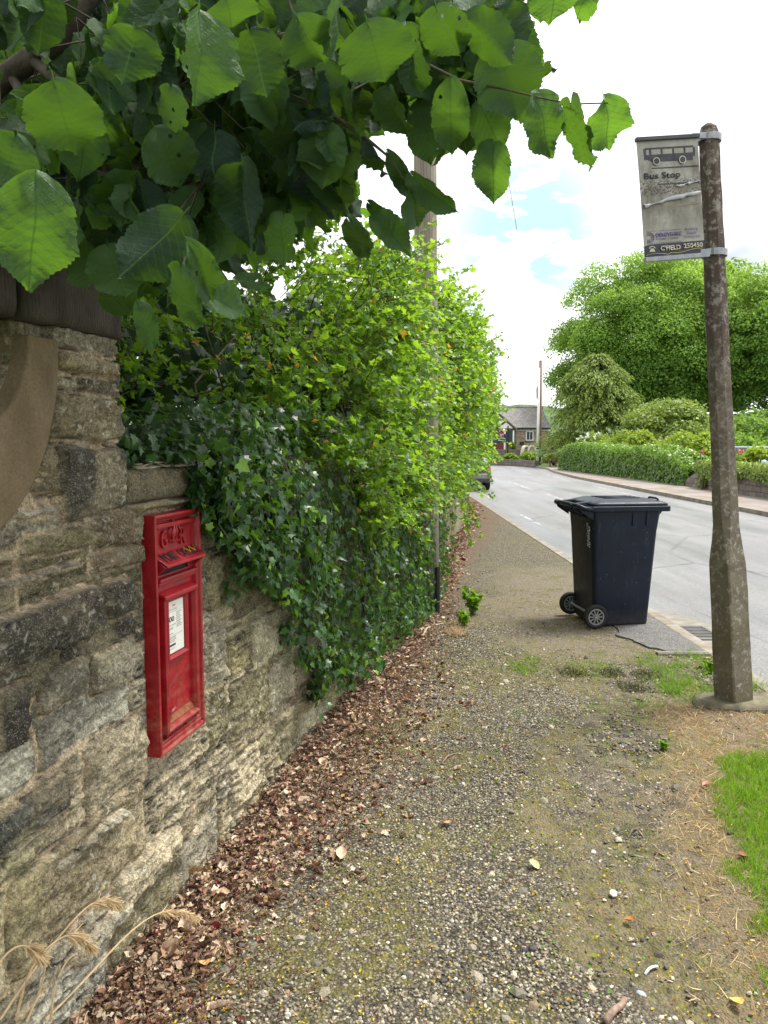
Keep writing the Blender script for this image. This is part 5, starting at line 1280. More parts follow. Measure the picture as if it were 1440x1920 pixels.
    # older wood and inner leaves in the shade-dark colour
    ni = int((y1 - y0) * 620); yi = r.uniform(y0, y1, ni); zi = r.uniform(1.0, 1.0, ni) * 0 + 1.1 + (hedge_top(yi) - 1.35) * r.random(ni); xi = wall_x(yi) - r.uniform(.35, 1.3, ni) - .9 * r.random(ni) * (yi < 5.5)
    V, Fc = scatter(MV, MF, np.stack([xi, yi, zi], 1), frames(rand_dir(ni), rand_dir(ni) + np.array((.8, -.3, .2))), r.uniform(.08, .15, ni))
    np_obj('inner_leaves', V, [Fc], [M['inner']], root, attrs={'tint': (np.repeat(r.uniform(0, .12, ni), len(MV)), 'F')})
    nb = int((y1 - y0) * 7); yb = r.uniform(y0, y1, nb); xb = wall_x(yb) - r.uniform(.15, .8, nb); tb = hedge_top(yb)
    P = np.stack([np.stack([xb + r.normal(0, .06, nb) * j, yb + r.normal(0, .1, nb) * j, .2 + (tb - .5) * j / 5 * r.uniform(.7, 1, nb)], 1) for j in range(6)], 1)
    V, Fq = tubes(P, np.tile(np.linspace(.016, .004, 6), (nb, 1)), 5); np_obj('trunks', V, [Fq], [M['bark']], root, smooth=True)
    return root
hedge('maple_hedge', 'bright green hedge of small lobed leaves behind the stone wall, around the near telegraph pole', 2.35, 8.6, 4700, .043, 14, 1.0, .26, seed=21, tint0=.5)
hedge('hawthorn_hedge', 'yellowish loose hedge spilling over the wall beyond the near telegraph pole, hiding the car', 8.4, 23.0, 2300, .06, 14, 1.25, .42, seed=33, tint0=.52, zlow=.75)
# long loose sprays that stick out of the hedge
def sprays(root, lst, leaf):
    P = []
    for a, b, up in lst:
        a = np.array(a); b = np.array(b); P.append([a + (b - a) * t + np.array((0, 0, up * math.sin(t * math.pi))) for t in np.linspace(0, 1, 8)])
    per = 26
    for row in np.array(P):
        Pl = []
        f = rng.uniform(.1, 1, per) * 7; k = np.minimum(f.astype(int), 6); Pl.append(row[k] + (row[k + 1] - row[k]) * (f - k)[:, None] + rng.normal(0, .02, (per, 3)))
        Pl = np.concatenate(Pl); n = len(Pl); V, Fc = scatter(MV, MF, Pl, frames(rand_dir(n) + np.array((.2, 0, -.2)), rand_dir(n) + np.array((0, -.2, .7))), leaf * rng.uniform(.6, 1.2, n))
        V0, F0 = tubes(row[None], np.linspace(.004, .0015, 8)[None], 4); tt_ = np.concatenate([np.repeat(np.clip(rng.normal(.6, .2, n), 0, .95), len(MV)), np.full(len(V0), .2)])
        np_obj('loose_spray', np.concatenate([V, V0]), [Fc, F0 + len(V)], [M['maple'], M['twig']], root, attrs={'tint': (tt_, 'F')}, mi=np.r_[np.zeros(len(Fc)), np.ones(len(F0))])
near = bpy.data.objects['maple_hedge']; farh = bpy.data.objects['hawthorn_hedge']
sp = []
for (x0, y0, x1, y1, Y) in ((700, 520, 690, 440, 6.3), (730, 540, 745, 455, 6.6), (830, 580, 878, 500, 8.2), (820, 590, 850, 520, 8.0), (650, 500, 700, 430, 6), (600, 490, 560, 440, 5), (540, 520, 520, 455, 4.8), (580, 500, 610, 445, 5.2), (680, 500, 660, 450, 6.0), (760, 560, 790, 500, 7.0), (640, 600, 600, 540, 5.0), (700, 640, 660, 580, 5.6), (560, 760, 590, 600, 4.4), (660, 700, 740, 640, 5.0), (600, 850, 660, 800, 4.4), (640, 900, 720, 960, 4.8), (690, 830, 800, 880, 5.6)):
    sp.append((at_y(x0, y0, Y), at_y(x1, y1, Y - .25), .06))
sprays(near, sp, .043)
sp = []
for (x0, y0, x1, y1, Y) in ((860, 640, 905, 590, 11), (850, 600, 870, 545, 10), (880, 640, 900, 570, 12), (900, 680, 945, 660, 15), (870, 670, 938, 632, 12.5), (880, 720, 935, 700, 14), (890, 700, 925, 650, 14), (890, 780, 940, 745, 16), (890, 640, 915, 600, 13), (880, 900, 925, 935, 14.5), (870, 930, 905, 1010, 12.5), (860, 930, 890, 1050, 11.5), (900, 860, 925, 905, 16), (850, 900, 880, 1000, 10.5), (905, 880, 935, 860, 17)):
    sp.append((at_y(x0, y0, Y), at_y(x1, y1, Y - .3), .05))
sprays(farh, sp + sp, .06)

# ------------------------------------------------------------------ ivy over the wall
IV, IF = mirror_leaf([(0, 0), (.2, -.1), (.46, -.02), (.34, .2), (.56, .42), (.3, .5), (.2, .68), (0, 1.0)], [0, .3, .6, 1.0], .16, .25)
M['ivy'] = leaf_mat('ivy_leaf', (0.009, 0.030, 0.013), (0.045, 0.125, 0.024), (0.2, 0.42, 0.03), .25, .34, .38, autumn=(0.16, 0.30, 0.03))
ivy = empty('ivy', (0, 0, 0), 'dark glossy ivy trailing over the wall coping down to the path', 'ivy')
lowpx = [(372, 960), (400, 1010), (440, 1045), (480, 1090), (525, 1130), (545, 1200), (545, 1262), (590, 1292), (650, 1272), (690, 1220), (730, 1182), (790, 1152), (815, 1085)]
lu = np.array([wall_uz(x, y, .06) for x, y in lowpx]); o_ = np.argsort(lu[:, 0]); lu = lu[o_]
zlowf = lambda u: np.interp(u, lu[:, 0], lu[:, 1])
ns_ = 720; u0 = lu[0, 0] + (lu[-1, 0] + .5 - lu[0, 0]) * rng.random(ns_) ** 1.0; zl = np.maximum(zlowf(u0) + rng.exponential(.10, ns_) - .05, .02)
zt = 1.5 + rng.normal(0, .06, ns_); part = rng.random(ns_) < .45; zt = np.where(part, zl + (zt - zl) * rng.random(ns_), zt)
k = 9; tt = np.linspace(0, 1, k)
drift = rng.normal(.12, .16, ns_) * (zt - zl); drift = np.where(u0 < .85, np.abs(drift), drift); outw = rng.uniform(.02, .13, ns_) + .05 * (zt - zl); n0 = np.where(zt > 1.35, rng.uniform(-.1, .06, ns_), .04)
U = u0[:, None] + drift[:, None] * tt + .045 * (vnoise(tt[None] * 4 + u0[:, None] * 50, u0[:, None] * 31 + tt[None] * 0, 61) - .5) * 2 * tt; Zs = zt[:, None] + (zl - zt)[:, None] * tt ** 1.15; Nn = n0[:, None] + (outw - n0)[:, None] * np.minimum(tt * 3, 1) + rng.normal(0, .012, (ns_, k))
Zs[:, 0] = np.where(zt > 1.35, TOP + .03, Zs[:, 0]); upole = float((np.array((PX, PY, 0)) - WA) @ WD); kp = (u0 + drift < upole - .32) | ((zl < 1.0) & (rng.random(ns_) < .3)); U = U[kp]; Zs = Zs[kp]; Nn = Nn[kp]; ns_ = int(kp.sum()); P = wpt(U, Zs, np.where(Zs < TOP - .01, np.maximum(Nn, .03), Nn))
V, Fq = tubes(P, np.tile(np.linspace(.002, .0009, k), (ns_, 1)), 3); 
M['vine'] = plain('ivy_stem', (.075, .075, .035), .75, .2, var=.4)
np_obj('stems', V, [Fq], [M['vine']], ivy)
per = 20; fr_ = rng.uniform(.02, 1, (ns_, per)); seg = np.minimum((fr_ * (k - 1)).astype(int), k - 2); f2 = fr_ * (k - 1) - seg; ii = np.arange(ns_)[:, None]
Pl = (P[ii, seg] * (1 - f2)[..., None] + P[ii, seg + 1] * f2[..., None]).reshape(-1, 3) + rng.normal(0, .018, (ns_ * per, 3)) + WN * .012; n = len(Pl)
yax = np.array((0, 0, -1.)) + rng.normal(0, .75, (n, 3)) + WN * .3; zax = WN * .8 + rng.normal(0, .6, (n, 3)) + np.array((0, -.1, .45))
tn = np.clip(rng.normal(.42, .27, n) + .4 * (fr_.ravel() > .9), 0, .94); tn[rng.random(n) < .04] = 1
s = rng.uniform(.02, .05, n) * np.where(rng.random(n) < .1, 1.3, 1)
V, Fc = scatter(IV, IF, Pl, frames(yax, zax), np.stack([s, s, s * rng.uniform(.3, 1.6, n)], 1))
# mass on the coping
n = 3400; u = .36 + 4.05 * rng.random(n) ** 1.1; nn_ = rng.uniform(-.35, .1, n); zz = TOP + .02 + rng.random(n) * .22 * np.minimum(1, (u - .3) * 2.5)
Pt = wpt(u, zz, nn_); s = rng.uniform(.025, .05, n)
Vt, Ft = scatter(IV, IF, Pt, frames(rand_dir(n) + WN * .5 - ZV * .3, rand_dir(n) * .5 + WN * .5 + ZV * .7), s); t3 = np.clip(rng.normal(.3, .2, n), 0, .94)
# a few sprigs beside the pier and small leaves on the face
n4 = 120; Pn = np.concatenate([wpt(rng.uniform(.13, .34, 60), TOP + rng.random(60) * .12, rng.uniform(-.25, .02, 60)), wpt(rng.uniform(.72, .95, 60), rng.uniform(.95, 1.2, 60), rng.uniform(.035, .06, 60))])
V4, F4 = scatter(IV, IF, Pn, frames(rng.normal(0, .5, (n4, 3)) - ZV + WN * .4, WN + rng.normal(0, .4, (n4, 3)) + ZV * .4), rng.uniform(.02, .04, n4))
t4 = rng.uniform(.2, .96, n4)
np_obj('foliage', np.concatenate([V, Vt, V4]), [np.concatenate([Fc, Ft + len(V), F4 + len(V) + len(Vt)])], [M['ivy']], ivy, attrs={'tint': (np.concatenate([np.repeat(tn, len(IV)), np.repeat(t3, len(IV)), np.repeat(t4, len(IV))]), 'F')})
# bare woody stems lying on the coping beside the pier
mb = MB()
for i in range(30):
    u = rng.uniform(.14, .8); z = TOP + .008; n_ = rng.uniform(-.15, .02); pts = []
    for j in range(8):
        pts.append(tuple(wpt(np.array(u), np.array(max(z, (TOP + .006 if n_ < .03 else z))), np.array(max(n_, .034) if z < TOP else n_)))); u += rng.normal(.025, .03); n_ = n_ + rng.normal(.018, .02) if u > .5 else min(n_ + rng.normal(.01, .02), .015); z += rng.normal(-.004, .012) if n_ < .03 else rng.normal(-.03, .015)
    mb.tube(pts, [.004, .0036, .0033, .003, .0026, .0022, .0018, .0012], 5)
mb.build('woody_stems', plain('dry_ivy_stem', (.24, .2, .15), .85, .2, var=.4), ivy, smooth=True)
# ------------------------------------------------------------------ far side: trees, shrubs, hedge, garden wall
TV = np.array([(0, 0, 0), (.42, .42, .07), (0, 1, -.06), (-.42, .42, .07)]); TF = np.array([[0, 1, 2, 3]])
M['tree_leaf'] = leaf_mat('sycamore_leaf', (0.055, 0.13, 0.03), (0.27, 0.44, 0.085), (0.44, 0.66, 0.08), .42, .6, .15)
M['gold_leaf'] = leaf_mat('golden_leaf', (0.09, 0.17, 0.012), (0.33, 0.42, 0.04), (0.4, 0.55, 0.04), .35, .5, .3)
M['olive_leaf'] = leaf_mat('olive_leaf', (0.10, 0.16, 0.03), (0.36, 0.46, 0.10), (0.3, 0.4, 0.06), .32, .5, .3)
def clump_leaves(c, rx, rz, n, leaf, r, up=.55):
    d = r.normal(size=(n, 3)); d /= np.linalg.norm(d, axis=1, keepdims=True); d[:, 2] = np.where(d[:, 2] < -.1, -d[:, 2], d[:, 2])
    rad = r.uniform(.72, 1.05, n)[:, None]
    P = c + d * rad * np.array((rx, rx, rz)); z = d + np.array((0, 0, up)) + r.normal(0, .35, (n, 3)); y = r.normal(0, 1, (n, 3)) + d * .4 - np.array((0, 0, .5))
    return P, y, z, leaf * r.uniform(.6, 1.35, n)
def broadleaf(name, label, cx, cy, zb, zt, R_, ncl, per, leaf, mat, seed, group=None, trunk_r=.5, flat=.6, lean=0, trunk_show=True, cat='tree', tintm=.5, csz=(.16, .25)):
    r = np.random.default_rng(seed); root = empty(name, (cx, cy, 0), label, cat, group)
    zc = zb + (zt - zb) * .42; Pn, Yn, Zn, Sn, Tn = [], [], [], [], []
    for i in range(ncl):
        a = r.uniform(0, 2 * math.pi); s = r.uniform(-.75, 1) ; 
        if i < ncl * .75 and math.sin(a) > .35: a = -a                     # more of the crown is built on the open side
        h = s; rr = math.sqrt(max(0, 1 - h * h)); q = r.uniform(.78, 1.0) if r.random() < .85 else r.uniform(.3, .7)
        c = np.array((math.cos(a) * rr * R_ * q + lean * max(h, 0), math.sin(a) * rr * R_ * q * .9, zc + (h * (zt - zc) if h > 0 else h * (zc - zb)) * q * .97))
        cr = R_ * r.uniform(*csz)
        P, y, z, sz = clump_leaves(c, cr, cr * flat, per, leaf, r); Pn.append(P); Yn.append(y); Zn.append(z); Sn.append(sz); Tn.append(np.clip(r.normal(tintm + r.normal(0, .12), .16, per), 0, 1))
    P, y, z, s, t = map(np.concatenate, (Pn, Yn, Zn, Sn, Tn))
    V, Fc = scatter(TV, TF, P, frames(y, z), s); np_obj('crown', V, [Fc], [mat], root, attrs={'tint': (np.repeat(t, 4), 'F')})
    mb = MB(); mb.tube([(0, 0, -.2), (.05, 0, zb * .6), (.1, .05, zc), (.1, 0, zt * .85)], [trunk_r * 1.3, trunk_r, trunk_r * .7, .08], 10)
    mb.build('trunk', M['bark'], root, smooth=True)
    mb = MB()
    for i in range(9):
        a = i * 2.4; h0 = zb * .7 + (zc - zb) * r.uniform(0, .9)
        mb.tube([(.05, 0, h0), (math.cos(a) * R_ * .35, math.sin(a) * R_ * .35, h0 + R_ * .25), (math.cos(a) * R_ * .75, math.sin(a) * R_ * .75, h0 + R_ * .42)], [trunk_r * .45, trunk_r * .25, .05], 7)
    mb.build('limbs', M['bark'], root, smooth=True)
    return root
g = 'tall broadleaf trees across the road'
broadleaf('sycamore_tree', 'tallest domed tree across the road, behind the golden conifer', 22.8, 66, 1.6, 16.6, 8.5, 250, 800, .175, M['tree_leaf'], 3, g, .55, .98, csz=(.15, .24))
broadleaf('sycamore_tree', 'broad dark green tree rising behind the bus stop post', 31.5, 62, 2.2, 14.2, 7.6, 180, 700, .185, M['tree_leaf'], 5, g, .5, .95, tintm=.45, csz=(.16, .25))
broadleaf('sycamore_tree', 'tree showing between the two nearer domes, behind the flag sign', 33.0, 84, 3.0, 20.6, 9.5, 130, 190, .42, M['tree_leaf'], 8, g, .5, .62)
broadleaf('sycamore_tree', 'tree standing beyond the dark laurels, past the bus stop post', 45, 70, 2.0, 15, 8.5, 110, 190, .4, M['tree_leaf'], 9, g, .5)
# feathery conifer
def conifer(cx, cy, h, R_):
    r = np.random.default_rng(14); root = empty('weeping_conifer', (cx, cy, 0), 'feathery golden green conifer with drooping sprays in front of the tallest tree', 'tree')
    nb = 1700; k = 6; hz_ = r.random(nb) ** .8; z0 = .5 + hz_ * (h - .7); a = r.uniform(0, 2 * math.pi, nb); ln = R_ * np.maximum(0, 1 - hz_ ** 2.2) ** .6 * r.uniform(.55, 1.12, nb) * (.72 + .56 * vnoise(np.cos(a) * 1.6 + 5, hz_ * 5 + np.sin(a) * 1.6, 12)) + .3
    ncl = 95; ch = r.random(ncl) ** .8; ca = r.uniform(0, 2 * math.pi, ncl); cl = r.uniform(.62, 1.12, ncl); ci = r.integers(0, ncl, nb); a = ca[ci] + r.normal(0, .3, nb); hz_ = np.clip(ch[ci] + r.normal(0, .03, nb), 0, 1); z0 = .5 + hz_ * (h - .9); ln = R_ * np.maximum(.02, 1 - hz_ ** 1.9) ** .62 * cl[ci] * r.uniform(.7, 1.08, nb) + .35
    tt = np.linspace(.25, 1, k); P = np.stack([np.stack([np.cos(a) * ln * t, np.sin(a) * ln * t, z0 + .5 * ln * t - .62 * ln * t ** 2.6 + .1], 1) for t in tt], 1)
    per = 26; f = r.uniform(.1, 1, (nb, per)) * (k - 1); sg = np.minimum(f.astype(int), k - 2); f2 = f - sg; ii = np.arange(nb)[:, None]
    Pl = (P[ii, sg] * (1 - f2)[..., None] + P[ii, sg + 1] * f2[..., None]).reshape(-1, 3) + r.normal(0, .05, (nb * per, 3)); n = len(Pl)
    out = np.repeat(np.stack([np.cos(a), np.sin(a), -.9 + 0 * a], 1), per, 0); V, Fc = scatter(TV * np.array((.5, 1, 1)), TF, Pl, frames(out + r.normal(0, .45, (n, 3)), r.normal(0, .5, (n, 3)) + np.array((0, 0, 1))), r.uniform(.12, .27, n))
    np_obj('crown', V, [Fc], [M['olive_leaf']], root, attrs={'tint': (np.repeat(np.clip(r.normal(.42, .2, n), 0, 1), 4), 'F')})
    mb = MB(); mb.tube([(0, 0, -.1), (0, 0, h * .6)], [.16, .03], 8); mb.build('trunk', M['bark'], root, smooth=True)
conifer(12.3, 45, 6.6, 3.0)
def shrub(label, cx, cy, R_, h, mat, seed, ncl=26, per=150, leaf=.13, tintm=.5, flat=.8, group='garden shrubs across the road', name='garden_shrub'):
    r = np.random.default_rng(seed); root = empty(name, (cx, cy, 0), label, 'shrub', group); Pn, Yn, Zn, Sn, Tn = [], [], [], [], []
    for i in range(ncl):
        a = r.uniform(0, 2 * math.pi); s = r.uniform(0, 1) ** .8; rr = math.sqrt(1 - s * s * .9)
        c = np.array((math.cos(a) * rr * R_ * .8, math.sin(a) * rr * R_ * .8, h * (.15 + .7 * s))); cr = R_ * r.uniform(.22, .36)
        P, y, z, sz = clump_leaves(c, cr, cr * flat, per, leaf, r); P[:, 2] = np.maximum(P[:, 2], .02); Pn.append(P); Yn.append(y); Zn.append(z); Sn.append(sz); Tn.append(np.clip(r.normal(tintm, .2, per), 0, 1))
    P, y, z, s, t = map(np.concatenate, (Pn, Yn, Zn, Sn, Tn)); V, Fc = scatter(TV, TF, P, frames(y, z), s)
    np_obj('foliage', V, [Fc], [mat], root, attrs={'tint': (np.repeat(t, 4), 'F')})
    mb = MB()
    for i in range(5): a = i * 1.3; mb.tube([(0, 0, -.05), (math.cos(a) * R_ * .3, math.sin(a) * R_ * .3, h * .4), (math.cos(a) * R_ * .5, math.sin(a) * R_ * .5, h * .75)], [.04, .03, .012], 6)
    mb.build('stems', M['bark'], root, smooth=True); return root
shrub('round olive green bush between the conifer and the concrete bus stop post', 15.0, 41, 2.6, 3.7, M['olive_leaf'], 31, 60, 190, .16, .55)
shrub('bright yellow green bush where the clipped hedge meets the garden wall', 12.3, 31, 1.5, 1.9, M['gold_leaf'], 32, 36, 150, .12, .6)
shrub('golden green bush rising over the middle of the clipped hedge', 11.6, 36, 1.5, 1.95, M['gold_leaf'], 33, 34, 150, .13, .5)
shrub('low light green bush with white blossom behind the clipped hedge', 10.9, 40, 1.2, 1.9, M['gold_leaf'], 34, 26, 140, .13, .35)
shrub('dark green shrub filling the gap under the conifer', 12.9, 41, 1.5, 1.7, M['olive_leaf'], 35, 30, 140, .14, .25)
shrub('pale leaved border plant on the garden side of the ivied wall', 11.4, 23.2, .75, 1.35, M['gold_leaf'], 36, 20, 70, .14, .7)
shrub('bushy green border plant behind the ivied wall, by the bus stop post', 10.6, 23.5, .7, 1.2, M['gold_leaf'], 37, 20, 90, .1, .45)
shrub('dark laurel at the far side of the lawn, under the broad tree', 21, 47, 3.4, 3.0, M['tree_leaf'], 38, 50, 160, .2, .2)
shrub('deep green laurel beyond the olive bush', 26, 52, 3.6, 3.4, M['tree_leaf'], 39, 50, 160, .22, .15)
shrub('dark shrub behind the pale border plant', 16.5, 36, 2.0, 1.7, M['tree_leaf'], 40, 34, 150, .16, .3)
for i, (x_, y_, R_, h_, lb) in enumerate(((-1.9, 3.3, .85, 2.5, 'dark thicket seen in the gap beside the stone pier, added to block sky light'), (-1.9, 5.2, 1.15, 2.95, 'dark thicket added behind the bright maple hedge to block sky light'), (-1.6, 7.4, 1.2, 3.1, 'added light-blocking thicket deep behind the hedge, level with the near telegraph pole'), (-1.2, 10.2, 1.4, 3.3, 'added light-blocking thicket deep behind the yellowish hedge'))):
    shrub(lb, x_, y_, R_, h_, M['inner'], 80 + i, 44, 170, .085, .12, .9, 'light-blocking thickets behind the wall', 'light_block_thicket')  # leafy backing added to block sky light behind the hedge
def blooms(name, label, cen, spread, n, r_, col, group=None):
    root = empty(name, cen, label, 'flowers', group); r = np.random.default_rng(n)
    m = plain(name + '_petal', col, .6, .2, var=.15); P = r.normal(0, 1, (n, 3)) * spread
    for q in P:
        d = r.normal(size=(9, 3)) + np.array((0, -.5, .6)); V, Fc = scatter(TV, TF, q + r.normal(0, r_ * .3, (9, 3)), frames(r.normal(size=(9, 3)), d), np.full(9, r_)); np_obj('bloom', V, [Fc], [m], root)
    S = np.stack([P, P * .8 - np.array((0, 0, .25)), P * .5 - np.array((0, 0, .75))], 1)
    for q in S: V, Fq = tubes(q[None], np.array([[.006, .007, .008]]), 3); np_obj('stem', V, [Fq], [M['ivy']], root, attrs={'tint': (np.full(len(V), .5), 'F')})
blooms('rose', 'cluster of pink roses showing over the ivied garden wall', (10.55, 25.6, 1.12), (.08, .14, .04), 4, .05, (.5, .05, .14))
blooms('white_blossom', 'white blossom on the bush beside the conifer', (10.35, 39, 1.75), (.3, .25, .14), 12, .085, (.75, .75, .7))
blooms('coral_flower', 'small coral flowers beside the bus stop post, behind the wall', (11.1, 24, 1.2), (.1, .2, .05), 5, .07, (.6, .16, .1))

# clipped hedge along the far pavement
def clipped():
    root = empty('clipped_hedge', (0, 0, 0), 'long clipped ivy hedge with rounded humps along the far pavement', 'hedge'); r = np.random.default_rng(41)
    path = np.array([(8.95, 39.5), (9.2, 36), (9.55, 31), (9.85, 25.2)]); n = 26000; t = r.random(n) * 3; k = np.minimum(t.astype(int), 2); f = t - k
    C_ = path[k] + (path[k + 1] - path[k]) * f[:, None]; C_[:, 0] += .75; yv = C_[:, 1]
    hh = np.interp(yv, [25, 25.8, 27, 29, 30.5, 32.5, 34, 36.5, 38.5, 39.6], [.5, .85, 1.08, 1.28, 1.18, 1.14, 1.26, 1.36, 1.3, .9]) + .1
    a = np.where(r.random(n) < .55, r.uniform(math.pi * .5, math.pi, n), r.uniform(0, math.pi * .5, n)); a = np.where(r.random(n) < .25, r.uniform(math.pi * .85, math.pi, n), a)
    e = .42; cx_ = np.sign(np.cos(a)) * np.abs(np.cos(a)) ** e; sz = np.abs(np.sin(a)) ** e
    low = r.random(n) < .42; zz = np.where(low & (np.cos(a) < 0), r.uniform(.03, 1, n), sz) * hh; xx = np.where(low & (np.cos(a) < 0), -1, cx_) * .72
    bump = (fbm(yv * 2.5, zz * 2.5, 96, 3) - .5) * .28 - r.exponential(.04, n); P = np.stack([C_[:, 0] + xx * (1 + bump * .6) - 0 * bump, yv, zz * (1 + bump * .25)], 1)
    nz = np.stack([np.cos(a) * (1 + 1.2 * (cx_ < 0)), -.2 + 0 * a, np.where(low & (np.cos(a) < 0), .45, np.sin(a) + .2)], 1) + r.normal(0, .4, (n, 3))
    V, Fc = scatter(TV, TF, P, frames(r.normal(0, .6, (n, 3)) - np.array((0.2, 0, .7)), nz), r.uniform(.07, .13, n))
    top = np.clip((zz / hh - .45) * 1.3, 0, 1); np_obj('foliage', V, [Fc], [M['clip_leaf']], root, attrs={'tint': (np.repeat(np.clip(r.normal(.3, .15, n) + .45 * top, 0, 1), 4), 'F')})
    mb = MB()
    for y in np.arange(25.8, 39.4, .55): x = np.interp(y, path[::-1, 1], path[::-1, 0]) + .75; mb.tube([(x, y, -.05), (x + .05, y, .4), (x - .1, y + .1, .8)], [.03, .025, .012], 5)
    mb.build('stems_and_leaves', M['bark'], root)
    # dense woody heart so that the far garden does not show through
    hs = MB(); rg = []
    for y in np.linspace(25.5, 39.3, 20): x = np.interp(y, path[::-1, 1], path[::-1, 0]) + .75; h_ = float(np.interp(y, [25, 25.8, 27, 29, 30.5, 32.5, 34, 36.5, 38.5, 39.6], [.5, .85, 1.08, 1.28, 1.18, 1.14, 1.26, 1.36, 1.3, .9])); rg.append([(x - .58, y, 0), (x - .56, y, h_ * .7), (x - .35, y, h_ * .9), (x + .35, y, h_ * .9), (x + .58, y, h_ * .7), (x + .58, y, 0)])
    hs.loft(rg); hs.build('inner_growth', plain('dark_growth', (.02, .035, .01), .9, .1), root, smooth=True)
M['clip_leaf'] = leaf_mat('clipped_leaf', (0.03, 0.09, 0.02), (0.27, 0.44, 0.035), (0.25, 0.45, 0.03), .25, .38, .45)
clipped()
# low garden wall with ivy
def stone_block_mat(name, a, b, sx, sy, mort, axis='XZ'):
    t = NT(name); p = t.pos(); q = t.n('ShaderNodeSeparateXYZ', {'Vector': p}); v = t.n('ShaderNodeCombineXYZ', {0: q.outputs[0 if axis == 'XZ' else 1], 1: q.outputs[2], 2: 0.0}).outputs[0]
    w = t.noise(p, 2.2, 3); v2 = t.n('ShaderNodeVectorMath', {0: v, 1: t.n('ShaderNodeCombineXYZ', {0: t.mr(w, 0, 1, -.08, .08), 1: t.mr(t.noise(p, 3.1, 3), 0, 1, -.06, .06)}).outputs[0]}, operation='ADD').outputs[0]
    bt = t.n('ShaderNodeTexBrick', {'Vector': v2, 'Color1': a, 'Color2': b, 'Mortar': mort, 'Scale': 1.0, 'Mortar Size': .012, 'Bias': 0.0, 'Brick Width': sx, 'Row Height': sy, 'Mortar Smooth': .3}, offset=.5)
    c = t.mix(t.mr(t.noise(p, 7, 5), .3, .7, 0, .6), bt.outputs['Color'], [x * .45 for x in a]); c = t.mix(t.mr(t.noise(p, 1.7, 4), .5, .66, 0, .55), c, [x * .5 for x in b])
    return t.end(t.pbr(c, .9, .2, t.bump(t.math('ADD', t.noise(p, 20, 4), t.math('MULTIPLY', bt.outputs['Fac'], -1.0)), .7, .03)))
M['garden_stone'] = stone_block_mat('garden_wall_stone', (.15, .13, .115), (.24, .21, .18), .42, .17, (.08, .07, .06), 'YZ')
gw = empty('garden_wall', (0, 0, 0), 'low dark stone garden wall draped with ivy along the far pavement', 'wall')
mb = MB(); ys_ = np.linspace(25.3, 6, 50); rings = []
for i, y in enumerate(ys_):
    x = 9.85 + .02 * math.sin(y) ; h_ = .78 * min(1, .25 + i / 5) + .03 * math.sin(y * 2.3); j = .03 * math.sin(y * 5.1)
    rings.append([(x + j, y, -.05), (x + j + .02, y, h_ * .6), (x + .06, y, h_), (x + .4, y, h_), (x + .42, y, -.05)])
mb.loft(rings); mb.build('masonry', M['garden_stone'], gw)
r = np.random.default_rng(43); n = 9000; y = 25.2 - 18 * r.random(n) ** 1.2; s = r.random(n); dr = .12 + .5 * fbm(y * 1.1, y * 0, 97, 3)
topm = s < .45; z = np.where(topm, .8 + .16 * r.random(n), .84 - dr * r.random(n) ** .8 * 1.15); x = np.where(topm, 9.85 + r.uniform(-.08, .55, n), 9.85 - r.uniform(.0, .12, n))
keep = (y < 24.2) & ((~topm) | True); P = np.stack([x, y, z], 1)[keep]; n = len(P); tm_ = topm[keep]
iv2 = empty('wall_ivy', (0, 0, 0), 'silvery green ivy hanging over the low garden wall across the road', 'ivy')
V, Fc = scatter(TV, TF, P, frames(r.normal(0, .5, (n, 3)) - ZV + np.array((-.2, 0, 0)), np.where(tm_[:, None], np.array((-.2, 0, 1.)), np.array((-1., -.2, .5))) + r.normal(0, .4, (n, 3))), r.uniform(.06, .12, n))
np_obj('foliage', V, [Fc], [M['olive_leaf']], iv2, attrs={'tint': (np.repeat(np.clip(r.normal(.3, .2, n) + .25 * tm_, 0, 1), 4), 'F')})
st = []
for i in range(120): yy = 24 - 17 * r.random(); st.append([(9.95, yy, .8), (9.84, yy + r.normal(0, .05), .72), (9.8, yy + r.normal(0, .12), .3 + .3 * r.random())])
V, Fq = tubes(np.array(st), np.tile([.006, .005, .003], (len(st), 1)), 3); np_obj('stems', V, [Fq], [M['vine']], iv2)
sm = shrub('small fern sprouting from the foot of the ivied wall', 9.72, 23.4, .16, .42, M['gold_leaf'], 44, 9, 40, .07, .4)

# ------------------------------------------------------------------ the stone inn at the bend
M['inn_stone'] = stone_block_mat('inn_stone', (.32, .25, .175), (.56, .46, .34), .52, .2, (.3, .25, .19))
ts = NT('slate_roof'); p = ts.pos(); q = ts.n('ShaderNodeSeparateXYZ', {'Vector': p}); v = ts.n('ShaderNodeCombineXYZ', {0: q.outputs[0], 1: ts.math('MULTIPLY', q.outputs[2], 2.2)}).outputs[0]
bt = ts.n('ShaderNodeTexBrick', {'Vector': v, 'Color1': (.13, .125, .13), 'Color2': (.22, .205, .2), 'Mortar': (.05, .05, .05), 'Scale': 1.0, 'Mortar Size': .012, 'Brick Width': .3, 'Row Height': .3})
M['slate'] = ts.end(ts.pbr(ts.mix(ts.mr(ts.noise(p, 5, 4), .4, .65, 0, .5), bt.outputs['Color'], (.12, .1, .075)), .7, .3, ts.bump(bt.outputs['Fac'], -.5, .02)))
M['white'] = plain('white_paint', (.72, .72, .7), .5, .3, var=.06); M['brownwood'] = plain('brown_timber', (.10, .04, .03), .6, .3, var=.3)
M['maroon'] = plain('maroon_door', (.13, .03, .03), .5, .4, var=.15)
tg = NT('window_glass'); M['glass'] = tg.end(tg.pbr((.05, .065, .075), .06, .6))
YH = 62.0; XA, XB = 2.0, 13.2
inn = empty('stone_inn', (0, 0, 0), 'single storey stone inn with slate roof and timbered porch at the bend', 'building')
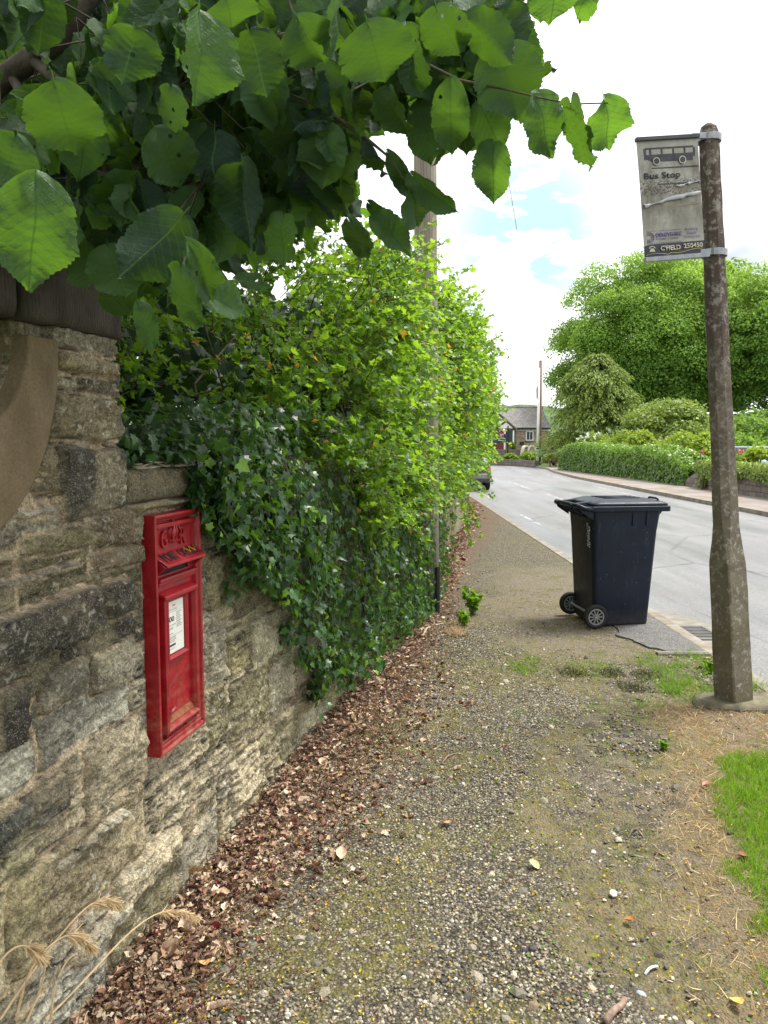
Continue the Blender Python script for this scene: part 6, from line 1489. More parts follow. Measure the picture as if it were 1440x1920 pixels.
mb = MB(); mb.box((XA, YH, -.1), (XB, YH + 7, 2.5)); mb.add([(XB, YH, 2.5), (XB, YH + 7, 2.5), (XB, YH + 3.5, 4.1), (XB - .3, YH, 2.5), (XB - .3, YH + 7, 2.5), (XB - .3, YH + 3.5, 4.1)], [(0, 1, 2), (3, 5, 4), (0, 2, 5, 3), (1, 4, 5, 2)]); mb.build('wall', M['inn_stone'], inn)
mb = MB()
for y0, y1 in ((YH - .25, YH + 3.5), (YH + 7.25, YH + 3.5)):
    mb.hexa([(XA - .2, y0, 2.42), (XB + .12, y0, 2.42), (XB + .12, y1, 4.16), (XA - .2, y1, 4.16), (XA - .2, y0, 2.54), (XB + .12, y0, 2.54), (XB + .12, y1, 4.28), (XA - .2, y1, 4.28)])
rf = mb.build('roof', M['slate'], inn)
mb = MB()
for k in range(26): x = XA + k * .44; mb.tube([(x, YH + 3.5, 4.27), (x + .42, YH + 3.5, 4.27)], .1, 8)
mb.build('ridge_tiles', M['slate'], rf)
mb = MB(); mb.box((XA, YH - .06, 2.28), (XB, YH - .003, 2.42)); mb.build('fascia', M['white'], inn)
mb = MB(); mb.tube([(XA, YH - .3, 2.47), (XB + .1, YH - .3, 2.47)], .06, 8); mb.build('gutter', M['black'], inn)
mb = MB(); mb.tube([(10.47, YH - .3, 2.43), (10.47, YH - .09, 2.25), (10.47, YH - .09, -.05)], .05, 8); mb.build('drainpipe', M['black'], inn)
def window(x0, x1, z0, z1):
    mb = MB(); w_ = .075; y0, y1 = YH - .02, YH + .05
    mb.box((x0, y0, z0), (x0 + w_, y1, z1)); mb.box((x1 - w_, y0, z0), (x1, y1, z1)); mb.box((x0 + w_, y0, z0), (x1 - w_, y1, z0 + w_)); mb.box((x0 + w_, y0, z1 - w_), (x1 - w_, y1, z1)); mb.box(((x0 + x1) / 2 - .02, y0 + .005, z0 + w_), ((x0 + x1) / 2 + .02, y1, z1 - w_))
    wi = mb.build('window', M['white'], inn)
    mb = MB(); mb.box((x0 + .02, YH - .012, z0 + .02), (x1 - .02, YH + .04, z1 - .02)); mb.build('pane', M['glass'], wi)
    mb = MB(); mb.box((x0 - .08, YH - .1, z0 - .1), (x1 + .08, YH + .02, z0 - .003)); mb.build('sill', M['garden_stone'], wi)
window(11.38, 11.98, 1.5, 2.26); window(9.72, 10.22, 1.5, 2.26)
mb = MB(); mb.box((10.9, YH - .22, 1.18), (11.2, YH - .01, 1.4)); mb.build('planter', plain('dark_planter', (.03, .04, .03), .7), inn)
# timbered porch
mb = MB(); Yp = 60.3; ap, zl_ = (8.75, 3.75), 2.5
mb.hexa([(8.75, Yp - .1, 3.72), (10.3, Yp - .1, 2.36), (10.3, YH + 1.6, 2.36), (8.75, YH + 1.6, 3.72), (8.75, Yp - .1, 3.84), (10.36, Yp - .1, 2.44), (10.36, YH + 1.6, 2.44), (8.75, YH + 1.6, 3.84)])
mb.hexa([(7.2, Yp - .1, 2.36), (8.75, Yp - .1, 3.72), (8.75, YH + 1.6, 3.72), (7.2, YH + 1.6, 2.36), (7.14, Yp - .1, 2.44), (8.75, Yp - .1, 3.84), (8.75, YH + 1.6, 3.84), (7.14, YH + 1.6, 2.44)])
mb.build('porch_roof', M['slate'], inn)
mb = MB(); mb.prism([(7.3, 2.4), (10.2, 2.4), (8.75, 3.68)], Yp + .02, Yp + .08); mb.build('gable_panel', M['white'], inn)
mb = MB()
def beam(x0, z0, x1, z1, w=.13):
    d = Vector((x1 - x0, 0, z1 - z0)).normalized(); n_ = Vector((-d.z, 0, d.x)) * w / 2; a, b = Vector((x0, 0, z0)), Vector((x1, 0, z1))
    vs = []
    for y in (Yp - .03, Yp + .05): vs += [tuple(v + Vector((0, y, 0))) for v in (a - n_, b - n_, b + n_, a + n_)]
    mb.add(vs, [(0, 1, 2, 3), (7, 6, 5, 4), (0, 4, 5, 1), (1, 5, 6, 2), (2, 6, 7, 3), (3, 7, 4, 0)])
beam(7.25, 2.38, 10.25, 2.38, .16); beam(7.28, 2.42, 8.75, 3.72); beam(10.22, 2.42, 8.75, 3.72); beam(8.75, 2.46, 8.75, 3.62); beam(8.75, 2.46, 9.5, 3.02); beam(8.75, 2.46, 8.0, 3.02)
mb.build('gable_timbers', M['brownwood'], inn)
mb = MB()
for x in (7.4, 8.42, 9.42, 10.1): mb.box((x - .06, Yp, -.05), (x + .06, Yp + .12, 2.3))
mb.build('porch_posts', M['white'], inn)
mb = MB(); mb.box((8.5, Yp + .02, .3), (9.34, Yp + .08, 1.3)); mb.build('door', M['maroon'], inn)
mb = MB(); mb.box((7.46, Yp + .03, 1.36), (10.04, Yp + .07, 2.28)); mb.build('porch_glazing', M['glass'], inn)
# grounds of the inn
def slab_wall(name, label, pts, z0, z1, th, mat, cap=None):
    root = empty(name, (0, 0, 0), label, 'wall'); mb = MB(); P = np.array(pts, float); d = np.gradient(P, axis=0); d /= np.linalg.norm(d, axis=1, keepdims=True); n_ = np.stack([-d[:, 1], d[:, 0]], 1) * th
    mb.loft([[(a[0], a[1], z0), (a[0], a[1], z1 - .06), (b[0], b[1], z1 - .06), (b[0], b[1], z0)] for a, b in zip(P, P + n_)]); mb.build('masonry', mat, root)
    mb = MB(); mb.loft([[(a[0] - .03 * m[0] / th, a[1] - .03 * m[1] / th, z1 - .058), (a[0] - .03 * m[0] / th, a[1] - .03 * m[1] / th, z1), (b[0], b[1], z1), (b[0], b[1], z1 - .058)] for a, b, m in zip(P, P + n_, n_)]); mb.build('coping', M['garden_stone'], root, bevel=.01)
slab_wall('roadside_wall', 'low rough stone wall at the road bend below the inn', resample([(0, 54.2), (5.5, 50.8), (8.2, 47.8), (9.1, 45.2)], 16)[::-1], -.15, .34, .3, M['garden_stone'])
slab_wall('terrace_wall', 'dark stone terrace wall standing against the foot of the inn', resample([(13, 57.2), (9, 57.4), (2, 58)], 8), -.1, .85, .35, M['garden_stone'])
mb = MB(); mb.box((13.25, 61.6, -.1), (14.5, 61.75, 1.62)); gate = empty('dark_gate', (0, 0, 0), 'tall dark wooden gate beside the end wall of the inn', 'gate')
mb.build('boards', plain('black_boards', (.012, .012, .02), .6), gate); mb = MB(); mb.box((14.5, 61.55, -.1), (14.64, 61.8, 1.7)); mb.build('post', M['black'], gate)
shrub('clipped golden ball bush beside the maroon door', 9.75, 58.6, .42, 1.5, M['gold_leaf'], 51, 22, 110, .1, .3, .9, 'plants in front of the inn')
shrub('trimmed bright hedge behind the dark gate', 15.2, 64, 1.9, 2.2, M['gold_leaf'], 52, 26, 120, .16, .5, .8, 'plants in front of the inn')
for i, (x, y, R_, h, lb) in enumerate(((5.9, 53.6, .8, .8, 'straggly green plant at the near end of the roadside wall'), (7.3, 53, .7, .75, 'pale green plant beside the sign post foot'), (8.6, 52.4, .6, .6, 'low green mound between the sign post and the carved stone'), (10.1, 53.5, .8, .62, 'dense green mound in front of the carved stone'), (10.6, 48.2, .7, .7, 'greyish bush between the telegraph pole and the clipped hedge'))):
    shrub(lb, x, y, R_, h, M['gold_leaf'] if i < 4 else M['olive_leaf'], 60 + i, 18, 90, .11, .4, .8, 'plants in front of the inn')
pale = plain('pale_gritstone', (.5, .47, .38), .9, .2, var=.2)
cs = empty('carved_stone', (10.75, 56, .1), 'pale arched stone trough set upright in the flower bed', 'garden ornament')
mb = MB()
def arch_o(w, h, n=14): return [(w * math.cos(a), h * .55 + h * .45 * math.sin(a) if math.sin(a) >= 0 else 0) for a in np.linspace(0, math.pi, n)] 
outer = [(.34, 0)] + [(.34 * math.cos(a) ** .8 if math.cos(a) > 0 else -.34 * abs(math.cos(a)) ** .8, .35 + .7 * math.sin(a)) for a in np.linspace(0, math.pi, 16)] + [(-.34, 0)]
inner = [(x * .72, z * .86 + .05) for x, z in outer]
mb.loft([[(x, 0, z), (x, .32, z), (x2, .32, z2), (x2, .0, z2)] for (x, z), (x2, z2) in zip(outer, inner)]); mb.build('rim', pale, cs, bevel=.015)
mb = MB(); mb.prism(inner, .2, .28); mb.build('back', pale, cs)
cs2 = copy_tree(cs); cs2.location = (10.42, 56.35, .1); cs2.rotation_euler.z = .5; cs2['label'] = 'rear arched pale stone half hidden behind its twin'; cs['group'] = cs2['group'] = 'carved stones'
# poles at the bend
fp = empty('telegraph_pole', (10.3, 51.2, 0), 'brown telegraph pole at the bend carrying a green notice', 'telegraph pole')
mb = MB(); mb.tube([(0, 0, -.1), (.0, 0, 3.4), (-.02, 0, 6.75)], [.13, .12, .1], 12); mb.build('shaft', pole_mat('red_brown_pole', (.16, .085, .06), (.28, .17, .125)), fp, smooth=True)
mb = MB(); mb.box((-.13, -.2, .58), (.15, -.12, .98)); mb.build('notice', plain('green_notice', (.02, .42, .26), .5, .4, var=.1), fp)
wpole = empty('flagpole', (9.95, 50, 0), 'plain white painted pole next to the brown telegraph pole', 'pole')
mb = MB(); mb.tube([(0, 0, -.1), (0, 0, 3), (0, 0, 6.15)], [.085, .08, .055], 12); mb.build('shaft', M['white'], wpole, smooth=True)
mb = MB(); mb.tube([(0, 0, .95), (0, 0, 1.03)], .095, 12); mb.build('band', M['black'], wpole)
mb = MB(); mb.tube([(-.1, 0, 4.2), (-.12, 0, 4.9)], .05, 8); mb.build('bracket', M['galv'], wpole)
# inn sign
isg = empty('inn_sign', (8.82, 55, 0), 'hanging navy and red inn sign on a black post', 'sign')
mb = MB(); mb.tube([(0, 0, -.1), (0, 0, 2.55)], .05, 10); mb.build('post', M['black'], isg)
mb = MB(); mb.tube([(.02, 0, 2.5), (-.72, 0, 2.08)], .022, 6); mb.build('bracket', plain('weathered_rail', (.35, .3, .25), .7), isg)
mb = MB(); mb.box((-.8, -.03, 1.38), (-.1, .03, 1.98)); bd = mb.build('board', plain('navy_board', (.02, .035, .085), .45, .4, var=.1), isg, bevel=.01)
mb = MB(); mb.box((-.62, -.045, 1.8), (-.3, -.028, 2.06)); rp = mb.build('red_panel', plain('red_panel_paint', (.6, .03, .04), .45), bd, bevel=.01)
mb = MB()
for k in range(5): mb.box((-.57 + k * .05, -.049, 1.89), (-.54 + k * .05, -.046, 1.95))
mb.build('small_mark', M['white'], rp)
mb = MB(); mb.tube([(-.62, -.04, 1.6), (-.5, -.04, 1.68), (-.35, -.04, 1.7), (-.2, -.04, 1.62)], .018, 6)
for k in range(7): mb.box((-.68 + k * .075, -.036, 1.5), (-.625 + k * .075, -.029, 1.55))
mb.build('white_emblem', M['white'], bd)
mb = MB(); mb.tube([(-.3, 0, 2.1), (-.3, 0, 2.22), (-.3, 0, 2.34)], [.05, .1, .05], 12); mb.build('lamp_globe', plain('opal_globe', (.7, .68, .62), .3), isg, smooth=True)
bn = empty('trestle_bench', (9.55, 43.6, .046), 'little brown wooden trestle bench on the corner pavement', 'bench')
mb = MB(); mb.box((-.25, -.12, .3), (.25, .12, .36)); mb.build('seat', M['brownwood'], bn, bevel=.006)
for x in (-.16, .16):
    mb = MB(); mb.hexa([(x - .03, -.14, 0), (x + .03, -.14, 0), (x + .03, .1, 0), (x - .03, .1, 0), (x - .03, -.06, .3), (x + .03, -.06, .3), (x + .03, .06, .3), (x - .03, .06, .3)]); mb.build('leg', M['brownwood'], bn)
# cable
mb = MB(); a = Vector((PTOP.x, PTOP.y, 7.95)); b = Vector((10.28, 51.2, 6.6)); mb.tube([a.lerp(b, t) + Vector((0, 0, -1.1 * 4 * t * (1 - t) * .25)) for t in np.linspace(0, 1, 24)], .0065, 5)
tag(mb.build('overhead_cable', M['black']), 'thin black overhead cable between the two telegraph poles', 'cable')

# ------------------------------------------------------------------ cars
def car(label, x, y, rz, z, col, L_=4.2, Wc=1.72, Hc=1.62):
    t = NT('car_paint'); pm = t.end(t.pbr(col, .25, .6, **{'Coat Weight': .5})); root = empty('parked_car', (x, y, z), label, 'car'); root.rotation_euler.z = rz
    w = Wc / 2; mb = MB(); rings = []
    for yy, zt_, ins in ((-L_ / 2, .72, .1), (-L_ / 2 + .06, .86, .04), (-L_ / 2 + .5, .96, .0), (-L_ / 2 + 1.25, 1.02, 0), (0, 1.02, 0), (L_ / 2 - .5, 1.02, 0), (L_ / 2 - .06, 1.0, .03), (L_ / 2, .8, .1)):
        ww = w - ins; rings.append([(-ww + .05, yy, .28), (-ww, yy, .42), (-ww, yy, zt_ - .14), (-ww + .09, yy, zt_), (ww - .09, yy, zt_), (ww, yy, zt_ - .14), (ww, yy, .42), (ww - .05, yy, .28)])
    mb.loft(rings); mb.build('body', pm, root, bevel=.03)
    mb = MB(); a0 = -L_ / 2 + 1.15
    mb.loft([[(-w + .08, a0, 1.0), (w - .08, a0, 1.0), (w - .08, L_ / 2 - .12, 1.0), (-w + .08, L_ / 2 - .12, 1.0)], [(-w + .2, a0 + .62, Hc - .03), (w - .2, a0 + .62, Hc - .03), (w - .2, L_ / 2 - .38, Hc - .03), (-w + .2, L_ / 2 - .38, Hc - .03)]]); mb.build('windows', M['glass'], root, bevel=.02)
    mb = MB(); mb.box((-w + .19, a0 + .6, Hc - .045), (w - .19, L_ / 2 - .36, Hc)); mb.build('roof', pm, root, bevel=.02)
    for sx in (-1, 1):
        mb = MB()
        for y0, y1, r_ in ((a0 + .02, a0 + .62, .035), (.15, .15, .04), (L_ / 2 - .14, L_ / 2 - .4, .05)): mb = MB(); mb.tube([(sx * (w - .09), y0, 1.0), (sx * (w - .2), y1, Hc - .03)], r_, 6); mb.build('roof_pillar', pm, root)
    for sx in (-1, 1):
        for yy in (-L_ / 2 + .78, L_ / 2 - .78):
            wr = empty('wheel', (sx * (w - .1), yy, .335)); wr.parent = root
            mb = MB(); pr = [(.2, -.1), (.31, -.11), (.335, -.08), (.335, .08), (.31, .11), (.2, .1)]; mb.loft([[(d, r_ * math.cos(a), r_ * math.sin(a)) for r_, d in pr] for a in np.linspace(0, 2 * math.pi, 25)], cap=False); mb.build('tyre', M['rubber'], wr, smooth=True)
            mb = MB(); mb.tube([(-.09, 0, 0), (.09, 0, 0)], .205, 20); mb.build('rim', M['galv'], wr)
        hl = empty('headlight', (sx * (w - .27), -L_ / 2 + .0, .68)); hl.parent = root
        mb = MB(); mb.tube([(0, .06, 0), (0, -.015, 0)], .105, 18); mb.build('lens', M['glass'], hl)
        mb = MB(); c_ = [(math.cos(a) * .112, -.01, math.sin(a) * .112) for a in np.linspace(0, 2 * math.pi, 19)]; mb.tube(c_, .012, 6, cap=False); mb.build('chrome_ring', M['galv'], hl)
        mb = MB(); mb.tube([(sx * .17, .06, .0), (sx * .17, -.0, .0)], .05, 12); mb.build('indicator', plain('amber_lens', (.7, .16, .02), .2, .5), hl)
        mb = MB(); mb.box((sx * (w + .0) - .05 + sx * .08, a0 + .25, 1.0), (sx * (w + .0) + .05 + sx * .08, a0 + .33, 1.15)); mb.build('mirror', M['darkplastic'], root, bevel=.02)
    mb = MB(); mb.box((-w + .03, -L_ / 2 - .1, .4), (w - .03, -L_ / 2 + .04, .56)); mb.build('bumper', plain('grey_bumper', (.22, .22, .22), .5), root, bevel=.03)
    mb = MB(); mb.box((-w + .5, -L_ / 2 - .012, .6), (w - .5, -L_ / 2 + .05, .78)); mb.build('grille', M['black'], root, bevel=.01)
    return root
c1 = car('dark green car parked at the kerb, mostly hidden by the hedge', 2.52, 26.1, 0.0, ZR, (.008, .014, .012))
c2 = car('pale blue car glimpsed beyond the garden wall behind the border plants', 15.6, 30.5, 1.2, -.16, (.45, .55, .65), Hc=1.45)
c1['group'] = c2['group'] = 'parked cars'
# distant wooded hill
hx = np.linspace(-260, 420, 120); hy = np.linspace(300, 620, 30); HX, HY = np.meshgrid(hx, hy, indexing='ij')
HZ_ = 26 * np.exp(-((HY - 450) / 95) ** 2) * (.55 + .45 * fbm(HX / 90, HY / 90, 98, 3)) + 3.4 * fbm(HX / 9, HY / 9, 99, 3) - 2
th = NT('wooded_hill'); p = th.geo(); M['hill'] = th.end(th.pbr(th.mix(th.mr(th.noise(p, .09, 5), .35, .65), (.05, .085, .04), (.12, .16, .075)), .95, .05, th.bump(th.noise(p, .4, 4), 1.0, 3)))
tag(np_obj('hills', np.stack([HX, HY, HZ_], -1).reshape(-1, 3), [grid_faces(120, 30)], [M['hill']], smooth=True), kind='structure')
# ------------------------------------------------------------------ gravel, litter, moss, grass
def pave_z(x, y):
    z = (fbm(x * 2.2, y * 2.2, 5) - 0.5) * 0.03 - 0.004; fl = sstep(2.1, 2.36, x); return z * (1 - fl)
ic = (1 + 5 ** .5) / 2
PV = np.array([(-1, ic, 0), (1, ic, 0), (-1, -ic, 0), (1, -ic, 0), (0, -1, ic), (0, 1, ic), (0, -1, -ic), (0, 1, -ic), (ic, 0, -1), (ic, 0, 1), (-ic, 0, -1), (-ic, 0, 1)]) / 1.9
PF = np.array([(0, 11, 5), (0, 5, 1), (0, 1, 7), (0, 7, 10), (0, 10, 11), (1, 5, 9), (5, 11, 4), (11, 10, 2), (10, 7, 6), (7, 1, 8), (3, 9, 4), (3, 4, 2), (3, 2, 6), (3, 6, 8), (3, 8, 9), (4, 9, 5), (2, 4, 11), (6, 2, 10), (8, 6, 7), (9, 8, 1)])
tgv = NT('gravel_stone'); c = tgv.attr('col'); n_ = tgv.noise(tgv.geo(), 190, 3)
M['gravel'] = tgv.end(tgv.pbr(tgv.mix(tgv.mr(n_, .3, .7, 0, .5), c, (.05, .045, .04)), .8, .3))
def visible(P, m=60):
    px, py = project(P); return (P[:, 1] > .3) & (px > -m) & (px < 1440 + m) & (py > 0) & (py < 1920 + m)
def sample_path(n, ymin, ymax, pw=1.6):
    y = ymin + (ymax - ymin) * rng.random(n) ** pw; x = rng.uniform(-1.1, 2.3, n); x = wall_x(y) + .0 + rng.random(n) * (2.35 - wall_x(y))
    P = np.stack([x, y, pave_z(x, y)], 1); return P[visible(P)]
P = sample_path(60000, 1.5, 6.5, 1.9); so2, br2, ap2, mo2, dk2, n1, n2 = zones(P[:, 0], P[:, 1])
keep = rng.random(len(P)) < np.clip(1 - .48 * so2 - .5 * br2 - .75 * ap2 - .45 * mo2, .06, 1); P = P[keep]; so2 = so2[keep]; n = len(P)
big = rng.random(n) < .02; s = rng.uniform(.0032, .0066, n) * np.where(big, rng.uniform(1.8, 3.2, n), 1) * (1 + .3 * so2)
sc = np.stack([s * rng.uniform(.7, 1.4, n), s * rng.uniform(.7, 1.3, n), s * rng.uniform(.45, .85, n)], 1)
g_ = rng.random(n); base = np.array([(.075, .07, .06), (.16, .145, .11), (.29, .26, .195), (.45, .40, .31), (.58, .54, .46), (.25, .185, .115)])[rng.choice(6, n, p=[.24, .28, .24, .13, .05, .06])] * rng.uniform(.8, 1.2, (n, 1))
V, Fc = scatter(PV, PF, P + np.array((0, 0, .0012)), frames(rand_dir(n) * np.array((1, 1, .35)), rand_dir(n) * .5 + ZV), sc)
V = V + rng.normal(0, .0006, V.shape)
tag(np_obj('gravel', V, [Fc], [M['gravel']], attrs={'col': (np.repeat(base, 12, 0), 'C')}), kind='stuff')

# fallen brown leaves and twigs along the wall foot
DV = []; rows, cols = 5, 4
for i in range(rows):
    for j in range(cols):
        t = i / (rows - 1); s_ = j / (cols - 1) * 2 - 1; w = .36 * math.sin(math.pi * (t * .92 + .04)) ** .7; DV.append((s_ * w, t - .5, .26 * (s_ * w) ** 2 * 6 + .22 * (t - .5) ** 2 * 2))
DV = np.array(DV); DF = grid_faces(rows, cols)
tl = NT('dead_leaf'); c = tl.attr('col'); c = tl.mix(tl.mr(tl.noise(tl.geo(), 120, 3), .35, .7, 0, .55), c, (.06, .03, .018))
pb_ = tl.pbr(c, .7, .25); tr = tl.n('ShaderNodeBsdfTranslucent', {'Color': c}).outputs[0]; mx = tl.n('ShaderNodeMixShader', {0: .15, 1: pb_, 2: tr}); M['dead'] = tl.end(mx.outputs[0])
LC = np.array([(.26, .155, .10), (.44, .29, .19), (.60, .45, .31), (.70, .57, .43), (.12, .07, .05), (.27, .125, .085), (.34, .22, .09), (.22, .035, .03)])
def litter(n, ymin, ymax, width, smin, smax, zt, p=(.24, .2, .17, .09, .16, .08, .045, .015)):
    y = ymin + (ymax - ymin) * rng.random(n) ** 1.35; w = width * np.interp(y, [1.4, 2.2, 3.2, 4.5, 6.5, 9, 14], [.5, .74, 1.5, 1.6, .95, .8, .6]) * (.6 + .8 * fbm(y * 1.4, y * 0, 77, 3)); d = np.abs(rng.normal(0, .5, n)) * w
    x = wall_x(y) + .03 + d; f = np.clip(1 - d / np.maximum(w, .01), 0, 1); z = pave_z(x, y) + .003 + zt * f * rng.random(n); P = np.stack([x, y, z], 1); k = visible(P) & ~((np.abs(x - PX) < .13) & (np.abs(y - PY) < .14)); P = P[k]; n = len(P)
    s = rng.uniform(smin, smax, n) * np.where(rng.random(n) < .12, 1.5, 1); cl = LC[rng.choice(8, n, p=p)] * rng.uniform(.7, 1.25, (n, 1))
    V, Fc = scatter(DV, DF, P, frames(rand_dir(n) * np.array((1, 1, .3)), rand_dir(n) * .75 + ZV), np.stack([s * rng.uniform(.45, 1.15, n), s, s * rng.uniform(-1.6, 3.0, n)], 1)); V = V + rng.normal(0, 1, V.shape) * np.repeat(s, len(DV))[:, None] * .085; return V, Fc, np.repeat(cl, len(DV), 0)
a = litter(12500, 1.45, 9.0, .37, .006, .028, .04); b = litter(1250, 1.45, 12, .42, .022, .042, .045, (.12, .22, .26, .2, .08, .06, .05, .01)); c_ = litter(1300, 8, 19, .4, .03, .06, .04)
vs, fs, cs_, o_ = [], [], [], 0
for V, Fc, cl in (a, b, c_): vs.append(V); fs.append(Fc + o_); cs_.append(cl); o_ += len(V)
# shreds over the whole path
n = 2600; y = 1.5 + 7.5 * rng.random(n) ** 1.7; x = wall_x(y) + rng.random(n) * (2.3 - wall_x(y)); P = np.stack([x, y, pave_z(x, y) + .005], 1); P = P[visible(P)]; n = len(P); s = rng.uniform(.006, .018, n)
V, Fc = scatter(DV, DF, P, frames(rand_dir(n) * np.array((1, 1, .2)), rand_dir(n) * .5 + ZV), np.stack([s * .6, s, s * rng.uniform(-1, 2, n)], 1)); vs.append(V); fs.append(Fc + o_); o_ += len(V); cs_.append(np.repeat(LC[rng.choice(8, n, p=[.14, .2, .24, .16, .08, .06, .10, .02])], len(DV), 0))
tag(np_obj('leaf_litter', np.concatenate(vs), [np.concatenate(fs)], [M['dead']], smooth=True, attrs={'col': (np.concatenate(cs_), 'C')}), kind='stuff')
# wiry dead stems and needles among the litter
n = 6500; y = 1.45 + 6.5 * rng.random(n) ** 1.3; d = np.abs(rng.normal(0, .24, n)); sp_ = rng.random(n) < .18; x = np.where(sp_, wall_x(y) + rng.random(n) * (2.2 - wall_x(y)), wall_x(y) + .03 + d); P0 = np.stack([x, y, pave_z(x, y) + .006], 1); k_ = visible(P0); P0 = P0[k_]; sp_ = sp_[k_]; n = len(P0)
a_ = rng.uniform(0, 2 * math.pi, n); L = rng.uniform(.02, .085, n); dv = np.stack([np.cos(a_), np.sin(a_), rng.uniform(-.02, .45, n) * (~sp_)], 1); Q = np.stack([P0, P0 + dv * (L * .5)[:, None] + np.array((0, 0, .004)), P0 + dv * L[:, None] * np.array((1, 1, .6))], 1)
V, Fq = tubes(Q, np.tile([.0012, .001, .0007], (n, 1)), 3); cl = np.array([(.11, .055, .035), (.2, .11, .06), (.32, .22, .12), (.13, .03, .03)])[rng.choice(4, n, p=[.5, .25, .17, .08])]
tag(np_obj('twig_litter', V, [Fq], [M['dead']], attrs={'col': (np.repeat(cl, 9, 0), 'C')}), kind='stuff')
# tiny yellow petals
n = 5600; y = 1.5 + 6.5 * rng.random(n) ** 1.5; x = wall_x(y) + .1 + rng.random(n) * (2.3 - wall_x(y)); P = np.stack([x, y, pave_z(x, y) + .007], 1); P = P[visible(P)]; n = len(P); s = rng.uniform(.005, .011, n)
V, Fc = scatter(DV, DF, P, frames(rand_dir(n) * np.array((1, 1, .2)), rand_dir(n) * .6 + ZV), np.stack([s * .9, s, s * 2], 1)); cl = np.array([(.72, .52, .02), (.6, .5, .06), (.5, .48, .12)])[rng.choice(3, n, p=[.5, .35, .15])]
tag(np_obj('fallen_petals', V, [Fc], [M['dead']], attrs={'col': (np.repeat(cl, len(DV), 0), 'C')}), kind='stuff')

# lawn
BVt = np.array([(-.5, 0, 0), (.5, 0, 0), (.32, .55, .06), (-.32, .55, .06), (0, 1, .3)]); BF4 = np.array([[0, 1, 2, 3]]); BF3 = np.array([[3, 2, 4]])
def blades(P, h, w, lean, tint, mat, name, kind='stuff', parent=None):
    n = len(P); up = ZV + rng.normal(0, lean, (n, 3)) * np.array((1, 1, 0)); R = frames(up, rand_dir(n) * np.array((1, 1, .1))); sc = np.stack([w, h, h], 1)
    V, Fq = scatter(BVt, BF4, P, R, sc); Ft = (BF3[None] + (np.arange(n) * 5)[:, None, None]).reshape(-1, 3)
    o = np_obj(name, V, [Fq, Ft], [mat], parent, smooth=True, attrs={'tint': (np.repeat(tint, 5), 'F')}); return tag(o, kind=kind) if kind else o
M['grass'] = leaf_mat('lawn_grass', (.06, .15, .012), (.24, .42, .03), (.4, .7, .03), .35, .45, .3)
M['straw'] = leaf_mat('dry_grass', (.32, .2, .1), (.82, .64, .38), (.7, .5, .28), .25, .6, .2)
n = 60000; y = 1.5 + 2.35 * rng.random(n); x = 1.0 + 1.6 * rng.random(n); e = lawn_edge(y) + (fbm(x * 9, y * 9, 88, 3) - .5) * .26 + .05 * rng.random(n); top_ = 3.72 + (fbm(x * 5, y * 5, 89, 3) - .5) * .2
k = (x > e) & (y < top_); P = np.stack([x, y, pave_z(x, y) - .002], 1); k &= visible(P, 120); P = P[k]; n = len(P); edge = np.clip((x[k] - e[k]) / .12, 0, 1)
blades(P, rng.uniform(.03, .065, n) * (.55 + .45 * edge), rng.uniform(.0025, .0045, n), .38, np.clip(rng.normal(.5, .2, n) + .35 * (fbm(P[:, 0] * 7, P[:, 1] * 7, 87, 3) - .5), 0, 1), M['grass'], 'grass')
n = 22000; y = 1.5 + 2.9 * rng.random(n); x = .8 + 1.6 * rng.random(n); e = lawn_edge(np.minimum(y, 3.75)); dd = x - e; k = ((dd > -.34 * rng.random(n) ** 1.4) & (dd < .04 + .5 * (rng.random(n) < .12))) | ((y > 3.6) & (dd > -.25) & (dd < .6) & (rng.random(n) < .5)); P = np.stack([x, y, pave_z(x, y) + .002], 1); k &= visible(P, 60); P = P[k]; n = len(P)
blades(P, rng.uniform(.03, .075, n), rng.uniform(.002, .0036, n), 2.2, rng.uniform(0, 1, n), M['straw'], 'dead_grass')
# green seedlings and clover on the bare ground
n = 1500; y = 1.7 + 3.9 * rng.random(n) ** 1.1; x = .35 + 2.0 * rng.random(n); cl_ = fbm(x * 4, y * 4, 86, 3); k = (cl_ > .53) & (x < lawn_edge(np.minimum(y, 3.75)) + (y > 3.7) * .8); P = np.stack([x, y, pave_z(x, y) + .004], 1)[k]; P = P[visible(P)]; n = len(P)
V, Fc = scatter(MV, MF, P, frames(rand_dir(n) * np.array((1, 1, .3)) + ZV * .35, ZV + rng.normal(0, .4, (n, 3))), rng.uniform(.006, .015, n))
tag(np_obj('seedlings', V, [Fc], [M['grass']], attrs={'tint': (np.repeat(rng.uniform(0, .6, n), len(MV)), 'F')}), kind='stuff')
n = 5200; cxs = rng.integers(0, 80, n); cen = np.concatenate([np.stack([rng.uniform(.7, 2.2, 50), rng.uniform(2.0, 5.3, 50)], 1), np.stack([rng.uniform(1.75, 2.35, 30), rng.uniform(4.4, 5.5, 30)], 1)]); cen = cen[cxs] + rng.normal(0, .05, (n, 2)); k = cen[:, 0] < lawn_edge(np.minimum(cen[:, 1], 3.75)) + (cen[:, 1] > 3.7) * .8; cen = cen[k]; P = np.stack([cen[:, 0], cen[:, 1], pave_z(cen[:, 0], cen[:, 1])], 1); n = len(P)
blades(P, rng.uniform(.012, .035, n) * (1 + 1.2 * (P[:, 1] > 4.35)), rng.uniform(.0015, .003, n) * (1 + .5 * (P[:, 1] > 4.35)), .9, rng.uniform(0, .6, n), M['grass'], 'grass_tufts')

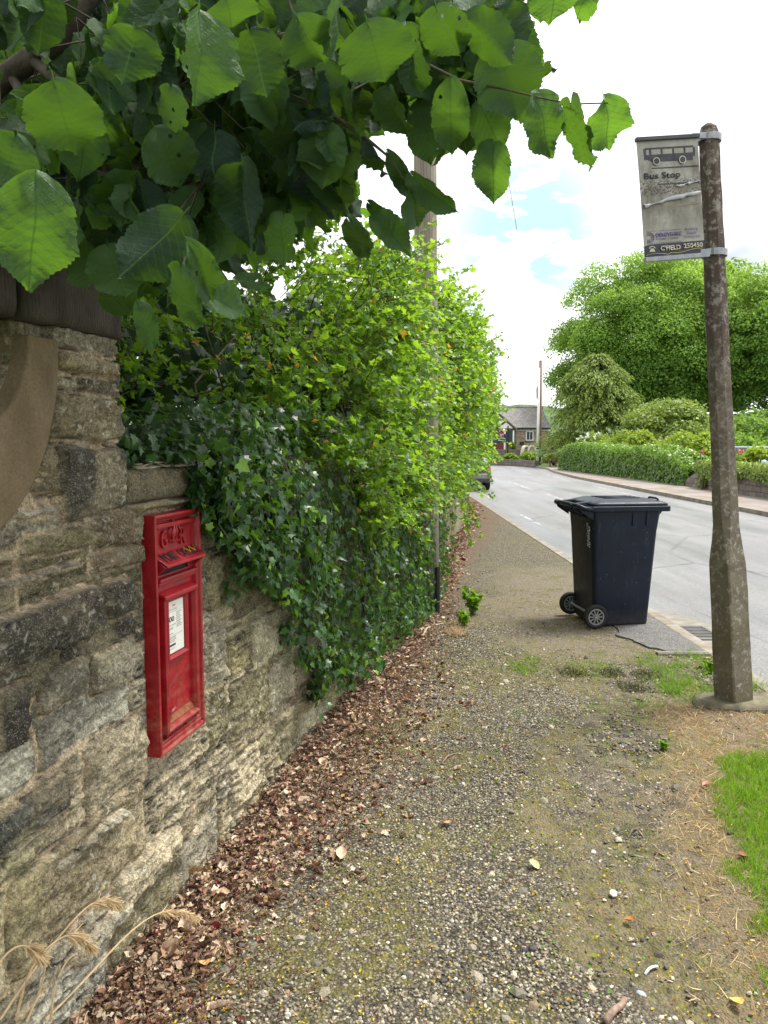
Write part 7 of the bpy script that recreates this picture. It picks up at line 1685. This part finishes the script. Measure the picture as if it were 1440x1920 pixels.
# ------------------------------------------------------------------ single plants and things on the ground
def tuft(name, label, x, y, n, h, w, lean, mat, tint, cat, spread=.04, group=None):
    root = empty(name, (x, y, float(pave_z(np.array(x), np.array(y)))), label, cat, group); P = np.clip(np.stack([rng.normal(0, spread, n), rng.normal(0, spread, n), np.zeros(n)], 1), -1.5 * spread, 1.5 * spread)
    blades(P, rng.uniform(.4, 1, n) * h, rng.uniform(.6, 1, n) * w, lean, tint(n), mat, 'blades', None, root); return root
def weed(label, x, y, h, n, leaf, seed):
    r = np.random.default_rng(seed); root = empty('weed', (x, y, 0), label, 'weed', 'weeds on the path'); k = 6; a = r.uniform(0, 2 * math.pi, n); ln = h * r.uniform(.5, 1, n); t = np.linspace(0, 1, k)
    P = np.stack([np.stack([np.cos(a) * ln * .45 * q, np.sin(a) * ln * .45 * q, ln * q], 1) for q in t], 1); V, Fq = tubes(P, np.tile(np.linspace(.003, .0012, k), (n, 1)), 4); np_obj('stems', V, [Fq], [M['grass']], root, attrs={'tint': (np.full(len(V), .5), 'F')})
    per = 16; f = r.uniform(.15, 1, (n, per)) * (k - 1); sg = np.minimum(f.astype(int), k - 2); ii = np.arange(n)[:, None]; Pl = (P[ii, sg] + (P[ii, sg + 1] - P[ii, sg]) * (f - sg)[..., None]).reshape(-1, 3); m = len(Pl)
    V, Fc = scatter(MV, MF, Pl, frames(r.normal(size=(m, 3)) + np.array((0, 0, .2)), r.normal(0, .5, (m, 3)) + ZV), leaf * r.uniform(.6, 1.2, m)); np_obj('leaves', V, [Fc], [M['grass']], root, attrs={'tint': (np.repeat(r.uniform(.0, .65, m), len(MV)), 'F')}); return root
g1_ = ground(887, 1150); weed('leafy bright green weed growing in the gravel near the telegraph pole', g1_[0], g1_[1], .24, 16, .045, 71)
g1_ = ground(868, 1172); weed('smaller yellow green weed just in front of the taller leafy one', g1_[0], g1_[1], .13, 10, .036, 72)
g1_ = ground(1330, 1262); weed('low green weed at the foot of the bus stop post', g1_[0], g1_[1], .09, 8, .025, 73)
g1_ = ground(1245, 1405); weed('flat grey green weed between the path and the lawn', g1_[0], g1_[1], .04, 10, .018, 74)
g1_ = ground(855, 1190); tuft('dry_grass_tuft', 'straw coloured dry grass tuft beside the bright green weeds', g1_[0], g1_[1], 160, .13, .0035, .75, M['straw'], lambda n: rng.uniform(.3, 1, n), 'dry grass')
for i, (px_, py_) in enumerate(((1075, 1262), (1140, 1262), (1215, 1268), (1190, 1290))):
    g1_ = ground(px_, py_); tuft('turf_clump', ('dark mossy turf clump straight below the bin wheel', 'dark mossy turf clump just below the front of the bin', 'dark mossy turf clump beside the concrete edging strip', 'dark mossy turf clump lowest of the row')[i], g1_[0], g1_[1], 420, .04, .004, .9, M['turf'] if 'turf' in M else M.setdefault('turf', leaf_mat('turf', (.03, .035, .012), (.12, .13, .04), (.1, .12, .03), .2, .6, .2)), lambda n: rng.uniform(0, 1, n), 'turf', .06, 'turf clumps')
# tall dry grass with seed heads by the wall
dg_ = empty('seeding_grass', (0, 0, 0), 'tall dry bent grass with feathery seed heads at the foot of the wall', 'dry grass'); stems = []; heads = []
def pw(px, py, off): return wpt(*[np.array(v) for v in wall_uz(px, py, off)], np.array(off))
for (pts, off) in (([(0, 1912), (60, 1820), (120, 1745), (158, 1700), (190, 1683), (215, 1690)], .16), ([(85, 1912), (160, 1840), (230, 1755), (285, 1712), (330, 1700), (365, 1718)], .2), ([(30, 1912), (45, 1840), (70, 1790), (110, 1758), (140, 1745), (165, 1768)], .18), ([(-30, 1850), (0, 1800), (25, 1775), (50, 1770), (70, 1785)], .2), ([(95, 1915), (100, 1850), (125, 1800), (140, 1790)], .24), ([(50, 1915), (75, 1860), (88, 1800)], .2)):
    P = np.array([pw(x, y, off + .012 * i) for i, (x, y) in enumerate(pts)]); t = np.linspace(0, len(P) - 1, 14); i0 = np.minimum(t.astype(int), len(P) - 2); Q = P[i0] + (P[i0 + 1] - P[i0]) * (t - i0)[:, None]
    for _ in range(4): Q[1:-1] = (Q[:-2] + 2 * Q[1:-1] + Q[2:]) / 4
    stems.append(Q); heads.append(P)
V, Fq = tubes(np.array(stems), np.tile(np.linspace(.003, .0014, 14), (len(stems), 1)), 5); np_obj('stalks', V, [Fq], [M['straw']], dg_, attrs={'tint': (np.full(len(V), .75), 'F')})
Pn = []; Dn = []
for S in stems[:4]:
    for j in range(800):
        f = rng.uniform(.66, 1); k = f * 13; i0 = min(int(k), 12); p = S[i0] + (S[i0 + 1] - S[i0]) * (k - i0); tdir = S[i0 + 1] - S[i0]; tdir /= np.linalg.norm(tdir); Pn.append(p + tdir * rng.uniform(0, .015)); Dn.append(tdir * .8 + np.array((0, 0, -.45)) + rng.normal(0, .28, 3))
Pn = np.array(Pn); n = len(Pn); V, Fc = scatter(BVt * np.array((1, 1, .4)), BF4, Pn, frames(np.array(Dn), rand_dir(n)), np.stack([np.full(n, .0022), rng.uniform(.025, .065, n), np.full(n, .02)], 1)); np_obj('seed_heads', V, [Fc], [M['straw']], dg_, attrs={'tint': (np.repeat(rng.uniform(.4, 1, n), 5), 'F')})
bl = []
for j in range(46):
    u0_, z0_ = wall_uz(rng.uniform(-40, 190), 1915, .15); b0 = wpt(np.array(u0_), np.array(rng.uniform(0, .03)), np.array(rng.uniform(.06, .26))); a_ = rng.uniform(0, 2 * math.pi); L = rng.uniform(.08, .24); sp_ = rng.uniform(.03, .13); bl.append([b0 + np.array((math.cos(a_) * sp_ * t, math.sin(a_) * sp_ * t, L * (t - .62 * t ** 2.6))) for t in np.linspace(0, 1, 9)])
V, Fq = tubes(np.array(bl), np.tile(np.linspace(.0022, .0007, 9), (len(bl), 1)), 3); np_obj('blades', V, [Fq], [M['straw']], dg_, attrs={'tint': (np.repeat(rng.uniform(.15, .8, len(bl)), 27), 'F')})
# single leaves, sticks and scraps
def one_leaf(label, px_, py_, size, col, curl=1.5, group='single fallen leaves', rz=None, lift=.012):
    g = ground(px_, py_); x, y = g[0], g[1]; a = rng.uniform(0, 6.28) if rz is None else rz; V = DV * np.array((size * 1.05, size, size * curl)); R = np.array(Matrix.Rotation(a, 3, 'Z') @ Matrix.Rotation(.35, 3, 'X')); V = V @ R.T
    o = np_obj('fallen_leaf', V, [DF], [plain('leaf_colour', col, .6, .3, var=.3, scale=60)], smooth=True); o.location = (x, y, pave_z(np.array(x), np.array(y)) + lift); return tag(o, label, 'leaf', group)
for lb, x, y, s, c in (('golden yellow leaf lying between the wall foot and the path middle', 797, 1352, .05, (.62, .36, .05)), ('yellow leaf standing on edge halfway along the path', 832, 1280, .05, (.6, .38, .08)), ('pale tan leaf close behind the standing yellow leaf', 848, 1287, .045, (.45, .3, .14)),
                       ('folded pale leaf alone on the gravel below the path middle', 838, 1548, .05, (.5, .36, .22)), ('large buff leaf on the litter under the letter box', 605, 1435, .06, (.5, .36, .24)), ('red brown leaf lying on the lawn edge', 1392, 1608, .05, (.2, .07, .04)),
                       ('curled orange leaf on the bare soil near the lawn', 1180, 1728, .035, (.5, .2, .05)), ('cream leaf standing upright beside the pebbles', 1001, 1622, .045, (.55, .42, .22)), ('tan leaf with lobes near the seeding grass', 385, 1815, .05, (.5, .32, .13)), ('mid brown leaf on the brown grass by the lawn corner', 1325, 1475, .045, (.36, .2, .13)),
                       ('broad yellow leaf at the very bottom by the straw', 1382, 1885, .05, (.6, .42, .12)), ('cream leaf at the edge of the wall litter', 640, 1605, .055, (.52, .36, .25)), ('yellow leaf by the foot of the edging strip', 1325, 1240, .06, (.6, .5, .2)), ('pinkish leaf on the straw beside the lawn', 1323, 1475, .03, (.45, .25, .18))):
    one_leaf(lb, x, y, s, c)
def stick(label, pts, r_, col=(.2, .14, .09)):
    P = [ground(x, y) for x, y in pts]; b = P[0].copy(); mb = MB(); mb.tube([tuple(p - b + np.array((0, 0, r_ + float(pave_z(np.array(p[0]), np.array(p[1]))) + .004 * math.sin(i * 1.7)))) for i, p in enumerate(P)], [r_ * (1 - .1 * i) for i in range(len(P))], 7)
    o = mb.build('stick', plain('stick_bark', col, .85, .2, var=.4, scale=60), smooth=True); o.location = tuple(b); tag(o, label, 'stick', 'sticks on the path')
stick('curved brown twig on the path beside the red litter', [(828, 1432), (838, 1420), (850, 1414), (860, 1412)], .005)
stick('forked grey stick lying by the pale pebbles on bare soil', [(1178, 1568), (1186, 1555), (1198, 1550), (1206, 1552)], .005, (.13, .1, .08))
stick('thick broken stick at the bottom of the bare soil', [(1135, 1918), (1150, 1900), (1165, 1885), (1172, 1872)], .011, (.24, .17, .13))
stick('pale bleached root by the foot of the telegraph pole', [(792, 1196), (800, 1182), (814, 1176), (830, 1172)], .011, (.34, .26, .18))
stick('thin dark twig lying across the soil near the bus stop', [(1095, 1398), (1115, 1400), (1138, 1403)], .004, (.16, .12, .09))
sc_ = ground(1221, 1818); mb = MB(); mb.loft([[(-.03 + .06 * t, -.006 + .004 * math.sin(t * 3), .004 + .006 * math.sin(t * 3.1)), (-.03 + .06 * t, .006 + .004 * math.sin(t * 3), .005 + .006 * math.sin(t * 3.1)), (-.03 + .06 * t, .0, .009 + .006 * math.sin(t * 3.1))] for t in np.linspace(0, 1, 6)])
o = mb.build('paper_scrap', M['white'], smooth=True); o.location = (sc_[0], sc_[1], float(pave_z(np.array(sc_[0]), np.array(sc_[1])))); o.rotation_euler.z = .6; tag(o, 'white paper scrap lying on the dark soil', 'litter')
rk = np.random.default_rng(77)
for lb, x, y, s, c in (('white grey pebble beside the forked stick', 1112, 1595, .022, (.42, .42, .4)), ('flat pale stone above the forked stick', 1160, 1572, .026, (.4, .37, .3)), ('angular pale stone on the soil above the paper scrap', 1150, 1672, .03, (.42, .4, .35)), ('blue grey slate chip at the bottom of the soil', 1203, 1862, .026, (.3, .33, .38)), ('tan stone beside the broken stick', 1110, 1852, .022, (.4, .33, .24)),
                       ('pale triangular stone at the foot of the telegraph pole', 830, 1160, .05, (.45, .4, .32)), ('rounded grey stone in the litter near the ivy', 726, 1243, .055, (.2, .2, .2)), ('light grey chip in the litter near the ivy', 740, 1228, .035, (.36, .36, .34)), ('long white grey stone in the brown litter', 765, 1278, .03, (.45, .45, .45)), ('dark stone chip on the gravel by the litter', 775, 1492, .018, (.2, .2, .21))):
    g = ground(x, y); V = PV * s * .62 * np.array((1.25, .9, .6)) + rk.normal(0, s * .07, PV.shape); o = np_obj('loose_stone', V, [PF], [plain('stone_colour', c, .85, .2, var=.2, scale=50)]); o.location = (g[0], g[1], float(pave_z(np.array(g[0]), np.array(g[1]))) + s * .12); o.rotation_euler.z = rk.uniform(0, 6); tag(o, lb, 'stone', 'loose stones')
    md = o.modifiers.new('b', 'BEVEL'); md.width = s * .1; md.segments = 2
